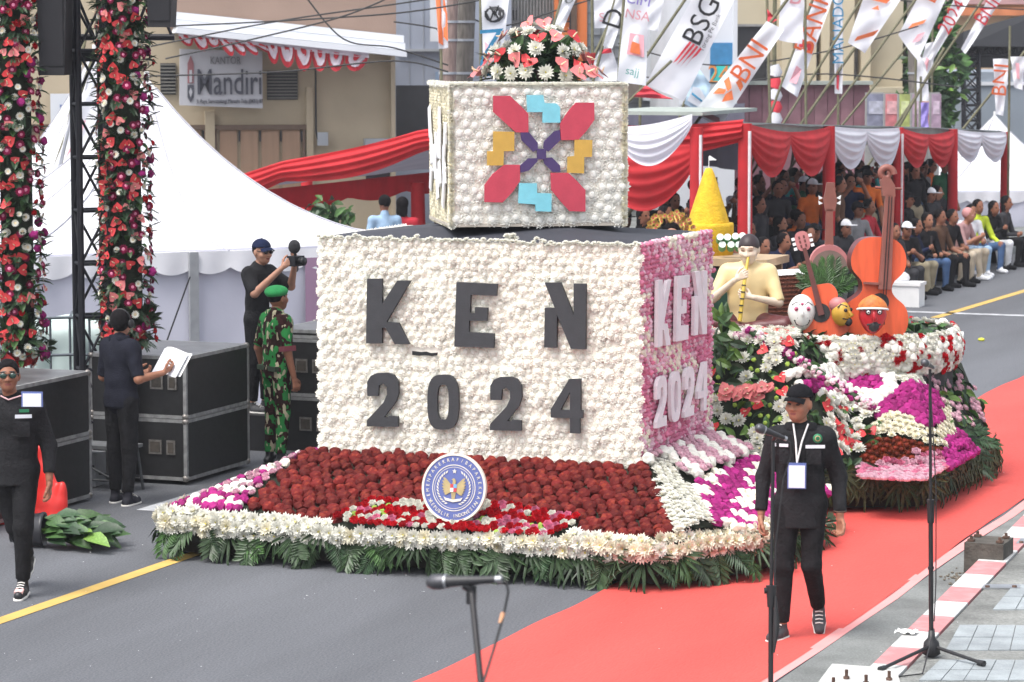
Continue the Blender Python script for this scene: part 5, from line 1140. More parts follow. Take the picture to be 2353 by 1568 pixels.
# ================================================================ left side: cases, stage gate, tank, tent
casem=mat('case_black_laminate',(.013,.013,.014),.5,.25,20,.08,120); latm=mat('latch_steel',(.3,.28,.26),.4,.3,30,metal=.7); latr=mat('latch_recess',(.06,.05,.04),.6,.3,30)
lidm=mat('case_lid_scuffed',(.1,.1,.105),.35,.35,5,.1,60)  # grey lid, its colour lightened for the sky it reflects
def case(label,c,d,latches=()):
    t=thing('flight_case',label,'flight case',(c[0],c[1],c[2]),0,'black flight cases along the roadside')
    m=MB(); m.box((0,0,d[2]/2),(d[0]-.012,d[1]-.012,d[2]-.012)); m.obj('panel_body',casem,t); m=MB(); m.box((0,0,d[2]-.004),(d[0]-.07,d[1]-.07,.01)); m.obj('lid_panel',lidm,t)
    e=.032; x,y,z=d[0]/2,d[1]/2,d[2]
    for a in(-1,1):
        for b in(-1,1):
            m=MB(); m.box((a*(x-e/2),b*(y-e/2),z/2),(e,e,z-2*e)); m.obj('edge_rail',alu,t)
            m=MB(); m.box((0,a*(y-e/2),(e/2 if b<0 else z-e/2)),(2*x-2*e,e,e)); m.obj('edge_rail',alu,t)
            m=MB(); m.box((a*(x-e/2),0,(e/2 if b<0 else z-e/2)),(e,2*y-2*e,e)); m.obj('edge_rail',alu,t)
            for q in(0,1): m=MB(); m.ball((a*(x-.02),b*(y-.02),.02 if q==0 else z-.02),.034,8,6); m.obj('ball_corner',latm,t)
    for face,u,w,hgt in latches:   # face 'y' front
        for k,(du,dw) in enumerate(((0,.13),(.16,.09))):
            m=MB(); m.box((u+du,-y-.002,hgt),(dw,.012,.13)); f=m.obj('latch_frame',latm,t); m=MB(); m.box((u+du,-y-.009,hgt),(dw-.035,.006,.095)); m.obj('latch_plate',latr,f)
    return t
case('lower black flight case of the left stack, behind the man with sunglasses',(-13.45,21.95,.03),(.95,2.0,.55))
case('upper black flight case of the left stack with scuffed lid, under the left flower column',(-13.45,21.95,.585),(.95,2.0,.56))
case('lower black flight case of the middle stack, behind the folding step',(-13.1,24.66,.04),(1.0,1.28,.56),[('y',.18,0,.3)])
case('upper black flight case of the middle stack with steel latches, beside the navy polo man',(-13.1,24.66,.605),(1.0,1.28,.57),[('y',.2,0,.33)])
case('lower black flight case behind the soldier, next to the ivory box',(-12.05,26.5,.03),(1.3,.9,.56),[('y',-.32,0,.3)])
case('upper black flight case behind the soldier, next to the ivory box',(-12.05,26.5,.595),(1.3,.9,.56),[('y',-.36,0,.3)])
t=case('thin grey flight case lid lying on top of the stack behind the soldier',(-12.05,26.5,1.16),(1.3,.9,.085))
mt_=MATS['aluminium_edge']; t.children[0].data.materials[0]=mt_
m=MB(); m.box((.42,-.642,.44),(.03,.006,.045)); m.obj('tag',ycol,[o for o in COL.objects if o.get('label','').startswith('upper black flight case of the middle')][0])
# folding step, bottle
fs=thing('folding_step','grey folding metal step standing before the middle flight cases','step',(-13.3,23.55,0)); gm=mat('step_grey_metal',(.07,.075,.08),.5,.2,20,metal=.4)
m=MB(); m.box((-13.25,23.55,.4),(.75,.3,.03)); m.obj('tread',mat('step_tread',(.12,.125,.13),.6,.2,20),fs,True)
for x in(-13.58,-12.92):
    for y in(23.43,23.67): m=MB(); m.tube([(x,y,.39),(x+(.06 if x>-13.2 else -.02),y,0)],.016,6); m.obj('leg',gm,fs,True)
for a,b in(((-13.58,23.43,.35),(-12.95,23.43,.08)),((-12.92,23.67,.35),(-12.9,23.43,.05)),((-13.58,23.43,.1),(-12.9,23.43,.1)),((-13.58,23.67,.12),(-12.9,23.67,.12))): m=MB(); m.tube([a,b],.011,6); m.obj('brace',gm,fs,True)
b_=thing('water_bottle','small clear water bottle standing on the folding step','bottle',(-13.5,23.55,.415)); m=MB(); m.lathe([(0,0),(.032,.003),(.033,.13),(.014,.17),(.014,.19),(0,.19)],10); m.obj('bottle',mat('clear_plastic_blue',(.3,.35,.5),.15,.1),b_)
bx=thing('grey_crate','small grey plastic crate under the folding step','crate',(-13.45,23.7,0)); m=MB(); m.box((0,0,.16),(.28,.2,.3)); m.obj('crate',mat('crate_grey',(.25,.26,.27),.6),bx)
m=MB(); m.box((0,-.102,.19),(.26,.006,.03)); m.obj('slot',black,bx)
# toppled plant in a black bucket, red bag
bp_=P(66,1222,z=.12); tp_=thing('toppled_plant','toppled black bucket spilling broad green leaves on the road at left','plant',(bp_[0],bp_[1],0)); bm_=mat('bucket_black',(.02,.02,.024),.35)
MB_=mx((bp_[0],bp_[1],.14),R(18),R(90),0)
m=MB(); m.lathe([(0,-.14),(.105,-.14),(.135,.1),(.142,.11),(.142,.13),(.125,.13),(.1,-.1),(0,-.1)],20,M=MB_); m.obj('bucket',bm_,tp_,True)
it=[]
for i in range(110):
    t_=rng.uniform(.12,.56); a=R(18)+rng.gauss(0,.2); x=bp_[0]+t_*math.cos(a); y=bp_[1]+t_*math.sin(a); d=Vector((math.cos(a+rng.gauss(0,.25)),math.sin(a+rng.gauss(0,.25)),rng.gauss(-.05,.18))); nz_=Vector((rng.gauss(0,.5),-.6,1)); s_=d.cross(nz_).normalized(); n2=s_.cross(d).normalized(); L=rng.uniform(.16,.3)
    it.append((C(LEAF[:2] if rng.random()<.8 else LEAF),Matrix(((s_.x*L,d.x*L,n2.x*L,x),(s_.y*L,d.y*L,n2.y*L,y),(s_.z*L,d.z*L,n2.z*L,.05+rng.uniform(0,.22)*(1-t_)),(0,0,0,1)))))
scatter(tp_,'leaf',it)
for i in range(7):
    a=R(18)+rng.gauss(0,.15); m=MB(); m.tube([(bp_[0]+.05,bp_[1],.14),(bp_[0]+.45*math.cos(a),bp_[1]+.45*math.sin(a),rng.uniform(.04,.16))],.009,5); m.obj('stem',leafl,tp_,True)
rp_=P(100,1120,x=-12.72); rp_[2]=0; rb=thing('red_bag','crumpled bright red plastic sack behind the man with sunglasses','bag',(rp_[0],rp_[1],0))
v=surf([Cp((0,0,.06),(.04,0,.3),.19,.12,sy=.5),Cp((.1,-.02,.08),(.13,0,.26),.13,.1,sy=.5),Cp((-.3,-.1,.05),(-.26,0,.16),.13,.1,sy=.6),Cp((.02,0,.3),(-.02,0,.62),.1,.02,sy=.5)],.013,.03,noise=lambda x,y,z:.016*np.sin(26*x+14*z)*np.sin(15*z-21*x)+.012*np.sin(43*x-9*z)); sobj([(v[0],v[1],v[2]*0)],'sack',[redplastic],rb)
# flower columns of the gate
def column(u,top,d,botv,label):
    c=PD(u,botv,d); zb=c[2]; t=thing('flower_column',label,'flower column',(c[0],c[1],0)); zt=5.0; r0=.205
    m=MB(); m.tube([(c[0],c[1],0),(c[0],c[1],zt)],.05,8); m.obj('post',black,t,True)
    m=MB(); m.grid(lambda a,b:(c[0]+(r0-.06)*math.cos(2*PI*a),c[1]+(r0-.06)*math.sin(2*PI*a),zb+.08+(zt-zb)*b),16,10); m.obj('moss_core',soil,t,True)
    lv=[];it=[]
    nz_=int((zt-zb)*150)
    for i in range(nz_):
        ph=rng.uniform(-PI*1.15,.35)+YAW*1; z=rng.uniform(zb-.05,zt); n=Vector((math.cos(ph),math.sin(ph),rng.gauss(-.1,.3))); p=Vector((c[0],c[1],z))+Vector((math.cos(ph),math.sin(ph),0))*(r0-.05)
        lv.append((C(FRD if rng.random()<.55 else LEAF[:2]),basis(p,n.cross(Vector((0,0,1))),(n+Vector((rng.gauss(0,.5),rng.gauss(0,.5),-.4 if rng.random()<.5 else .5))))@Matrix.Scale(rng.uniform(.11,.18),4)))
    z=zb; k=0
    while z<zt:
        for i in range(13):
            ph=-PI*1.08+ (i+.5*(k%2))*PI*1.22/12+rng.gauss(0,.08)+YAW; rr=r0+rng.uniform(-.015,.05); n=Vector((math.cos(ph),math.sin(ph),.1+rng.gauss(0,.2))); p=Vector((c[0]+rr*math.cos(ph),c[1]+rr*math.sin(ph),z+rng.gauss(0,.025)))
            ax_=math.cos(ph-YAW); tt=rng.random()+.35*ax_
            if rng.random()<.13: continue
            kk,s_=((ANT[0],.076) if tt<.33 else (GER[0],.038) if tt<.55 else (ANTP[0],.07) if tt<.64 else (C(GERM),.045) if tt<.95 else (GER[0],.036) if tt<1.06 else (C(ROSER+PMAG),.04))
            it.append((kk,place(p,n,s_*rng.uniform(.85,1.15),rng.gauss(0,.6)+ (PI if kk in ANT+ANTP else 0))))
        z+=.098; k+=1
    for i in range(26):
        ph=rng.uniform(-PI,.2)+YAW; it.append(((ANT[0] if i%2 else C(GERR)),place((c[0]+.14*math.cos(ph),c[1]+.14*math.sin(ph),zb-.04+rng.gauss(0,.05)),(math.cos(ph),math.sin(ph),-.6),.07,rng.random()*6)))
    for i in range(14):
        ph=rng.uniform(-PI,.2)+YAW; lv.append((C(FRDG),place((c[0],c[1],zb+.05),(math.cos(ph)*.4,math.sin(ph)*.4,-.2),.3,rng.random()*6)))
    scatter(t,'blossom',it,300); joined(t,'foliage',lv)
column(44,0,27.2,815,'left flower column of red anthuriums, white daisies and leaves at the picture edge')
column(292,0,27.2,772,'right flower column of red anthuriums and magenta blooms beside the black truss')
# black truss tower
tr=thing('truss_tower','black square lattice truss tower standing between the two flower columns','truss',tuple(PD(208,860,27.6)*[1,1,0]))
tl=mat('truss_black',(.012,.013,.02),.5,.2,10)
c0=PD(178,840,27.5); e1=RT*.255; e2=np.array([-math.sin(YAW),math.cos(YAW),0])*.255
cs=[c0*[1,1,0]+a*e1+b*e2+np.array([.0,0,0]) for a,b in((0,0),(1,0),(1,1),(0,1))]
cs=[q+RT*.0 for q in cs]; rot=Matrix.Rotation(R(20),3,'Z'); cc=sum(cs)/4; cs=[np.array(rot@Vector(q-cc))+cc for q in cs]
zs=[.05+.485*i for i in range(11)]
for q in cs: m=MB(); m.tube([(q[0],q[1],0),(q[0],q[1],5.0)],.031,8); m.obj('leg',tl,tr,True)
for i,z in enumerate(zs):
    for k in range(4):
        a,b=cs[k],cs[(k+1)%4]; m=MB(); m.tube([(a[0],a[1],z),(b[0],b[1],z)],.017,6); m.obj('rung',tl,tr,True)
        if i<len(zs)-1:
            if (i+k)%2: a,b=b,a
            m=MB(); m.tube([(a[0],a[1],z),(b[0],b[1],zs[i+1])],.013,6); m.obj('brace',tl,tr,True)
hb=thing('gate_beam','dark header beam of the stage gate crossing the top left corner','truss',tuple(PD(230,0,27.6)))
for z0 in(4.05,4.5):
    for dy in(0,.3): a=PD(60,0,27.5+dy); b=PD(400,0,27.5+dy); m=MB(); m.tube([(a[0],a[1],z0),(b[0],b[1],z0)],.03,8); m.obj('chord',tl,hb,True)
for i in range(7):
    a=PD(80+45*i,0,27.5); b=PD(80+45*(i+1),0,27.5); m=MB(); m.tube([(a[0],a[1],4.05 if i%2 else 4.5),(b[0],b[1],4.5 if i%2 else 4.05)],.016,6); m.obj('brace',tl,hb,True)
m=MB(); a=PD(166,130,27.35); b=PD(250,130,27.35); m.box(tuple((a+b)/2),(.36,.05,.09),M=None); m.obj('cross_bar',tl,hb,True)
spk=mat('speaker_black',(.014,.014,.017),.7,.2,20)
def speaker(u0,u1,v0,v1,d,label,rot=0):
    c=PD((u0+u1)/2,(v0+v1)/2,d); w=(u1-u0)*d/F; h=(v1-v0)*d/F; t=thing('loudspeaker',label,'loudspeaker',tuple(c),YAW+rot)
    m=MB(); m.prism([(-w/2,-.2,h/2),(w/2,-.2,h/2),(w/2-.12*w,-.2,-h/2),(-w/2+.02,-.2,-h/2)],(0,.45,0)); m.obj('cabinet',spk,t)
    m=MB(); m.box((0,-.206,.02),(w*.72,.01,h*.86)); m.obj('grille',mat('grille_dark',(.02,.02,.024),.9,.3,200),t)
    for s in(-1,1): m=MB(); m.tube([(s*w*.3,0,h/2),(s*w*.3,0,h/2+.35)],.008,5); m.obj('rigging',darkmetal,t)
speaker(92,162,-60,172,27.0,'black hanging loudspeaker right of the left flower column')
speaker(340,404,-80,62,26.9,'dark loudspeaker hung right of the right flower column')
m=MB(); m.tube([PD(212,170,27.2),PD(290,560,27.4)],.006,5); 
# IBC tank
ib=PD(165,830,29.2); ibc=thing('water_tank','white plastic water tank in a grey metal cage behind the truss','tank',(ib[0],ib[1],0),YAW+.1); tankm=mat('tank_plastic',(.55,.66,.64),.4,.05,4); cage=mat('cage_steel',(.12,.14,.16),.5,.2,10,metal=.5)
v=surf([Cp((-.34,0,.4),(-.34,0,1.15),.2),Cp((.34,0,.4),(.34,0,1.15),.2),Cp((-.34,0,.4),(.34,0,.4),.2),Cp((-.34,0,1.15),(.34,0,1.15),.2),Cp((0,0,.4),(0,0,1.15),.22)],.025,.05); sobj([(v[0],v[1],v[2]*0)],'tank',[tankm],ibc)
m=MB(); m.box((0,0,.1),(1.1,.9,.14)); m.obj('pallet',gm,ibc)
for x in np.linspace(-.56,.56,7): m=MB(); m.tube([(x,-.3,.15),(x,-.3,1.38)],.012,6); m.obj('cage_bar',cage,ibc)
for z in(.3,.65,1.0,1.36): m=MB(); m.tube([(-.57,-.3,z),(0,-.32,z+.01),(.57,-.3,z)],.014,6); m.obj('cage_bar',cage,ibc)
for x in np.linspace(-.5,.5,3): m=MB(); m.tube([(x,-.3,1.37),(x,.3,1.37)],.012,6); m.obj('cage_bar',cage,ibc)
# marquee tents: concave pyramid roof, scalloped valance, side walls
seamm=mat('tent_seam',(.45,.45,.5),.7)
wallm=mat('tent_wall_sheet',(.62,.62,.72),.8,.04,1.5,.15,6,trans=.15)  # white sheet with its lavender shade mixed into the colour
def tent(name,label,u,d,half,vpeak,veave,rot,walls=((1,1,1,1)),purp=False,valance=.24):
    c=PD(u,0,d); a=YAW+rot; t=thing(name,label,'tent',(c[0],c[1],0),a)
    dn=d-half*math.cos(rot); ze=H-(veave-VH)*dn/F; zp=H-(vpeak-VH)*d/F
    def roof(p,q):
        x=(p*2-1); y=(q*2-1); k=max(abs(x),abs(y)); h=(1-k)**2.5*.93+.07*(1-k); return (x*half,y*half,ze+(zp-ze)*h+.004*math.sin(9*x)*math.sin(7*y)*k)
    def rpol(s,k):
        s*=4; i=int(s)%4; f=s-int(s); a,b=[(-1,-1),(1,-1),(1,1),(-1,1)][i],[(1,-1),(1,1),(-1,1),(-1,-1)][i]; x=(a[0]+(b[0]-a[0])*f)*k; y=(a[1]+(b[1]-a[1])*f)*k
        return roof((x+1)/2,(y+1)/2)
    m=MB(); m.grid(rpol,64,24); m.obj('roof',tentwhite,t)
    for q in range(8): m=MB(); m.tube([np.array(rpol(q/8,k))+np.array([0,0,.006]) for k in np.linspace(.03,1,14)],.009,4); m.obj('seam',seamm,t)
    m=MB(); m.tube([(0,0,zp-.05),(0,0,zp+.06)],.03,8); m.obj('finial',white,t)
    cor=[(-half,-half),(half,-half),(half,half),(-half,half)]; ns=max(6,int(half*2/.42))
    for k in range(4):
        p=np.array(cor[k]);q=np.array(cor[(k+1)%4]); dr_=(q-p)/np.linalg.norm(q-p); nn=np.array((dr_[1],-dr_[0]))
        def vf(s,tt,p=p,q=q,nn=nn):
            b=p+(q-p)*s; dp=valance*(.72+.28*abs(math.sin(PI*ns*s))**.7)*tt; w=.02*math.sin(s*2*PI*ns)*tt+.02*tt
            return (b[0]+nn[0]*(w+.01),b[1]+nn[1]*(w+.01),ze-dp+.02*math.sin(PI*2*s)*0)
        m=MB(); m.grid(vf,ns*8,3); m.obj('valance',tentwhite,t)
        if walls[k]:
            def wf(s,tt,p=p,q=q,nn=nn):
                b=p+(q-p)*s; w=-.03+.03*math.sin(s*31+tt*2)*(.4+.6*tt)+.02*math.sin(s*12-tt*5); return (b[0]+nn[0]*w,b[1]+nn[1]*w,ze*(1-tt)+.02)
            m=MB(); m.grid(wf,60,12); m.obj('side_wall',wallm,t)
        m=MB(); m.tube([(p[0],p[1],0),(p[0],p[1],ze)],.03,8); m.obj('pole',steel,t)
    return t,ze,half
T1,ze1,h1=tent('white_marquee','large white marquee tent with concave peak and scalloped edge behind the flight cases',335,34,2.6,176,578,R(26))
gp=mat('grey_post',(.3,.31,.33),.5)
m=MB(); m.box((-.42,-2.64,ze1/2),(.1,.05,ze1)); m.obj('grey_leg',gp,T1); m=MB(); m.add([(.85,-2.645,0),(1.22,-2.645,0),(1.22,-2.645,ze1-.1),(.85,-2.645,ze1-.1)],[(0,1,2,3)]); m.obj('lilac_panel',mat('lilac_sheet',(.32,.2,.3),.8,.06,2),T1)
m=MB(); m.tube([(-.5,-2.75,ze1-.25),(-1.05,-2.9,.3)],.009,5); m.obj('guy_line',darkmetal,T1)
tent('white_marquee','white tent peak half hidden behind the left flower column and truss',215,42,2.4,112,560,R(30))
tent('white_marquee','white tent with scalloped eave behind the crowd at the right edge',2290,64,2.35,262,440,R(12))
bc_=PD(108,478,37); t=thing('blue_cabinet','blue painted cabinet beyond the left flower column','cabinet',(bc_[0],bc_[1],0),YAW); m=MB(); m.box((0,0,1.1),(.32,.5,2.2)); m.obj('cabinet',mat('cabinet_blue',(.06,.2,.36),.5),t); m=MB(); m.box((0,0,2.22),(.36,.54,.06)); m.obj('top',gp,t)
# orange striped feather flag behind the left column
# ================================================================ the long red and white marquee
EV=[(1712,284),(1905,290),(2065,293),(2190,297),(2310,303)]; EX=-12.2
E=[P(u,v,x=EX) for u,v in EV]; bk0=0
lmq=thing('long_marquee','long marquee with grey roof and red and white swags along the far roadside','marquee',(EX,45,0))
under=mat('roof_underside_grey',(.22,.21,.26),.85,.1,1.5,.1,10,trans=.25); rooft=mat('roof_top_green_grey',(.32,.36,.33),.85,.15,3)
ys=[e[1] for e in E]+[66.]; zs_=[e[2] for e in E]+[2.0]
def eave(y): return float(np.interp(y,ys,zs_))
GC=[P(u,v,y=E[0][1]) for u,v in((1712,284),(1300,293),(968,306),(760,352),(520,412),(330,456))]; bx,bz=float(GC[-1][0]),float(GC[-1][2])
LEN=E[-1][1]-E[0][1]+.1
GA=[(EX-g[0])/(EX-bx) for g in GC]; GZ=[(GC[0][2]-g[2])/(GC[0][2]-bz) for g in GC]
def prof(a): return float(np.interp(a,GA,GZ))
def rf(a,b): y=E[0][1]+LEN*b; z0=eave(y); x=EX+(bx-EX)*a; return (x,y,z0+(bz-z0)*prof(a)+.012*math.sin(y*2+a*9))
m=MB(); m.grid(rf,20,40); m.obj('roof_lining',under,lmq,True)
def swag(p,q,nn,mt,name,dip=.06,drop=(.16,.5),nb=2,parent=lmq):
    p=np.array(p);q=np.array(q)
    def f(s,t):
        hh=(s*nb)%1.0 if s<1 else 1.0; sg=math.sin(PI*hh)**.8; b=p+(q-p)*s; b=b-np.array([0,0,dip*math.sin(PI*s)])
        dp=t*(drop[0]+drop[1]*sg); w=.03+.1*sg*math.sin(PI*min(1,t*1.1))+.028*sg*math.sin(2*PI*(5*t+ .35*math.sin(PI*hh)))*(.3+t)
        return tuple(b+nn*w-np.array([0,0,dp]))
    m=MB(); m.grid(f,48,26); return m.obj(name,mt,parent,True)
for i in range(4): swag(E[i],E[i+1],np.array([1.,0,0]),redcloth if i%2==0 else whitecloth,'swag',.1 if i%2==0 else .03,(.18,.5*(1-.08*i)))
for e0,e1 in zip(E,E[1:]):
    a=e0-np.array([.07,0,-.02]); b=e1-np.array([.07,0,-.02]); m=MB(); m.prism([a,b,b-np.array([0,0,.3]),a-np.array([0,0,.3])],(-.02,0,0)); m.obj('fascia',rooft,lmq,True)
m=MB(); m.grid(lambda s,t:(-17.4+.06*math.sin(s*60),E[0][1]+1.5+(LEN-1.5)*s,2.75-(1.22+.1*math.sin(s*14))*t),90,5); m.obj('lining_curtain',under,lmq,True)
# gable end swags running back from the road
Bk=np.array([bx,E[0][1],bz])
def gab(s): b=E[0]+(Bk-E[0])*s; b[2]=E[0][2]+(Bk[2]-E[0][2])*prof(s); return b
NG=np.array([0,-1.,0])
def gable(s,t):
    b=gab(s); nb=4; hh=(s*nb)%1; sg=math.sin(PI*hh); w=.05+.12*math.sin(PI*t)+.03*math.sin(2*PI*(4*t+.3*sg)); return tuple(b+NG*w+np.array([0,0,.06-.06*sg-t*(.3+.12*sg)]))
m=MB(); m.grid(gable,90,22); m.obj('swag',redcloth,lmq,True)
m=MB(); m.grid(lambda s,t:(bx+.05,E[0][1]+LEN*s,bz-.06-.36*t*(.8+.3*abs(math.sin(s*22)))),80,4); m.obj('back_valance',mat('red_drape_dark',(.45,.02,.03),.85,.14,3,trans=.3),lmq,True)
m=MB(); m.grid(lambda s,t:(bx+.1+.05*math.sin(s*70),E[0][1]+13+(LEN-13)*s,1.5-1.5*t),60,4); m.obj('back_drape',MATS['red_drape_dark'],lmq,True,)
strm=mat('white_stripe_cloth',(.7,.66,.68),.8)
def wrap(p,zt,r,par,striped=True,nm='post'):
    m=MB(); m.tube([(p[0],p[1],0),(p[0]+.01,p[1],zt*.5),(p[0],p[1],zt)],[r*1.02,r,r*.92],12); o=m.obj(nm,redcloth,par,True)
    if striped: m=MB(); m.tube([(p[0]+r*.82,p[1]-r*.6,.1),(p[0]+r*.82,p[1]-r*.6,zt-.1)],[r*.16,r*.24],6); m.obj('stripe',strm,o,True)
for i,e in enumerate(E): wrap(e,e[2],.105-.004*i,lmq,i in(0,2))
pn=P(1600,340,y=E[0][1]-1.6); wrap(pn,H-(285-VH)*(pn[1]*1.0)/F*1.08,.095,lmq)
q0=P(1592,262,y=E[0][1]-1.7); q1=P(1432,236,y=E[0][1]-1.7)
swag(q1+np.array([-1.2,0,.0]),q0,NG,whitecloth,'swag',.24,(.14,.42),2)
swag(P(1380,345,y=E[0][1]-1.2),P(1592,330,y=E[0][1]-1.2),NG,redcloth,'swag',.02,(.35,.5),1)
m=MB(); a=P(1420,236,y=E[0][1]-.5); b=P(1535,246,y=E[0][1]-.5); m.box(tuple((a+b)/2+np.array([0,1.5,-.12])),(1.6,2.6,.05)); m.obj('roof_sheet',rooft,lmq,True)
for (u,y) in((705,E[0][1]+8),(960,E[0][1]+1)): pp=P(u,500,y=y); wrap(pp,1.9,.11,lmq,False)
# ================================================================ buildings across the street
def wallmat(n,c,var=.1,sc=.8,**k): return mat(n,c,.9,var,sc,k.pop('bump',.15),40,detail=8,**k)
tan=wallmat('wall_tan',(.42,.35,.25),.14); brownw=wallmat('wall_brown_pink',(.27,.19,.15),.1); bluegrey=wallmat('wall_blue_grey',(.3,.33,.4),.1); creamw=wallmat('wall_cream',(.5,.44,.32),.1); greyw=wallmat('wall_grey',(.33,.35,.38),.12); orangew=wallmat('wall_orange',(.62,.17,.05),.08); whitew=wallmat('wall_white',(.6,.62,.66),.08); peach=wallmat('wall_peach',(.6,.46,.3),.1)
darkin=mat('dark_opening',(.02,.021,.026),.6,.2,3); glassd=mat('window_dark_glass',(.03,.034,.04),.15,.2,2); winf=mat('window_frame',(.25,.25,.25),.6); shut=mat('shutter_brown',(.3,.19,.125),.7,.1,2,stretch=(6,1,.5)); shutf=mat('shutter_frame',(.13,.085,.06),.7)
class Bld:
    def __init__(s,name,label,u0,u1,vtop,d,depth,mt,turn=0.,cat='building'):
        s.d=d; a=np.array(PD((u0+u1)/2,83,d)); s.a=YAW+turn; s.t=thing(name,label,cat,(a[0],a[1],0),s.a); s.n=np.array([math.sin(s.a),-math.cos(s.a),0]); s.p0=np.array([a[0],a[1],0]); s.r=np.array([math.cos(s.a),math.sin(s.a),0])
        l=s.loc(u0,83);r_=s.loc(u1,83); zt=H-(vtop-VH)*d/F; s.w0,s.w1=l[0],r_[0]; s.zt=zt
        m=MB(); m.box(((l[0]+r_[0])/2,depth/2,zt/2),(r_[0]-l[0],depth,zt)); s.body=m.obj('wall',mt,s.t)
    def loc(s,u,v):
        p=PL(u,v,s.p0,s.n); return float((p-s.p0)@s.r),float(p[2])
    def rect(s,u0,u1,v0,v1,out,th,mt,name,parent=None):
        x0,z1=s.loc(u0,v0);x1,z0=s.loc(u1,v1); m=MB(); m.box(((x0+x1)/2,-out-th/2,(z0+z1)/2),(x1-x0,th,z1-z0)); o=m.obj(name,mt,s.t); return o
    def poly(s,pts,out,th,mt,name,label=None):
        L=[(s.loc(u,v)[0],-out,s.loc(u,v)[1]) for u,v in pts]; m=MB(); m.prism(L,(0,-th,0)); o=m.obj(name,mt,s.t)
        if label:o['label']=label
        return o
    def win(s,u0,u1,v0,v1,nx=2,ny=1,gm=None,out=.0,fr=None):
        x0,z1=s.loc(u0,v0);x1,z0=s.loc(u1,v1); f=.06; M=MB()
        M.box(((x0+x1)/2,-out-.03,z1),(x1-x0+f,.08,f));M.box(((x0+x1)/2,-out-.03,z0),(x1-x0+f,.08,f))
        for i in range(nx+1): M.box((x0+(x1-x0)*i/nx,-out-.025,(z0+z1)/2),(f*.8,.07,z1-z0-f))
        for i in range(1,ny): M.box(((x0+x1)/2,-out-.024,z0+(z1-z0)*i/ny),(x1-x0,.06,f*.6))
        o=M.obj('window',fr or winf,s.t); g=MB(); g.box(((x0+x1)/2,-out-.008,(z0+z1)/2),(x1-x0,.014,z1-z0)); g.obj('pane',gm or glassd,o); return o
    def text(s,txt,u,v,hq,mt,cond=1.,out=.05,name='lettering',rot=0.,bold=0.):
        x,z=s.loc(u,v); sz=hq*s.d/F/.7; me=text_mesh(txt,sz,.01,cond,bold=bold*sz); me.materials.clear(); me.materials.append(mt); return link(name,me,s.t,M=Matrix.Translation((x,-out,z))@Matrix.Rotation(PI/2,4,'X')@Matrix.Rotation(rot,4,'Z'))
DK=mat('sign_navy_letters',(.05,.052,.07),.6); signw=mat('sign_board_grey',(.4,.4,.43),.6,.05,2); cableg=mat('cable_black',(.02,.02,.02),.6)
B=Bld('bank_building','tan shop building with white awning, brown folding shutters and a grey signboard',-80,908,-60,55,9,tan,R(10))
B.poly([(385,-60),(908,-60),(908,112),(385,70)],.02,.1,brownw,'upper_wall')
for i,(a,b) in enumerate(((0,.34),(.36,.7),(.72,1.))):
    t0,t1=a,b; z=lambda u,t:(28+(u-395)*.104)+t*48
    B.poly([(396,z(396,t0)),(910,z(910,t0)),(910,z(910,t1)+ (0)),(390,z(390,t1))],.16+.12*i,.9+.07*i,mat('awning_white',(.66,.68,.72),.6,.05,1.5),'awning_slat')
sg=B.poly([(409,112),(596,118),(597,247),(408,240)],.45,.12,signw,'signboard')
sgn=thing; 
B.text('Mandiri',521,190,58,DK,.60,.6,bold=.006); B.text('KANTOR',512,139,17,mat('sign_faded',(.17,.17,.18),.6),.7,.6); B.text('Jl. Raya Samratulangi Manado Telp (0431) 87',522,231,9.5,DK,.62,.6)
lr_=mat('logo_faded_red',(.24,.09,.1),.6)
B.poly([(426,190),(426,145),(433,127),(440,145),(440,190)],.585,.012,lr_,'logo_top'); B.poly([(430,188),(430,160),(436,160),(436,188)],.6,.008,signw,'logo_bar')
B.poly([(426,194),(440,194),(440,222),(433,234),(426,222)],.585,.012,DK,'logo_shield'); B.poly([(433,200),(437,210),(433,222),(429,210)],.6,.008,signw,'logo_star')
def vent(u0,u1,v0,v1):
    B.rect(u0,u1,v0,v1,.0,.03,darkin,'vent'); 
    n=9
    for i in range(n): vv=v0+(v1-v0)*(i+.5)/n; B.rect(u0,u1,vv-2.2,vv+1.0,.032,.05,mat('vent_slat',(.16,.155,.14),.8),'vent_slat')
vent(613,684,163,229); vent(368,404,145,217)
def folding(u0,u1,v0,v1,n):
    B.rect(u0-10,u1+10,v0-10,v0,.0,.12,shutf,'shutter_frame'); B.rect(u0-10,u0,v0,v1,.0,.1,shutf,'shutter_frame'); B.rect(u1,u1+10,v0,v1,.0,.1,shutf,'shutter_frame')
    for i in range(n):
        a=u0+(u1-u0)*i/n; b=u0+(u1-u0)*(i+1)/n; B.rect(a+1.2,b-1.2,v0+1,v1,.0,.06,shut,'shutter_leaf'); B.rect(b-3.5,b,v0+3,v0+28,.062,.03,darkin,'shutter_bolt')
folding(503,694,297,900,4); folding(412,468,297,900,2); folding(78,140,295,900,2)
B.rect(470,498,255,900,.0,.16,tan,'pilaster'); B.rect(702,722,200,900,.0,.16,tan,'pilaster'); B.rect(895,908,112,900,.0,.2,tan,'pilaster')
B.rect(115,180,215,298,.1,.08,whitew,'wall_sign'); B.rect(137,180,240,298,.19,.02,mat('sign_blue',(.06,.11,.3),.6),'wall_sign_print')
m=MB(); m.tube([(*B.loc(722,150)[:1],-.22,B.loc(722,150)[1]),(B.loc(723,300)[0],-.22,B.loc(723,300)[1]),(B.loc(730,330)[0],-.22,B.loc(730,330)[1])],.02,5); m.obj('conduit',cableg,B.t); B.rect(726,750,303,333,.17,.12,greyw,'meter_box')
B.rect(835,905,318,332,.02,.25,greyw,'window_canopy'); B.rect(840,900,332,420,.0,.02,glassd,'pane')
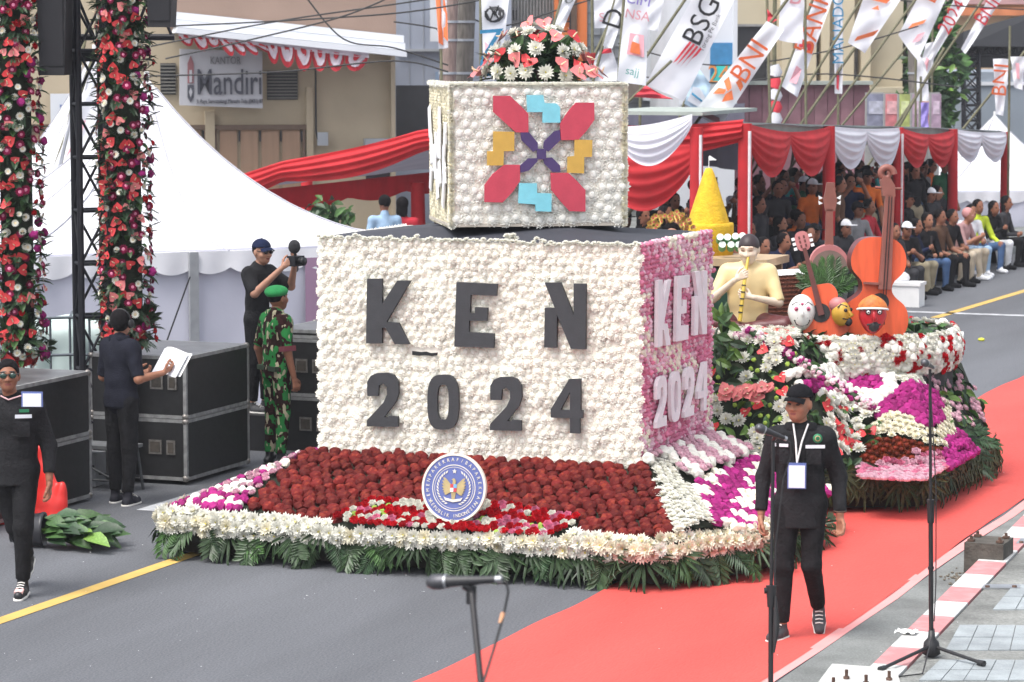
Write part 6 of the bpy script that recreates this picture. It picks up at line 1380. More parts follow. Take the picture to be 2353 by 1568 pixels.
# bunting below the awning
bl=thing('bunting','red and white scalloped bunting hanging under the white awning of the tan building','bunting',tuple(B.p0),B.a)
def bpt(u,v,o): x,z=B.loc(u,v); return (x,-o,z)
bred=mat('bunting_red',(.55,.03,.045),.8,.1,4); bwht=mat('bunting_white',(.68,.6,.66),.8,.2,6); 
ux_=[400,432,464,492,518,545,572,596,625,660,700,735,775,828]
for i in range(13):
    u0,u1=ux_[i],ux_[i+1]; va=78+(u0-400)*.115; vb=78+(u1-400)*.115; dp=[22,30,18,34,30,26,18,40,44,48,44,40,34][i]; sk=[8,10,4,14,14,16,20,6,4,2,0,-2,-6][i]
    for k,(sc,mt,o) in enumerate(((1,bred,1.25),(.72,bwht,1.275),(.3,bred,1.29))):
        L=[bpt(u0+(u1-u0)*(.5-.5*sc),va+(vb-va)*.5-(vb-va)*.5*sc,o)]
        for q in range(9):
            a=PI*q/8; L.append(bpt((u0+u1)/2-(u1-u0)/2*sc*math.cos(a)+sk*math.sin(a),(va+vb)/2+4+dp*sc*math.sin(a),o+.05*math.sin(a*2+i)))
        L.append(bpt(u1-(u1-u0)*(.5-.5*sc),vb,o))
        m=MB(); m.add(L,[tuple(range(len(L)))],0); m.obj('scallop',mt,bl)
    m=MB(); m.add([bpt(u0,va-9,1.26),bpt(u1,vb-9,1.26),bpt(u1,vb+5,1.27),bpt(u0,va+5,1.27)],[(0,1,2,3)]); m.obj('header_band',bwht,bl)
B2=Bld('grey_building','blue grey shop building beside the tan building',905,1175,-60,63,8,bluegrey,R(4))
B2.rect(985,1046,-60,95,.6,.25,whitew,'box_sign'); B2.rect(910,1003,196,330,.0,.06,darkin,'dark_opening'); B2.rect(912,1030,112,118,.0,.12,greyw,'ledge'); B2.rect(1000,1043,165,192,.0,.1,mat('panel_blue',(.2,.27,.38),.6),'panel')  # the opening is a flat dark sheet painting the shade of the gap
for u in(940,972,1010): B2.rect(u,u+2,-60,192,.0,.02,greyw,'panel_joint')
B2.poly([(1018,-20),(1040,-20),(1036,100),(1026,106)],.9,.03,mat('banner_orange',(.7,.24,.1),.7,.2,3),'sign_orange_mark')
B3=Bld('striped_building','pale building with vertical grey fins and an orange front behind the bouquet',1085,1345,-60,66,8,mat('wall_pale',(.46,.46,.44),.9,.08,1),R(2))
for i in range(26): B3.rect(1088+7.2*i,1091+7.2*i,-60,170 if i<24 else 60,.0,.12,mat('fin_grey',(.22,.22,.22),.8),'fin')
B3.rect(1150,1330,60,75,.0,.2,mat('rail_grey',(.25,.25,.26),.6),'rail'); B3.rect(1272,1345,-60,228,.2,.35,orangew,'orange_front'); B3.rect(1306,1322,-60,228,.56,.05,mat('seam_dark',(.1,.06,.04),.8),'seam'); B3.win(1165,1190,20,50,1,1); B3.rect(1285,1300,5,40,.56,.1,glassd,'pane')
B4=Bld('ladder_frame','dark steel ladder frame beside the orange front',1282,1300,-60,64.5,.3,orangew,0,'frame')
bpy.data.objects.remove(B4.body)
for u in(1285,1310): B4.rect(u-1.5,u+1.5,-60,205,.0,.05,darkmetal,'upright')
for v in range(-40,205,22): B4.rect(1286.5,1308.5,v,v+3,.0,.05,darkmetal,'rung')
B5=Bld('tiled_building','grey block clad building behind the hanging banners',1340,1605,-60,70,8,greyw,R(3))
for i in range(14): B5.rect(1340,1605,-50+26*i,-48.6+26*i,.0,.03,mat('joint_dark',(.2,.2,.2),.9),'wall_joint')
for i in range(9): B5.rect(1350+30*i,1351.2+30*i,-60,300,.0,.028,MATS['joint_dark'],'wall_joint')
B5.rect(1475,1560,-60,230,.3,.2,whitew,'fascia'); B5.rect(1440,1480,40,225,.2,.15,mat('column_brown',(.24,.2,.17),.9),'column')
B6=Bld('atm_building','white fronted shop with teal 24 panel and blue stripes',1560,1690,-60,62,6,whitew,R(3))
bl2=mat('stripe_blue',(.04,.2,.4),.5); B6.rect(1632,1684,98,310,.0,.04,bl2,'blue_panel'); B6.rect(1560,1690,210,240,.041,.03,whitew,'white_band'); B6.rect(1600,1690,275,278,.045,.03,whitew,'white_band'); B6.poly([(1648,148),(1632,180),(1640,240),(1676,240),(1676,148)],.06,.04,mat('panel_teal',(.04,.52,.48),.5),'teal_panel'); B6.text('24',1650,173,42,mat('panel_orange',(.66,.25,.06),.5),.85,.11)
B6.rect(1684,1690,-60,310,.0,.2,whitew,'edge_post'); B6.rect(1590,1670,192,215,.05,.06,mat('panel_grey',(.42,.45,.47),.6),'lower_panel')
B7=Bld('cream_building','cream building with tall columns and dark window behind the flags',1690,2075,-60,72,8,creamw,R(5))
B7.win(1692,1764,58,205,1,1,darkin); B7.win(1764,1784,150,250,1,1,darkin)
for u0,u1 in((1790,1812),(1842,1866),(1880,1896),(1925,1952),(1972,1990)): B7.rect(u0,u1,-60,215,.0,.5,mat('column_cream',(.56,.48,.34),.9,.08,1),'column')
for u0,u1,v0,v1 in((1868,1880,60,200),(1898,1924,100,190),(1954,1971,90,200)): B7.win(u0,u1,v0,v1,1,2,mat('window_grey',(.28,.27,.27),.5))
B7.rect(1690,2075,200,212,.0,.7,creamw,'ledge')
fe=Bld('hoarding','faded mauve hoarding wall along the roadside behind the marquee',1690,2000,194,63,.15,mat('hoarding_mauve',(.26,.13,.155),.85,.2,2),R(4),'hoarding')
for i in range(10): fe.rect(1692+30*i,1719+30*i,196,330,.0,.03+.01*(i%2),mat('hoarding_mauve%d'%(i%2),[(.27,.14,.165),(.23,.11,.135)][i%2],.85,.25,3),'panel')
fe.rect(1690,2000,186,194,-.1,.4,mat('hoarding_cap',(.3,.33,.3),.8),'cap')
for i,(u0,u1,c,lb) in enumerate(((1992,2034,(.24,.25,.34),'grey blue printed roadside board'),(2034,2064,(.6,.2,.22),'pink red printed roadside board'),(2066,2092,(.42,.48,.16),'lime green printed roadside board'),(2096,2114,(.45,.32,.42),'pale lilac printed roadside board'),(2116,2138,(.62,.24,.16),'orange printed roadside board'),(2140,2162,(.42,.3,.4),'dusty pink printed roadside board'))):
    pb_=Bld('poster_board',lb+' above the marquee roof',u0,u1,212+2*i%5,61-.3*i,.12,mat('board_back%d'%i,(.3,.3,.3),.8),R(4),'poster'); pb_.rect(u0+1,u1-1,216,330,.0,.02,mat('poster_print%d'%i,c,.6,.3,5),'print'); pb_.rect(u0+4,u1-4,232,262,.021,.01,mat('poster_motif%d'%i,tuple(min(.7,x+.2) for x in c),.6,.3,9),'motif')
B8=Bld('peach_building','peach building with orange eaves at the far right',2075,2420,-60,88,8,peach,R(2))
B8.rect(2130,2420,18,36,.0,.9,mat('roof_orange',(.5,.17,.07),.8,.15,3),'eave'); B8.rect(2075,2420,-60,10,.2,.2,mat('roof_mauve',(.36,.25,.27),.8,.15,2),'upper_wall'); B8.rect(2235,2300,172,192,.0,.5,MATS['roof_orange'],'eave')
B9=Bld('grey_hall','plain blue grey hall wall behind the dark stage canopy',2225,2440,165,80,7,mat('hall_grey',(.25,.29,.34),.85,.1,.8),R(3))
B9.rect(2225,2440,188,196,.0,.06,whitew,'band')
B10=Bld('low_wall_building','low tan wall behind the leaning poles',1980,2130,150,76,5,mat('wall_ochre',(.42,.33,.2),.9,.12,1),R(3))
bk_=Bld('backdrop_block','distant pale block closing the street behind the flags',-300,2700,-200,120,10,mat('wall_far',(.5,.49,.48),.9,.06,.4),0)
for i in range(24): bk_.win(-200+120*i,-130+120*i,-120,-20,2,2)
# stage truss with dark canopy at right
stg=thing('stage_canopy','dark stage roof on black lattice trusses at the top right corner','stage',tuple(PD(2290,300,72)*[1,1,0]))
def lattice(p,q,w,n,par,mt,name='truss'):
    p=Vector(p);q=Vector(q); d=(q-p).normalized(); a=d.cross(Vector(FW)).normalized()*w/2; b=Vector(FW)*w/2; m=MB(); cs=[a+b,a-b,-a-b,-a+b]
    for c in cs: m.tube([p+c,q+c],w*.09,6)
    for i in range(n):
        s,e=p.lerp(q,i/n),p.lerp(q,(i+1)/n)
        for k in range(4):
            m.tube([s+cs[k],e+cs[(k+1)%4]],w*.05,4); m.tube([s+cs[(k+1)%4],e+cs[k]],w*.05,4); m.tube([s+cs[k],s+cs[(k+1)%4]],w*.05,4)
    return m.obj(name,mt,par,True)
lattice(PD(2233,560,72),PD(2231,100,72),.36,13,stg,tl,'tower'); lattice(PD(2228,112,72),PD(2440,116,72),.31,8,stg,tl,'beam'); lattice(PD(2420,560,72),PD(2420,100,72),.36,13,stg,tl,'tower')
cv=mat('canopy_dark',(.016,.018,.024),.7,.1,2); m=MB(); a,b,c,d=PD(2214,72,71.6),PD(2440,10,71.6),PD(2440,108,71.5),PD(2214,106,71.5)
m.prism([a,b,c,d],tuple(FW*5.5)); m.obj('canopy',cv,stg,True)
# utility poles
wood2=mat('pole_timber_pinkish',(.23,.165,.145),.9,.3,6,.3,40,stretch=(4,4,.6)); wood3=mat('pole_timber_dark',(.14,.125,.11),.9,.3,6,.3,40,stretch=(4,4,.6))
def upole(u0,v0,u1,v1,d,r,mt,lb):
    a=PD(u0,v0,d); b=PD(u1,v1,d); a2=a+(b-a)*((0-a[2])/(b[2]-a[2])); t=thing('utility_pole',lb,'pole',tuple(a2)); top=a+(b-a)*((7.5-a[2])/(b[2]-a[2]))
    m=MB(); m.tube([a2,(a2+top)/2,top],[r*1.05,r,r*.95],14); m.obj('trunk',mt,t,True)
    for v in(50,92,168): c=a+(b-a)*((v-v0)/(v1-v0)); m=MB(); m.tube([c-np.array([0,0,.02]),c+np.array([0,0,.02])],r*1.12,14); m.obj('band',greyw,t,True)
upole(1028,190,1034,0,50,.138,wood2,'pinkish brown timber utility pole left of the bouquet'); upole(1066,190,1073,0,50.6,.15,wood3,'darker timber utility pole, right one of the pair left of the bouquet')
upole(2106,290,2100,0,66,.16,wood3,'slender utility pole among the trees at right')
# wires
for i,(pts,d,lb) in enumerate((([(330,110),(620,52),(905,10),(1180,-30)],48,'upper sagging wire before the tan building'),([(395,60),(700,45),(980,22),(1300,-40)],47,'wire crossing the white awning'),([(700,-10),(790,90),(905,110),(1030,150)],49,'loop of cable hanging right of the tan building'),([(380,135),(560,95),(780,40),(905,-10)],46,'thin pale wire over the signboard'),([(905,50),(985,62),(1008,75),(1012,140)],50,'drooping cable left of the timber poles'),([(340,175),(640,165),(905,140),(1030,165)],47,'wire at signboard height'),([(1060,30),(1150,60),(1290,20),(1480,-40)],51,'wire right of the timber poles'),([(1420,100),(1640,150),(1900,118),(2110,60)],55,'wire crossing before the cream building'),([(1420,170),(1650,190),(1900,170),(2200,200)],55,'lower wire crossing before the cream building'),([(1990,-10),(2150,10),(2353,22)],58,'wire over the right flags'))):
    P3=[PD(u,v,d) for u,v in pts]; L=[]
    for k in range(len(P3)-1):
        for t_ in np.linspace(0,1,8)[:-1 if k<len(P3)-2 else None]:
            p0,p1,p2,p3=P3[max(k-1,0)],P3[k],P3[k+1],P3[min(k+2,len(P3)-1)]; L.append(.5*((2*p1)+(-p0+p2)*t_+(2*p0-5*p1+4*p2-p3)*t_*t_+(-p0+3*p1-3*p2+p3)*t_**3))
    m=MB(); m.tube(L,.014,5); m.obj('wire',cableg,None,False,label='black '+lb,cat='wire')
# trees
def tree(u,vb,vt,wq,d,label,dens=900):
    b=PD(u,vb,d); top=PD(u,vt,d); t=thing('tree',label,'tree',(b[0],b[1],0)); r=wq*d/F/2; zc=(top[2]+b[2])/2+.3; hz=(top[2]-b[2])/2+.8
    m=MB(); m.tube([(b[0],b[1],0),(b[0]+.1,b[1],b[2]),(b[0],b[1],top[2]-.6)],[.22,.15,.05],8)
    for i in range(9): a=rng.random()*6.3; z=b[2]-.5+rng.random()*hz; m.tube([(b[0],b[1],z),(b[0]+r*.7*math.cos(a),b[1]+r*.7*math.sin(a),z+.8)],[.07,.02],5)
    m.obj('trunk',wood3,t,True); it=[]
    cl=[(rng.gauss(0,.45),rng.gauss(0,.45),rng.uniform(-.9,.9),rng.uniform(.25,.5)) for _ in range(26)]
    for i in range(dens):
        x,y,z,s=C(cl); v=Vector((rng.gauss(0,1),rng.gauss(0,1),rng.gauss(0,1))).normalized()*s*rng.random()**.4
        p=Vector((b[0]+(x+v.x)*r,b[1]+(y+v.y)*r,zc+(z+v.z)*hz)); it.append((C(LEAF[:2] if rng.random()<.85 else LEAF),place(p,(rng.gauss(0,1),rng.gauss(0,1),rng.gauss(.6,1)),rng.uniform(.2,.42),rng.random()*6)))
    o=joined(t,'crown',it); del o['kind']
tree(2152,290,150,84,70,'dense dark green tree behind the right flags, nearest the stage truss',1500); tree(2090,230,110,80,74,'dark green tree behind the leaning white flags',1100); tree(2125,300,235,70,68,'low dark green tree above the white marquee swag',800); tree(2000,175,30,70,90,'distant tree between cream and peach buildings',600)
# ================================================================ flags on bamboo poles
bam=mat('bamboo',(.13,.125,.07),.6,.25,12); flagw=mat('flag_white',(.74,.75,.79),.8,.03,3,trans=.25); flo=mat('flag_orange',(.72,.17,.055),.75); flk=mat('flag_black',(.03,.03,.035),.75); flr=mat('flag_red',(.6,.04,.06),.75); flp=mat('flag_pink',(.7,.35,.4),.75); flbl=mat('flag_blue',(.05,.3,.5),.75); flv=mat('flag_violet',(.3,.24,.6),.75); fll=mat('flag_pale_blue',(.45,.6,.72),.75)
def flag(label,q,d,pole=None,mt=None,prints=(),wav=.06,name='flag',poler=.024,cat='flag'):
    """q: four frame corners of the cloth (bottom-left, bottom-right, top-right, top-left) measured at depth d"""
    A,Bq,Cq,D=[np.array(PD(u,v,d)) for u,v in q]
    base=None
    if pole is None: pole=(q[0],q[3])
    a,b=[np.array(PD(u,v,d+.06)) for u,v in pole]; a0=a+(b-a)*((0-a[2])/(b[2]-a[2])); 
    if np.linalg.norm(a0-a)>9: a0=np.array([a[0]-.4,a[1],0])
    t=thing(name,label,cat,tuple(a0),0,'banner flags on bamboo poles')
    b2=b+(b-a)/np.linalg.norm(b-a)*.5
    m=MB(); m.tube([a0,a,b,b2] if np.linalg.norm(a0-a)>.3 else [a0,b,b2],poler,7); m.obj('pole',bam,t,True)
    n=np.cross(Bq-A,D-A); n/=np.linalg.norm(n); n=n if n@FW<0 else -n
    def srf(s,tt,o=0.): 
        p=(A*(1-s)+Bq*s)*(1-tt)+(D*(1-s)+Cq*s)*tt; return p+n*(wav*s*math.sin(5*tt+4*s+q[0][0])+.3*wav*math.sin(11*tt-6*s)+o)
    m=MB(); m.grid(lambda s,tt:tuple(srf(s,tt)),14,26); m.obj('cloth',mt or flagw,t,True)
    oo=.014
    for pr_ in prints:
        kind=pr_[0]
        if kind=='text':    # text,s,t,height,mat,rotation,condense
            _,txt,s,tt,h,pm,ro,cd=pr_; me=text_mesh(txt,h,.002,cd); me.materials.clear(); me.materials.append(pm)
            c=srf(s,tt,.02); xd=Cq-Bq if ro=='along' else Bq-A; X=Vector(xd/np.linalg.norm(xd)); Z=Vector(n); Y=Z.cross(X)
            if ro=='across' : pass
            V_=[]
            for v in me.vertices:
                w=np.array(Vector(c)+X*v.co.x+Y*v.co.y); V_.append(w)
            # follow the cloth: keep proud of it
            for v,w in zip(me.vertices,V_): v.co=Vector(w+n*(.03+oo))
            me.update(); link('print',me,t,True)
        else:
            _,pts,pm=pr_; oo+=.02; L=[srf(s,tt,oo) for s,tt in pts]; m=MB(); m.add(L,[tuple(range(len(L)))]); m.obj('print',pm,t,True)
    return t
def ring_pts(s,t,rs,rt,n=14,a0=0,a1=2*PI): return [(s+rs*math.cos(a0+(a1-a0)*i/(n-1)),t+rt*math.sin(a0+(a1-a0)*i/(n-1))) for i in range(n)]
# BSG banner
flag('wide white leaning banner printed BSG with red wave mark, right of the ivory cube',[(1482,195),(1572,232),(1702,-30),(1640,-95)],47,pole=((1395,262),(1642,-100)),prints=[('text','BSG',.5,.6,.46,flk,'along',1.),('text','Torang Pe Bank',.82,.56,.1,flk,'along',1.)]+[('poly',[(.34+.1*k,.22+.0*k),(.40+.1*k,.25+.02*k),(.48+.1*k,.36),(.52+.1*k,.42),(.46+.1*k,.42),(.42+.1*k,.36)],flr) for k in range(4)])
flag('red triangular pennant below the BSG banner',[(1455,222),(1548,229),(1512,212),(1484,196)],46.8,pole=((1452,226),(1490,190)),mt=flr)
flag('pale transparent bottle print banner beside the BSG banner',[(1572,238),(1616,262),(1634,195),(1600,150)],48,mt=fll,prints=[('poly',[(.1,.1),(.9,.12),(.85,.5),(.5,.62),(.15,.5)],flagw),('poly',[(.2,.3),(.8,.3),(.8,.36),(.2,.36)],flbl)])
# BNI banner
flag('wide white leaning banner printed BNI in orange over the red marquee',[(1594,258),(1652,296),(1802,68),(1762,48)],44,pole=((1592,292),(1775,45)),prints=[('text','BNI',.52,.62,.42,flo,'along',1.),('poly',[(.12,.22),(.45,.27),(.42,.31),(.15,.29)],flo),('poly',[(.55,.2),(.85,.27),(.6,.33),(.5,.27)],flo),('poly',[(.15,.36),(.5,.3),(.55,.34),(.2,.42)],flo),('poly',[(.55,.4),(.9,.36),(.88,.41),(.6,.45)],flo),('poly',[(.1,.0),(.95,.03),(.8,.07),(.2,.05)],flp)])
# others
bz_=[('poly',ring_pts(.5,.72,.4,.09),flk),('poly',ring_pts(.5,.72,.3,.07),flagw),('text','V',.5,.745,.24,flk,'across',1.1),('text','W',.5,.69,.26,flk,'across',1.1)]
flag('white banner with black round car emblem and blue Z left of the bouquet',[(1112,185),(1150,182),(1172,-25),(1105,-25)],46,pole=((1106,300),(1104,-40)),prints=bz_+[('text','Z',.45,.38,.62,flbl,'across',1.),('text','O',.45,.14,.5,flbl,'across',1.),('poly',[(.1,.42),(.28,.38),(.12,.3)],flp)])
flag('orange and white narrow banner left of the timber poles',[(1008,112),(1030,110),(1026,-20),(1000,-20)],48.5,pole=((1015,220),(1012,-30)),mt=flagw,prints=[('poly',[(.05,.1),(.5,.05),(.45,.98),(0,.98)],flo),('poly',[(.55,.2),(1,.1),(1,.6),(.7,.98)],flo)])
flag('white and blue banner strip between the timber poles',[(1042,125),(1058,122),(1058,-20),(1040,-20)],52,prints=[('poly',[(.05,.6),(.95,.65),(.95,.75),(.05,.72)],flbl),('poly',[(.05,.2),(.95,.2),(.95,.28),(.05,.27)],flbl)])
flag('narrow white leaning flag right of the bouquet with grey emblem',[(1266,88),(1284,92),(1332,-25),(1300,-25)],46,pole=((1262,98),(1298,-30)),prints=[('poly',ring_pts(.5,.8,.35,.09),mat('flag_grey',(.2,.22,.22),.8)),('poly',ring_pts(.55,.78,.2,.05),flagw)])
flag('white banner panel with pink stripe above the cube corner',[(1366,65),(1420,62),(1428,-25),(1364,-25)],48,pole=((1362,180),(1360,-40)),prints=[('poly',[(.75,.2),(.95,.25),(1,1),(.85,1)],flo),('text','S',.3,.25,.2,flp,'across',1.)])
flag('twisted white flag with black letter D and red tie',[(1337,185),(1432,188),(1405,110),(1385,105)],45.5,pole=((1334,195),(1425,0)),prints=[('poly',[(.1,.75),(.9,.85),(.9,.98),(.2,.9)],flr)])
flag('upper half of the twisted white flag',[(1385,105),(1407,112),(1450,-20),(1420,-20)],45.4,pole=((1384,108),(1420,-25)),prints=[('text','D',.35,.5,.42,flk,'along',1.)])
flag('vertical white banner with violet lettering and food picture',[(1418,186),(1484,198),(1492,-25),(1440,-25)],45,pole=((1414,290),(1436,-40)),prints=[('text','CIM',.55,.88,.22,flv,'across',1.),('text','NSA',.55,.72,.2,flp,'across',1.),('poly',[(.25,.3),(.9,.29),(.85,.52),(.3,.53)],flp),('poly',[(.35,.32),(.75,.31),(.7,.42),(.4,.44)],flo),('text','sajj',.5,.12,.17,mat('flag_teal',(.1,.4,.35),.75),'across',1.)])
flag('white flag with orange corner left of the BSG banner',[(1478,65),(1512,72),(1530,-25),(1480,-25)],47.5,pole=((1474,78),(1476,-40)),prints=[('poly',[(.3,.75),(.9,.85),(.8,1),(.3,1)],flo)])
flag('large white flag with faint red print above the BNI banner',[(1788,92),(1842,102),(1852,-25),(1795,-25)],52,pole=((1852,290),(1850,-40)),prints=[('text','B',.6,.85,.4,flp,'across',1.)],mt=flagw)
flag('slender white leaning flag printed in red, left of the cream columns',[(1796,198),(1832,224),(1912,0),(1880,-25)],53,pole=((1760,290),(1882,-40)),prints=[('text','BANK',.45,.72,.5,flo,'along',.9),('poly',[(.1,.42),(.9,.45),(.9,.53),(.1,.5)],flr),('poly',[(.3,.08),(.7,.1),(.7,.25),(.35,.25)],flp)])
flag('vertical blue lettered white banner before the cream columns',[(1918,215),(1936,215),(1936,-25),(1916,-25)],56,pole=((1926,290),(1926,-40)),prints=[('text','MANADO',.5,.62,.3,flbl,'along',1.),('poly',[(.2,.05),(.5,.03),(.6,.2),(.3,.22)],flr)])
flag('wide white leaning flag with orange swoosh, centre of the flag row',[(1948,98),(1988,122),(2085,-25),(2000,-50)],54,pole=((1790,300),(2010,-50)),prints=[('poly',[(.25,.06),(.9,.26),(.95,.36),(.3,.14)],flo),('poly',[(.2,.7),(.7,.72),(.75,.8),(.3,.8)],flo),('poly',[(.35,.58),(.6,.6),(.5,.66)],flo)])
flag('white leaning flag with orange streak right of the centre flag',[(2064,80),(2108,140),(2182,-20),(2130,-45)],57,pole=((1880,300),(2140,-50)),prints=[('poly',[(.2,.2),(.6,.42),(.65,.5),(.25,.3)],flo),('poly',[(.55,.1),(.75,.2),(.8,.35),(.6,.25)],flp),('text','B',.4,.8,.42,flo,'along',1.)])
flag('long thin white pennant with red letters, third from the right edge',[(2130,132),(2142,142),(2240,-20),(2205,-30)],60,pole=((1925,300),(2205,-40)),prints=[('text','2024',.5,.6,.4,flr,'along',.9)])
flag('long thin white pennant with red letters near the stage canopy',[(2208,112),(2218,124),(2318,-25),(2285,-30)],59.2,pole=((2050,300),(2285,-40)),prints=[('text','BNI 4',.5,.72,.4,flr,'along',.9)])
flag('small white flag below the third pennant',[(2112,160),(2140,178),(2150,95),(2128,100)],61,pole=((2140,290),(2143,60)),prints=[('poly',[(.3,.1),(.6,.1),(.6,.5),(.3,.5)],flp)])
flag('white kite shaped flag hanging among the right poles',[(2106,232),(2136,232),(2128,150),(2108,120)],58.5,pole=((2104,300),(2104,60)))
flag('violet vertical banner above the marquee roof',[(2116,300),(2134,300),(2134,235),(2116,235)],58,mt=flv)
flag('hanging white flag with orange print under the stage beam',[(2288,262),(2306,266),(2318,135),(2282,135)],57,pole=((2318,300),(2320,120)),prints=[('text','BNI',.5,.62,.4,flo,'along',1.)])
flag('rightmost white flag under the stage beam',[(2330,200),(2350,208),(2356,130),(2322,130)],57,pole=((2240,262),(2345,130)),prints=[('poly',[(.3,.3),(.6,.3),(.6,.8),(.3,.8)],flp)])
flag('red pennant tip above the BNI banner',[(1764,58),(1786,46),(1778,38),(1763,20)],49,mt=flr)
for i,(u0,v0,u1,v1,d) in enumerate(((1830,300,2000,60,56),(2060,300,2170,110,57))):
    a,b=PD(u0,v0,d),PD(u1,v1,d); a0=np.array([a[0]-.3,a[1],0]); t=thing('bamboo_pole','bare leaning bamboo flag pole among the banners','pole',tuple(a0),0,'bare bamboo poles'); m=MB(); m.tube([a0,a,b],.03,6); m.obj('pole',bam,t,True)
sp=thing('striped_pole','pole wrapped in a red and white spiral behind the marquee','pole',tuple(PD(1778,300,57)*[1,1,0])); m=MB(); a=PD(1778,290,57); m.tube([(a[0],a[1],0),(a[0],a[1],6)],.04,7); m.obj('pole',bam,sp,True)
for i in range(5):
    v=285-27*i; p=PD(1779,v,56.9); q=PD(1779,v-27,56.9); m=MB(); m.tube([p,p*.6+q*.4+RT*.04,q],[.11,.125,.1],8); m.obj('wrap',flr if i%2 else flagw,sp,True)
fb=PD(118,400,40); flag('white banner with salmon stripe hanging beside the left flower column',[(118,440),(128,440),(190,150),(186,150)],38.5,pole=((112,520),(186,140)),prints=[])
ot=flag('white sail banner with salmon stripe behind the truss',[(100,440),(230,500),(232,170),(190,215)],39,pole=((96,470),(190,200)),prints=[('poly',[(.12,.05),(.3,.05),(.5,.7),(.38,.7)],flp)])
# ================================================================ crowd
def crowd_mesh(kind,seed):
    r=random.Random(seed)
    if kind=='sit': pel=(0,.0,.42); ch=(0,-.06,.78); nk=(0,-.08,.94); hd=(0,-.12,1.09+r.uniform(-.02,.02)); kn=[(.13,-.42,.46),(-.13,-.42,.46)]; an=[(.13,-.4,.08),(-.14,-.38,.08)]; el=[(.25,-.14,.58),(-.25,-.14,.58)]; wr_=[(.1,-.32,.58),(-.1,-.32,.57)]
    if kind=='sitphone': pel=(0,.0,.42); ch=(0,-.08,.78); nk=(0,-.1,.93); hd=(0,-.17,1.06); kn=[(.12,-.42,.46),(-.16,-.4,.46)]; an=[(.16,-.36,.08),(-.14,-.44,.08)]; el=[(.25,-.2,.6),(-.25,-.2,.6)]; wr_=[(.06,-.38,.72),(-.06,-.38,.72)]
    if kind=='sitwide': pel=(0,.0,.42); ch=(0,.0,.8); nk=(0,.0,.97); hd=(0,-.03,1.12); kn=[(.2,-.4,.47),(-.2,-.4,.47)]; an=[(.14,-.44,.08),(-.18,-.34,.08)]; el=[(.27,-.1,.6),(-.27,-.1,.6)]; wr_=[(.19,-.36,.52),(-.19,-.36,.52)]
    if kind=='stand': pel=(0,0,.9); ch=(0,0,1.24); nk=(0,.01,1.42); hd=(0,-.02,1.56); kn=[(.1,-.01,.5),(-.1,-.01,.5)]; an=[(.1,.02,.08),(-.1,.02,.08)]; el=[(.25,.02,1.08),(-.25,.02,1.08)]; wr_=[(.22,-.12,.86),(-.22,-.12,.88)]
    if kind=='film': pel=(0,0,.9); ch=(0,0,1.24); nk=(0,.01,1.42); hd=(0,-.02,1.56); kn=[(.1,-.01,.5),(-.1,-.01,.5)]; an=[(.1,.02,.08),(-.1,.02,.08)]; el=[(.25,-.2,1.3),(-.27,-.16,1.28)]; wr_=[(.07,-.32,1.55),(-.08,-.32,1.56)]
    if kind=='fold': pel=(0,0,.9); ch=(0,0,1.24); nk=(0,.01,1.42); hd=(.02,-.02,1.56); kn=[(.1,-.01,.5),(-.1,-.01,.5)]; an=[(.1,.02,.08),(-.1,.02,.08)]; el=[(.25,-.06,1.06),(-.25,-.06,1.06)]; wr_=[(-.1,-.2,1.1),(.1,-.2,1.08)]
    A=np.array; pel=A(pel,float);ch=A(ch,float);nk=A(nk,float);hd=A(hd,float); w=pel+(ch-pel)*.45; sh=[ch+A((.18,0,.1)),ch+A((-.18,0,.1))]
    L=[Cp(pel+A((-.07,0,0)),pel+A((.07,0,0)),.12,sy=.85,tag=2),Cp(pel+A((0,0,.04)),w,.13,.13,sy=.75,tag=1),Cp(w,ch,.13,.145,sy=.7,tag=1),Cp(sh[0],sh[1],.065,tag=1,k=.05),Cp(ch,nk,.09,.06,tag=1),Cp(nk-A((0,0,.03)),hd-A((0,-.01,.07)),.05,tag=0),
       El(hd+A((0,.01,.03)),(.078,.095,.1),tag=0),El(hd+A((0,-.02,-.04)),(.058,.068,.07),tag=0),Cp(hd+A((0,-.09,.01)),hd+A((0,-.105,-.02)),.012,.014,tag=0,k=.015),El(hd+A((0,.028,.05)),(.09,.1,.098),tag=4,k=.006)]
    if seed%3==2: L.append(El(hd+A((0,.05,-.06)),(.085,.06,.13),tag=4,k=.02))
    for i in(0,1):
        L+=[Cp(sh[i],el[i],.06,.05,tag=1),Cp(el[i],wr_[i],.042,.032,tag=0 if seed%2 else 1),El(A(wr_[i])+ (A(wr_[i])-A(el[i]))*.25,(.035,.035,.045),tag=0),Cp(pel+A((.085 if i==0 else -.085,0,-.02)),kn[i],.092,.068,tag=2),Cp(kn[i],an[i],.066,.048,tag=2),Cp(A(an[i])+A((0,.03,-.035)),A(an[i])+A((0,-.15,-.045)),.045,.04,tag=3)]
    v,f,t=surf(L,.018,.025); fc=v[f].mean(1)-hd; t=t.copy(); t[(np.abs(np.abs(fc[:,0])-.034)<.013)&(np.abs(fc[:,2]-.018)<.009)&(fc[:,1]<-.055)]=4; o=sobj([(v,f,t)],'body',[SK1,navy,blackjean,shoeb,hairm],None); me=o.data; bpy.data.objects.remove(o); return me
CM={(k,s):crowd_mesh(k,s) for k in('sit','sitphone','sitwide','stand','film','fold') for s in((1,2,3) if k in('sit','stand') else (1,2))}
def cloth(n,c): return mat('cloth_'+n,c,.9,.14,9,.2,50,spec=.15)
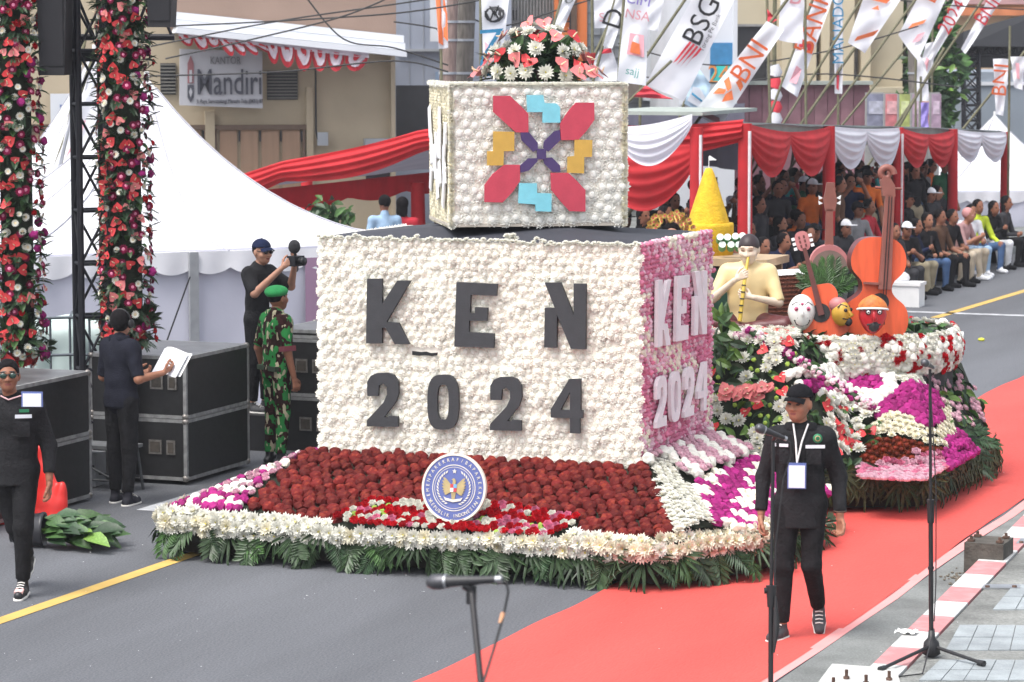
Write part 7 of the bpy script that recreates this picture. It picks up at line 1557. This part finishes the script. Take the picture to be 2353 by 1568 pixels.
CL=dict(black=(.012,.012,.014),navy=(.015,.02,.05),charcoal=(.04,.04,.045),white=(.7,.71,.74),orange=(.68,.16,.03),teal=(.05,.36,.38),red=(.42,.03,.045),pink=(.55,.27,.27),yellowgreen=(.45,.55,.04),khaki=(.3,.26,.18),beige=(.42,.36,.28),denim=(.06,.11,.22),lightblue=(.28,.4,.55),brown=(.1,.055,.035),grey=(.25,.25,.26),green=(.02,.1,.05),floral=(.4,.24,.24))
CL={k:cloth(k,c) for k,c in CL.items()}
def person(key,x,y,z,rz,top,bot,label,group,shoe='black',hair=None,extra=None,sk=None):
    me=CM[key]; t=thing('person',label,'person',(x,y,z),rz,group); o=link('body',me,t)
    for i,mt in enumerate((sk or C((SK1,SK2_,SK2_)),CL[top],CL[bot],CL[shoe],CL[hair] if hair else hairm)):
        s=o.material_slots[i]; s.link='OBJECT'; s.material=mt
    hd={'sit':(0,-.12,1.09),'sitphone':(0,-.17,1.06),'sitwide':(0,-.03,1.12)}.get(key[0],(0,-.02,1.56))
    if extra=='cap' or extra=='whitecap':
        m=MB(); m.grid(lambda a,b:(hd[0]+.09*math.cos(2*PI*a)*math.sin(b*PI/2),hd[1]+.01+.108*math.sin(2*PI*a)*math.sin(b*PI/2),hd[2]+.05+.095*math.cos(b*PI/2)),14,5); m.box((hd[0],hd[1]-.14,hd[2]+.055),(.13,.1,.012)); m.obj('cap',CL['white'] if extra=='whitecap' else CL['black'],t)
    if extra=='phone':
        dz=.85 if key[0]=='sitphone' else 1.66; m=MB(); m.box((0,-.42 if key[0]=='sitphone' else -.36,dz),(.075,.012,.15)); m.obj('phone',black,t)
    return t
pave=MB(); pave.prism([(-11.75,36,0),(-40,36,0),(-40,75,0),(-11.75,75,0)],(0,0,.13)); pave.obj('far_pavement',conc,kind='structure')
FR=[('sit',1,'charcoal','charcoal','seated spectator in charcoal, leftmost of the front row behind the white box',None),('sitphone',1,'black','charcoal','seated spectator in black jacket and white cap looking at a phone','whitecap'),('sitphone',2,'navy','khaki','seated spectator in navy top and khaki trousers bending to a phone','phone'),('sit',2,'black','denim','seated spectator in black top and blue jeans, middle of the front row',None),('sitwide',1,'brown','black','seated spectator in dark brown shirt and black trousers',None),('sit',3,'black','beige','seated spectator in black shirt with pale beige trousers',None),('sitphone',1,'floral','beige','seated woman in floral dress and pink headscarf','scarf'),('sit',1,'white','lightblue','seated spectator in white shirt and light blue jeans',None),('sitwide',2,'yellowgreen','denim','seated spectator in bright yellow green shirt and blue jeans',None),('sitphone',2,'black','white','seated spectator in black with white trousers at the right edge','phone'),('sit',2,'charcoal','black','seated spectator in dark clothes at the far right frame edge',None)]
for i,(k,s,tp,bt,lb,ex) in enumerate(FR):
    y=44.9+.78*i; person((k,s),-11.45+rng.gauss(0,.05),y,.0 if 1 else .13,R(62+rng.gauss(0,12)),tp,bt,lb,'seated spectators in the front row',shoe=('white' if i in(7,8,6) else 'black'),hair='pink' if ex=='scarf' else None,extra=ex)
bn=thing('low_bench','long low dark bench under the front row of spectators','bench',(-11.6,49,0)); m=MB(); m.box((-11.6,49,.3),(.3,9.5,.06)); m.obj('seat',black,bn,True)
for i in range(7): m=MB(); m.box((-11.6,44.6+1.45*i,.135),(.26,.06,.27)); m.obj('leg',black,bn,True)
t=thing('cooler_box','white polystyrene cooler box on the road beside the seated front row','box',(-10.95,44.4,0)); m=MB(); m.box((-10.98,44.25,.16),(.5,.36,.32)); m.obj('box',white,t,True); m=MB(); m.box((-10.98,44.25,.345),(.54,.4,.05)); m.obj('lid',white,t,True); m=MB(); m.ball((-11.1,44.35,.42),(.16,.13,.1),8,6); m.obj('plastic_bag',mat('bag_white',(.7,.7,.72),.4),t,True)
r2=[('orange','orange shirted spectator behind the front row, under the right swags'),('teal','teal shirted spectator behind the front row at right'),('white','white shirted spectator standing behind the yellow green shirt'),('grey','grey shirted spectator sitting behind the khaki trousers')]
tops=['black','black','navy','charcoal','black','brown','navy','charcoal','green','grey']
def lab(tp,act): return '%s spectator in %s under the marquee'%(act,{}.get(tp,tp))
ACT={'sit':'seated','sitphone':'seated','sitwide':'seated','stand':'standing','film':'filming','fold':'arms folded'}
spots=[]
for i in range(10): spots.append((-12.35+rng.gauss(0,.12),45.3+.8*i,'sitwide' if i%3 else 'stand',.2,1))
for i in range(12): spots.append((-12.75+rng.gauss(0,.1),44.6+.8*i,C(('sitwide','stand','film')),.15,1))
for i in range(11): spots.append((-13.2+rng.gauss(0,.15),44.8+.85*i,C(('stand','film','fold')),.13,1))
for i in range(11): spots.append((-14.2+rng.gauss(0,.2),44.9+.9*i,C(('stand','film')),.13,1))
for row,(x,n,y0,dy,ks) in enumerate(((-11.9,7,38.6,.86,('sit','sitphone')),(-12.75,8,38.6,.82,('sit','stand','sitwide')),(-13.6,10,38.9,.75,('sit','sitwide','sitphone','film')),(-14.5,10,39.2,.75,('sit','sitwide','fold')),(-15.4,8,39.8,.9,('sit','sitwide')))):
    for i in range(n): k_=C(ks); spots.append((x+rng.gauss(0,.12),y0+dy*i+rng.gauss(0,.12),k_,.13 if k_ not in('film','fold','stand') else .0,0))
seen={}
for (x,y,k,z,rt_) in spots:
    s=C([q for q in CM if q[0]==k]); tp=C(tops) if rng.random()<(.86 if not rt_ else .66) else C(('orange','teal','white','red','charcoal','orange'))
    bt=C(('black','charcoal','denim','khaki','navy')); ex=C((None,None,None,'cap','whitecap')) if k!='film' else 'phone'
    person(s,x,y,z,R(60+rng.gauss(0,22)),tp,bt,lab(tp+' top and '+bt+' trousers',ACT[k])+('' if not ex else {'cap':', in a black cap','whitecap':', in a white cap','phone':', holding a phone'}[ex]),'spectators in the shaded crowd',extra=ex)
p_=PD(884,520,43); person(('stand',1),p_[0],p_[1],.1,R(215),'lightblue','navy','spectator in light blue shirt seen between the cube and the red drape','spectators behind the float')
p_=PD(925,516,43.4); person(('stand',2),p_[0],p_[1],.05,R(190),'red','black','spectator in red and dark scarf beside the light blue shirt','spectators behind the float')
pt=thing('potted_shrub','dark green leafy shrub under the red drape left of the cube','plant',tuple(PD(752,520,44)*[1,1,0])); it=[]
for i in range(160): it.append((C(LEAF[:2]),place(PD(752+rng.gauss(0,22),515+rng.gauss(0,22),44+rng.gauss(0,.3)),(rng.gauss(0,1),-1,rng.gauss(.3,1)),.22,rng.random()*6)))
o=joined(pt,'crown',it); del o['kind']; m=MB(); b0=PD(752,520,44); m.tube([(b0[0],b0[1],0),(b0[0],b0[1],1.4)],.04,6); m.obj('trunk',wood3,pt,True)
# ================================================================ microphones in front
micb=mat('mic_body',(.025,.025,.028),.4,.1,20); grl=mat('mic_grille',(.1,.1,.11),.45,.4,300,metal=.7); cab=mat('mic_cable',(.02,.02,.022),.5)
def mic(t,base,dirv,L,par):
    d=Vector(dirv).normalized(); b=Vector(base)
    m=MB(); m.tube([b,b+d*L*.3,b+d*L*.66,b+d*L*.72],[.011,.014,.019,.021],12); m.obj('body',micb,par,True)
    m=MB(); m.tube([b+d*L*.72,b+d*L*.75],[.0245,.0245],12); m.obj('ring',steel,par,True)
    m=MB(); m.tube([b+d*L*.75,b+d*L*.83,b+d*L*.93,b+d*L*.99,b+d*L],[.023,.026,.025,.016,.004],12); m.obj('grille',grl,par,True)
    m=MB(); m.tube([b-d*L*.02,b+d*L*.06],[.0125,.0125],10); m.obj('collar_ring',steel,par,True)
# centre
b=PD(1083,1352,9.6); g=(b[0]+.03,b[1],0.); ms=thing('microphone_stand','black microphone stand with horizontal microphone in the centre foreground','microphone stand',(g[0],g[1],0))
bt_=PD(1108,1600,9.45); 
m=MB(); low=b+(bt_-b)*(b[2]/(b[2]-bt_[2])); m.tube([low,bt_],.014,8); m.obj('lower_tube',black,ms,True); m=MB(); m.tube([bt_,b],.0105,8); m.obj('upper_tube',mat('stand_black',(.018,.016,.018),.35),ms,True); m=MB(); m.tube([b-np.array([0,0,.05]),b+np.array([0,0,.01])],.017,10); m.obj('clip_neck',black,ms,True)
m=MB(); m.tube([bt_-np.array([0,0,.09]),bt_+np.array([0,0,.01])],.019,10); m.obj('clutch',gp,ms,True)
m=MB(); m.lathe([(0,.03),(.03,.03),(.15,.01),(.15,0),(0,0)],20,c=(low[0],low[1],0)); m.obj('round_base',black,ms,True)
A0=PD(1150,1331,9.55); A1=PD(982,1338,9.65); mic(ms,A0,A1-A0,float(np.linalg.norm(A1-A0)),ms)
m=MB(); m.tube([b,(A0+A1)/2-np.array([0,0,.012])],.016,8); m.obj('clip',black,ms,True)
cb=[A0,PD(1163,1335,9.55),PD(1168,1360,9.55),PD(1158,1410,9.55),PD(1135,1490,9.5),PD(1110,1570,9.45),PD(1112,1640,9.4)]; m=MB(); m.tube(cb,.0045,6); m.obj('cable',cab,ms,True); m=MB(); m.tube([PD(1156,1408,9.55),PD(1150,1432,9.54)],.0075,8); m.obj('cable_tie',mat('tie_orange',(.6,.3,.16),.5),ms,True)
# middle
D_=16.3; top=PD(1777,1010,D_); f_=PD(1772,1568,D_); gr=top+(f_-top)*(top[2]/(top[2]-f_[2])); m2=thing('microphone_stand','black straight microphone stand in front of the walking man','microphone stand',(gr[0],gr[1],0))
j1=PD(1772,1360,D_); m=MB(); m.tube([j1,top],.0105,8); m.obj('upper_tube',black,m2,True); m=MB(); m.tube([gr,j1],.015,8); m.obj('lower_tube',black,m2,True)
m=MB(); m.tube([PD(1772,1345,D_),PD(1772,1395,D_)],[.03,.022],10); m.obj('clutch',black,m2,True); m=MB(); m.tube([PD(1756,1357,D_),PD(1772,1357,D_)],[.018,.014],8); m.obj('clutch_knob',black,m2,True)
m=MB(); m.tube([PD(1782,1370,D_-.02),PD(1784,1440,D_-.02),PD(1778,1500,D_-.02)],[.006,.02,.006],8); m.obj('cable_coil',cab,m2,True); m=MB(); m.lathe([(0,.03),(.03,.03),(.15,.01),(.15,0),(0,0)],20,c=(gr[0],gr[1],0)); m.obj('round_base',black,m2,True)
A0=PD(1806,1008,D_-.05); A1=PD(1737,981,D_-.12); mic(m2,A0,A1-A0,float(np.linalg.norm(A1-A0)),m2); m=MB(); m.tube([top,(A0*.7+A1*.3)],.013,8); m.obj('clip',black,m2,True); m=MB(); m.tube([A0,PD(1816,1018,D_-.05),PD(1818,1045,D_-.03),PD(1800,1100,D_-.02),PD(1782,1250,D_-.015),PD(1780,1360,D_-.02)],.004,6); m.obj('cable',cab,m2,True)
# right tripod
g=P(2140,1508,z=.118); DG=float((g-EYE)@FW); tp3=np.array([g[0],g[1],0])+np.array([0,0,0]); m3=thing('microphone_stand','tall tripod microphone stand on the pavement at right','microphone stand',tuple(g))
zt=float(P(2137,838,y=g[1])[2]); xt=float(P(2137,838,y=g[1])[0])
def sp3(f): return (g[0]+(xt-g[0])*f,g[1],g[2]+(zt-g[2])*f)
m=MB(); m.tube([sp3(.06),sp3(.52)],.0155,8); m.obj('lower_tube',black,m3,True); m=MB(); m.tube([sp3(.52),sp3(.985)],.010,8); m.obj('upper_tube',black,m3,True); m=MB(); m.tube([sp3(.46),sp3(.54)],[.022,.024],10); m.obj('clutch',black,m3,True); m=MB(); m.tube([sp3(.30),sp3(.31)],.02,8); m.obj('collar',black,m3,True)
m=MB(); m.lathe([(.03,.0),(.06,.02),(.05,.09),(.025,.12),(.02,.17),(0,.17)],12,c=(g[0],g[1],g[2]+.0)); m.obj('hub',black,m3,True)
for (u,v) in((2022,1543),(2262,1530),(2150,1480)):
    e=P(u,v,z=.125); m=MB(); m.tube([(g[0],g[1],g[2]+.07),e+np.array([0,0,.012])],.012,8); l=m.obj('leg',black,m3,True); m=MB(); dd=Vector(e-g).normalized(); m.tube([Vector(e)-dd*.05+Vector((0,0,.014)),Vector(e)+Vector((0,0,.014))],.02,8); m.obj('rubber_foot',black,l,True)
A0=np.array(sp3(.985)); mic(m3,A0+np.array([0,.09,-.0]),(-.02,-.17,.05),.19,m3)
m=MB(); m.tube([sp3(.95),(g[0]+.02,g[1]-.02,1.2),(g[0]+.03,g[1]-.03,.6),(g[0]+.02,g[1]-.02,.35)],.004,5); m.obj('cable',cab,m3,True)
m=MB(); m.tube([(g[0]+.02,g[1]-.02,.3),P(2120,1548,z=.12),P(2060,1555,z=.12),P(2000,1552,z=.12),P(1940,1560,z=.12)],.005,5); m.obj('cable',cab,m3,True)
m=MB(); m.box((0,0,.03),(2,2,.01)); 
pm_=MB(); pm_.add([(-1,0,0),(0,-.5,.3),(1,0,0),(0,.5,.3)],[(0,1,2,3)]); pm_=pm_.mesh('petal',[white]); it=[]
for i in range(80):
    u,v=(rng.uniform(0,1100),rng.uniform(1230,1560)) if i%3 else (rng.uniform(980,2350),rng.uniform(760,1540)); q=P(u,v,z=.012); it.append((pm_,place((q[0],q[1],.014 if q[0]<-4.7 else .125),(rng.gauss(0,.2),rng.gauss(0,.2),1),rng.uniform(.004,.009),rng.random()*6)))
joined(None,'petal_litter',it)
# ================================================================ thin humid haze
hz=bpy.data.materials.new('haze_air'); hz.use_nodes=True; t_=hz.node_tree; t_.nodes.clear()
pv_=t_.nodes.new('ShaderNodeVolumePrincipled'); pv_.inputs['Density'].default_value=.0006; pv_.inputs['Color'].default_value=(.93,.94,1,1); pv_.inputs['Anisotropy'].default_value=.2
ho=t_.nodes.new('ShaderNodeOutputMaterial'); t_.links.new(pv_.outputs[0],ho.inputs['Volume'])
m=MB(); m.box((-15,65,9.5),(330,190,21)); m.obj('haze',hz,kind='stuff')
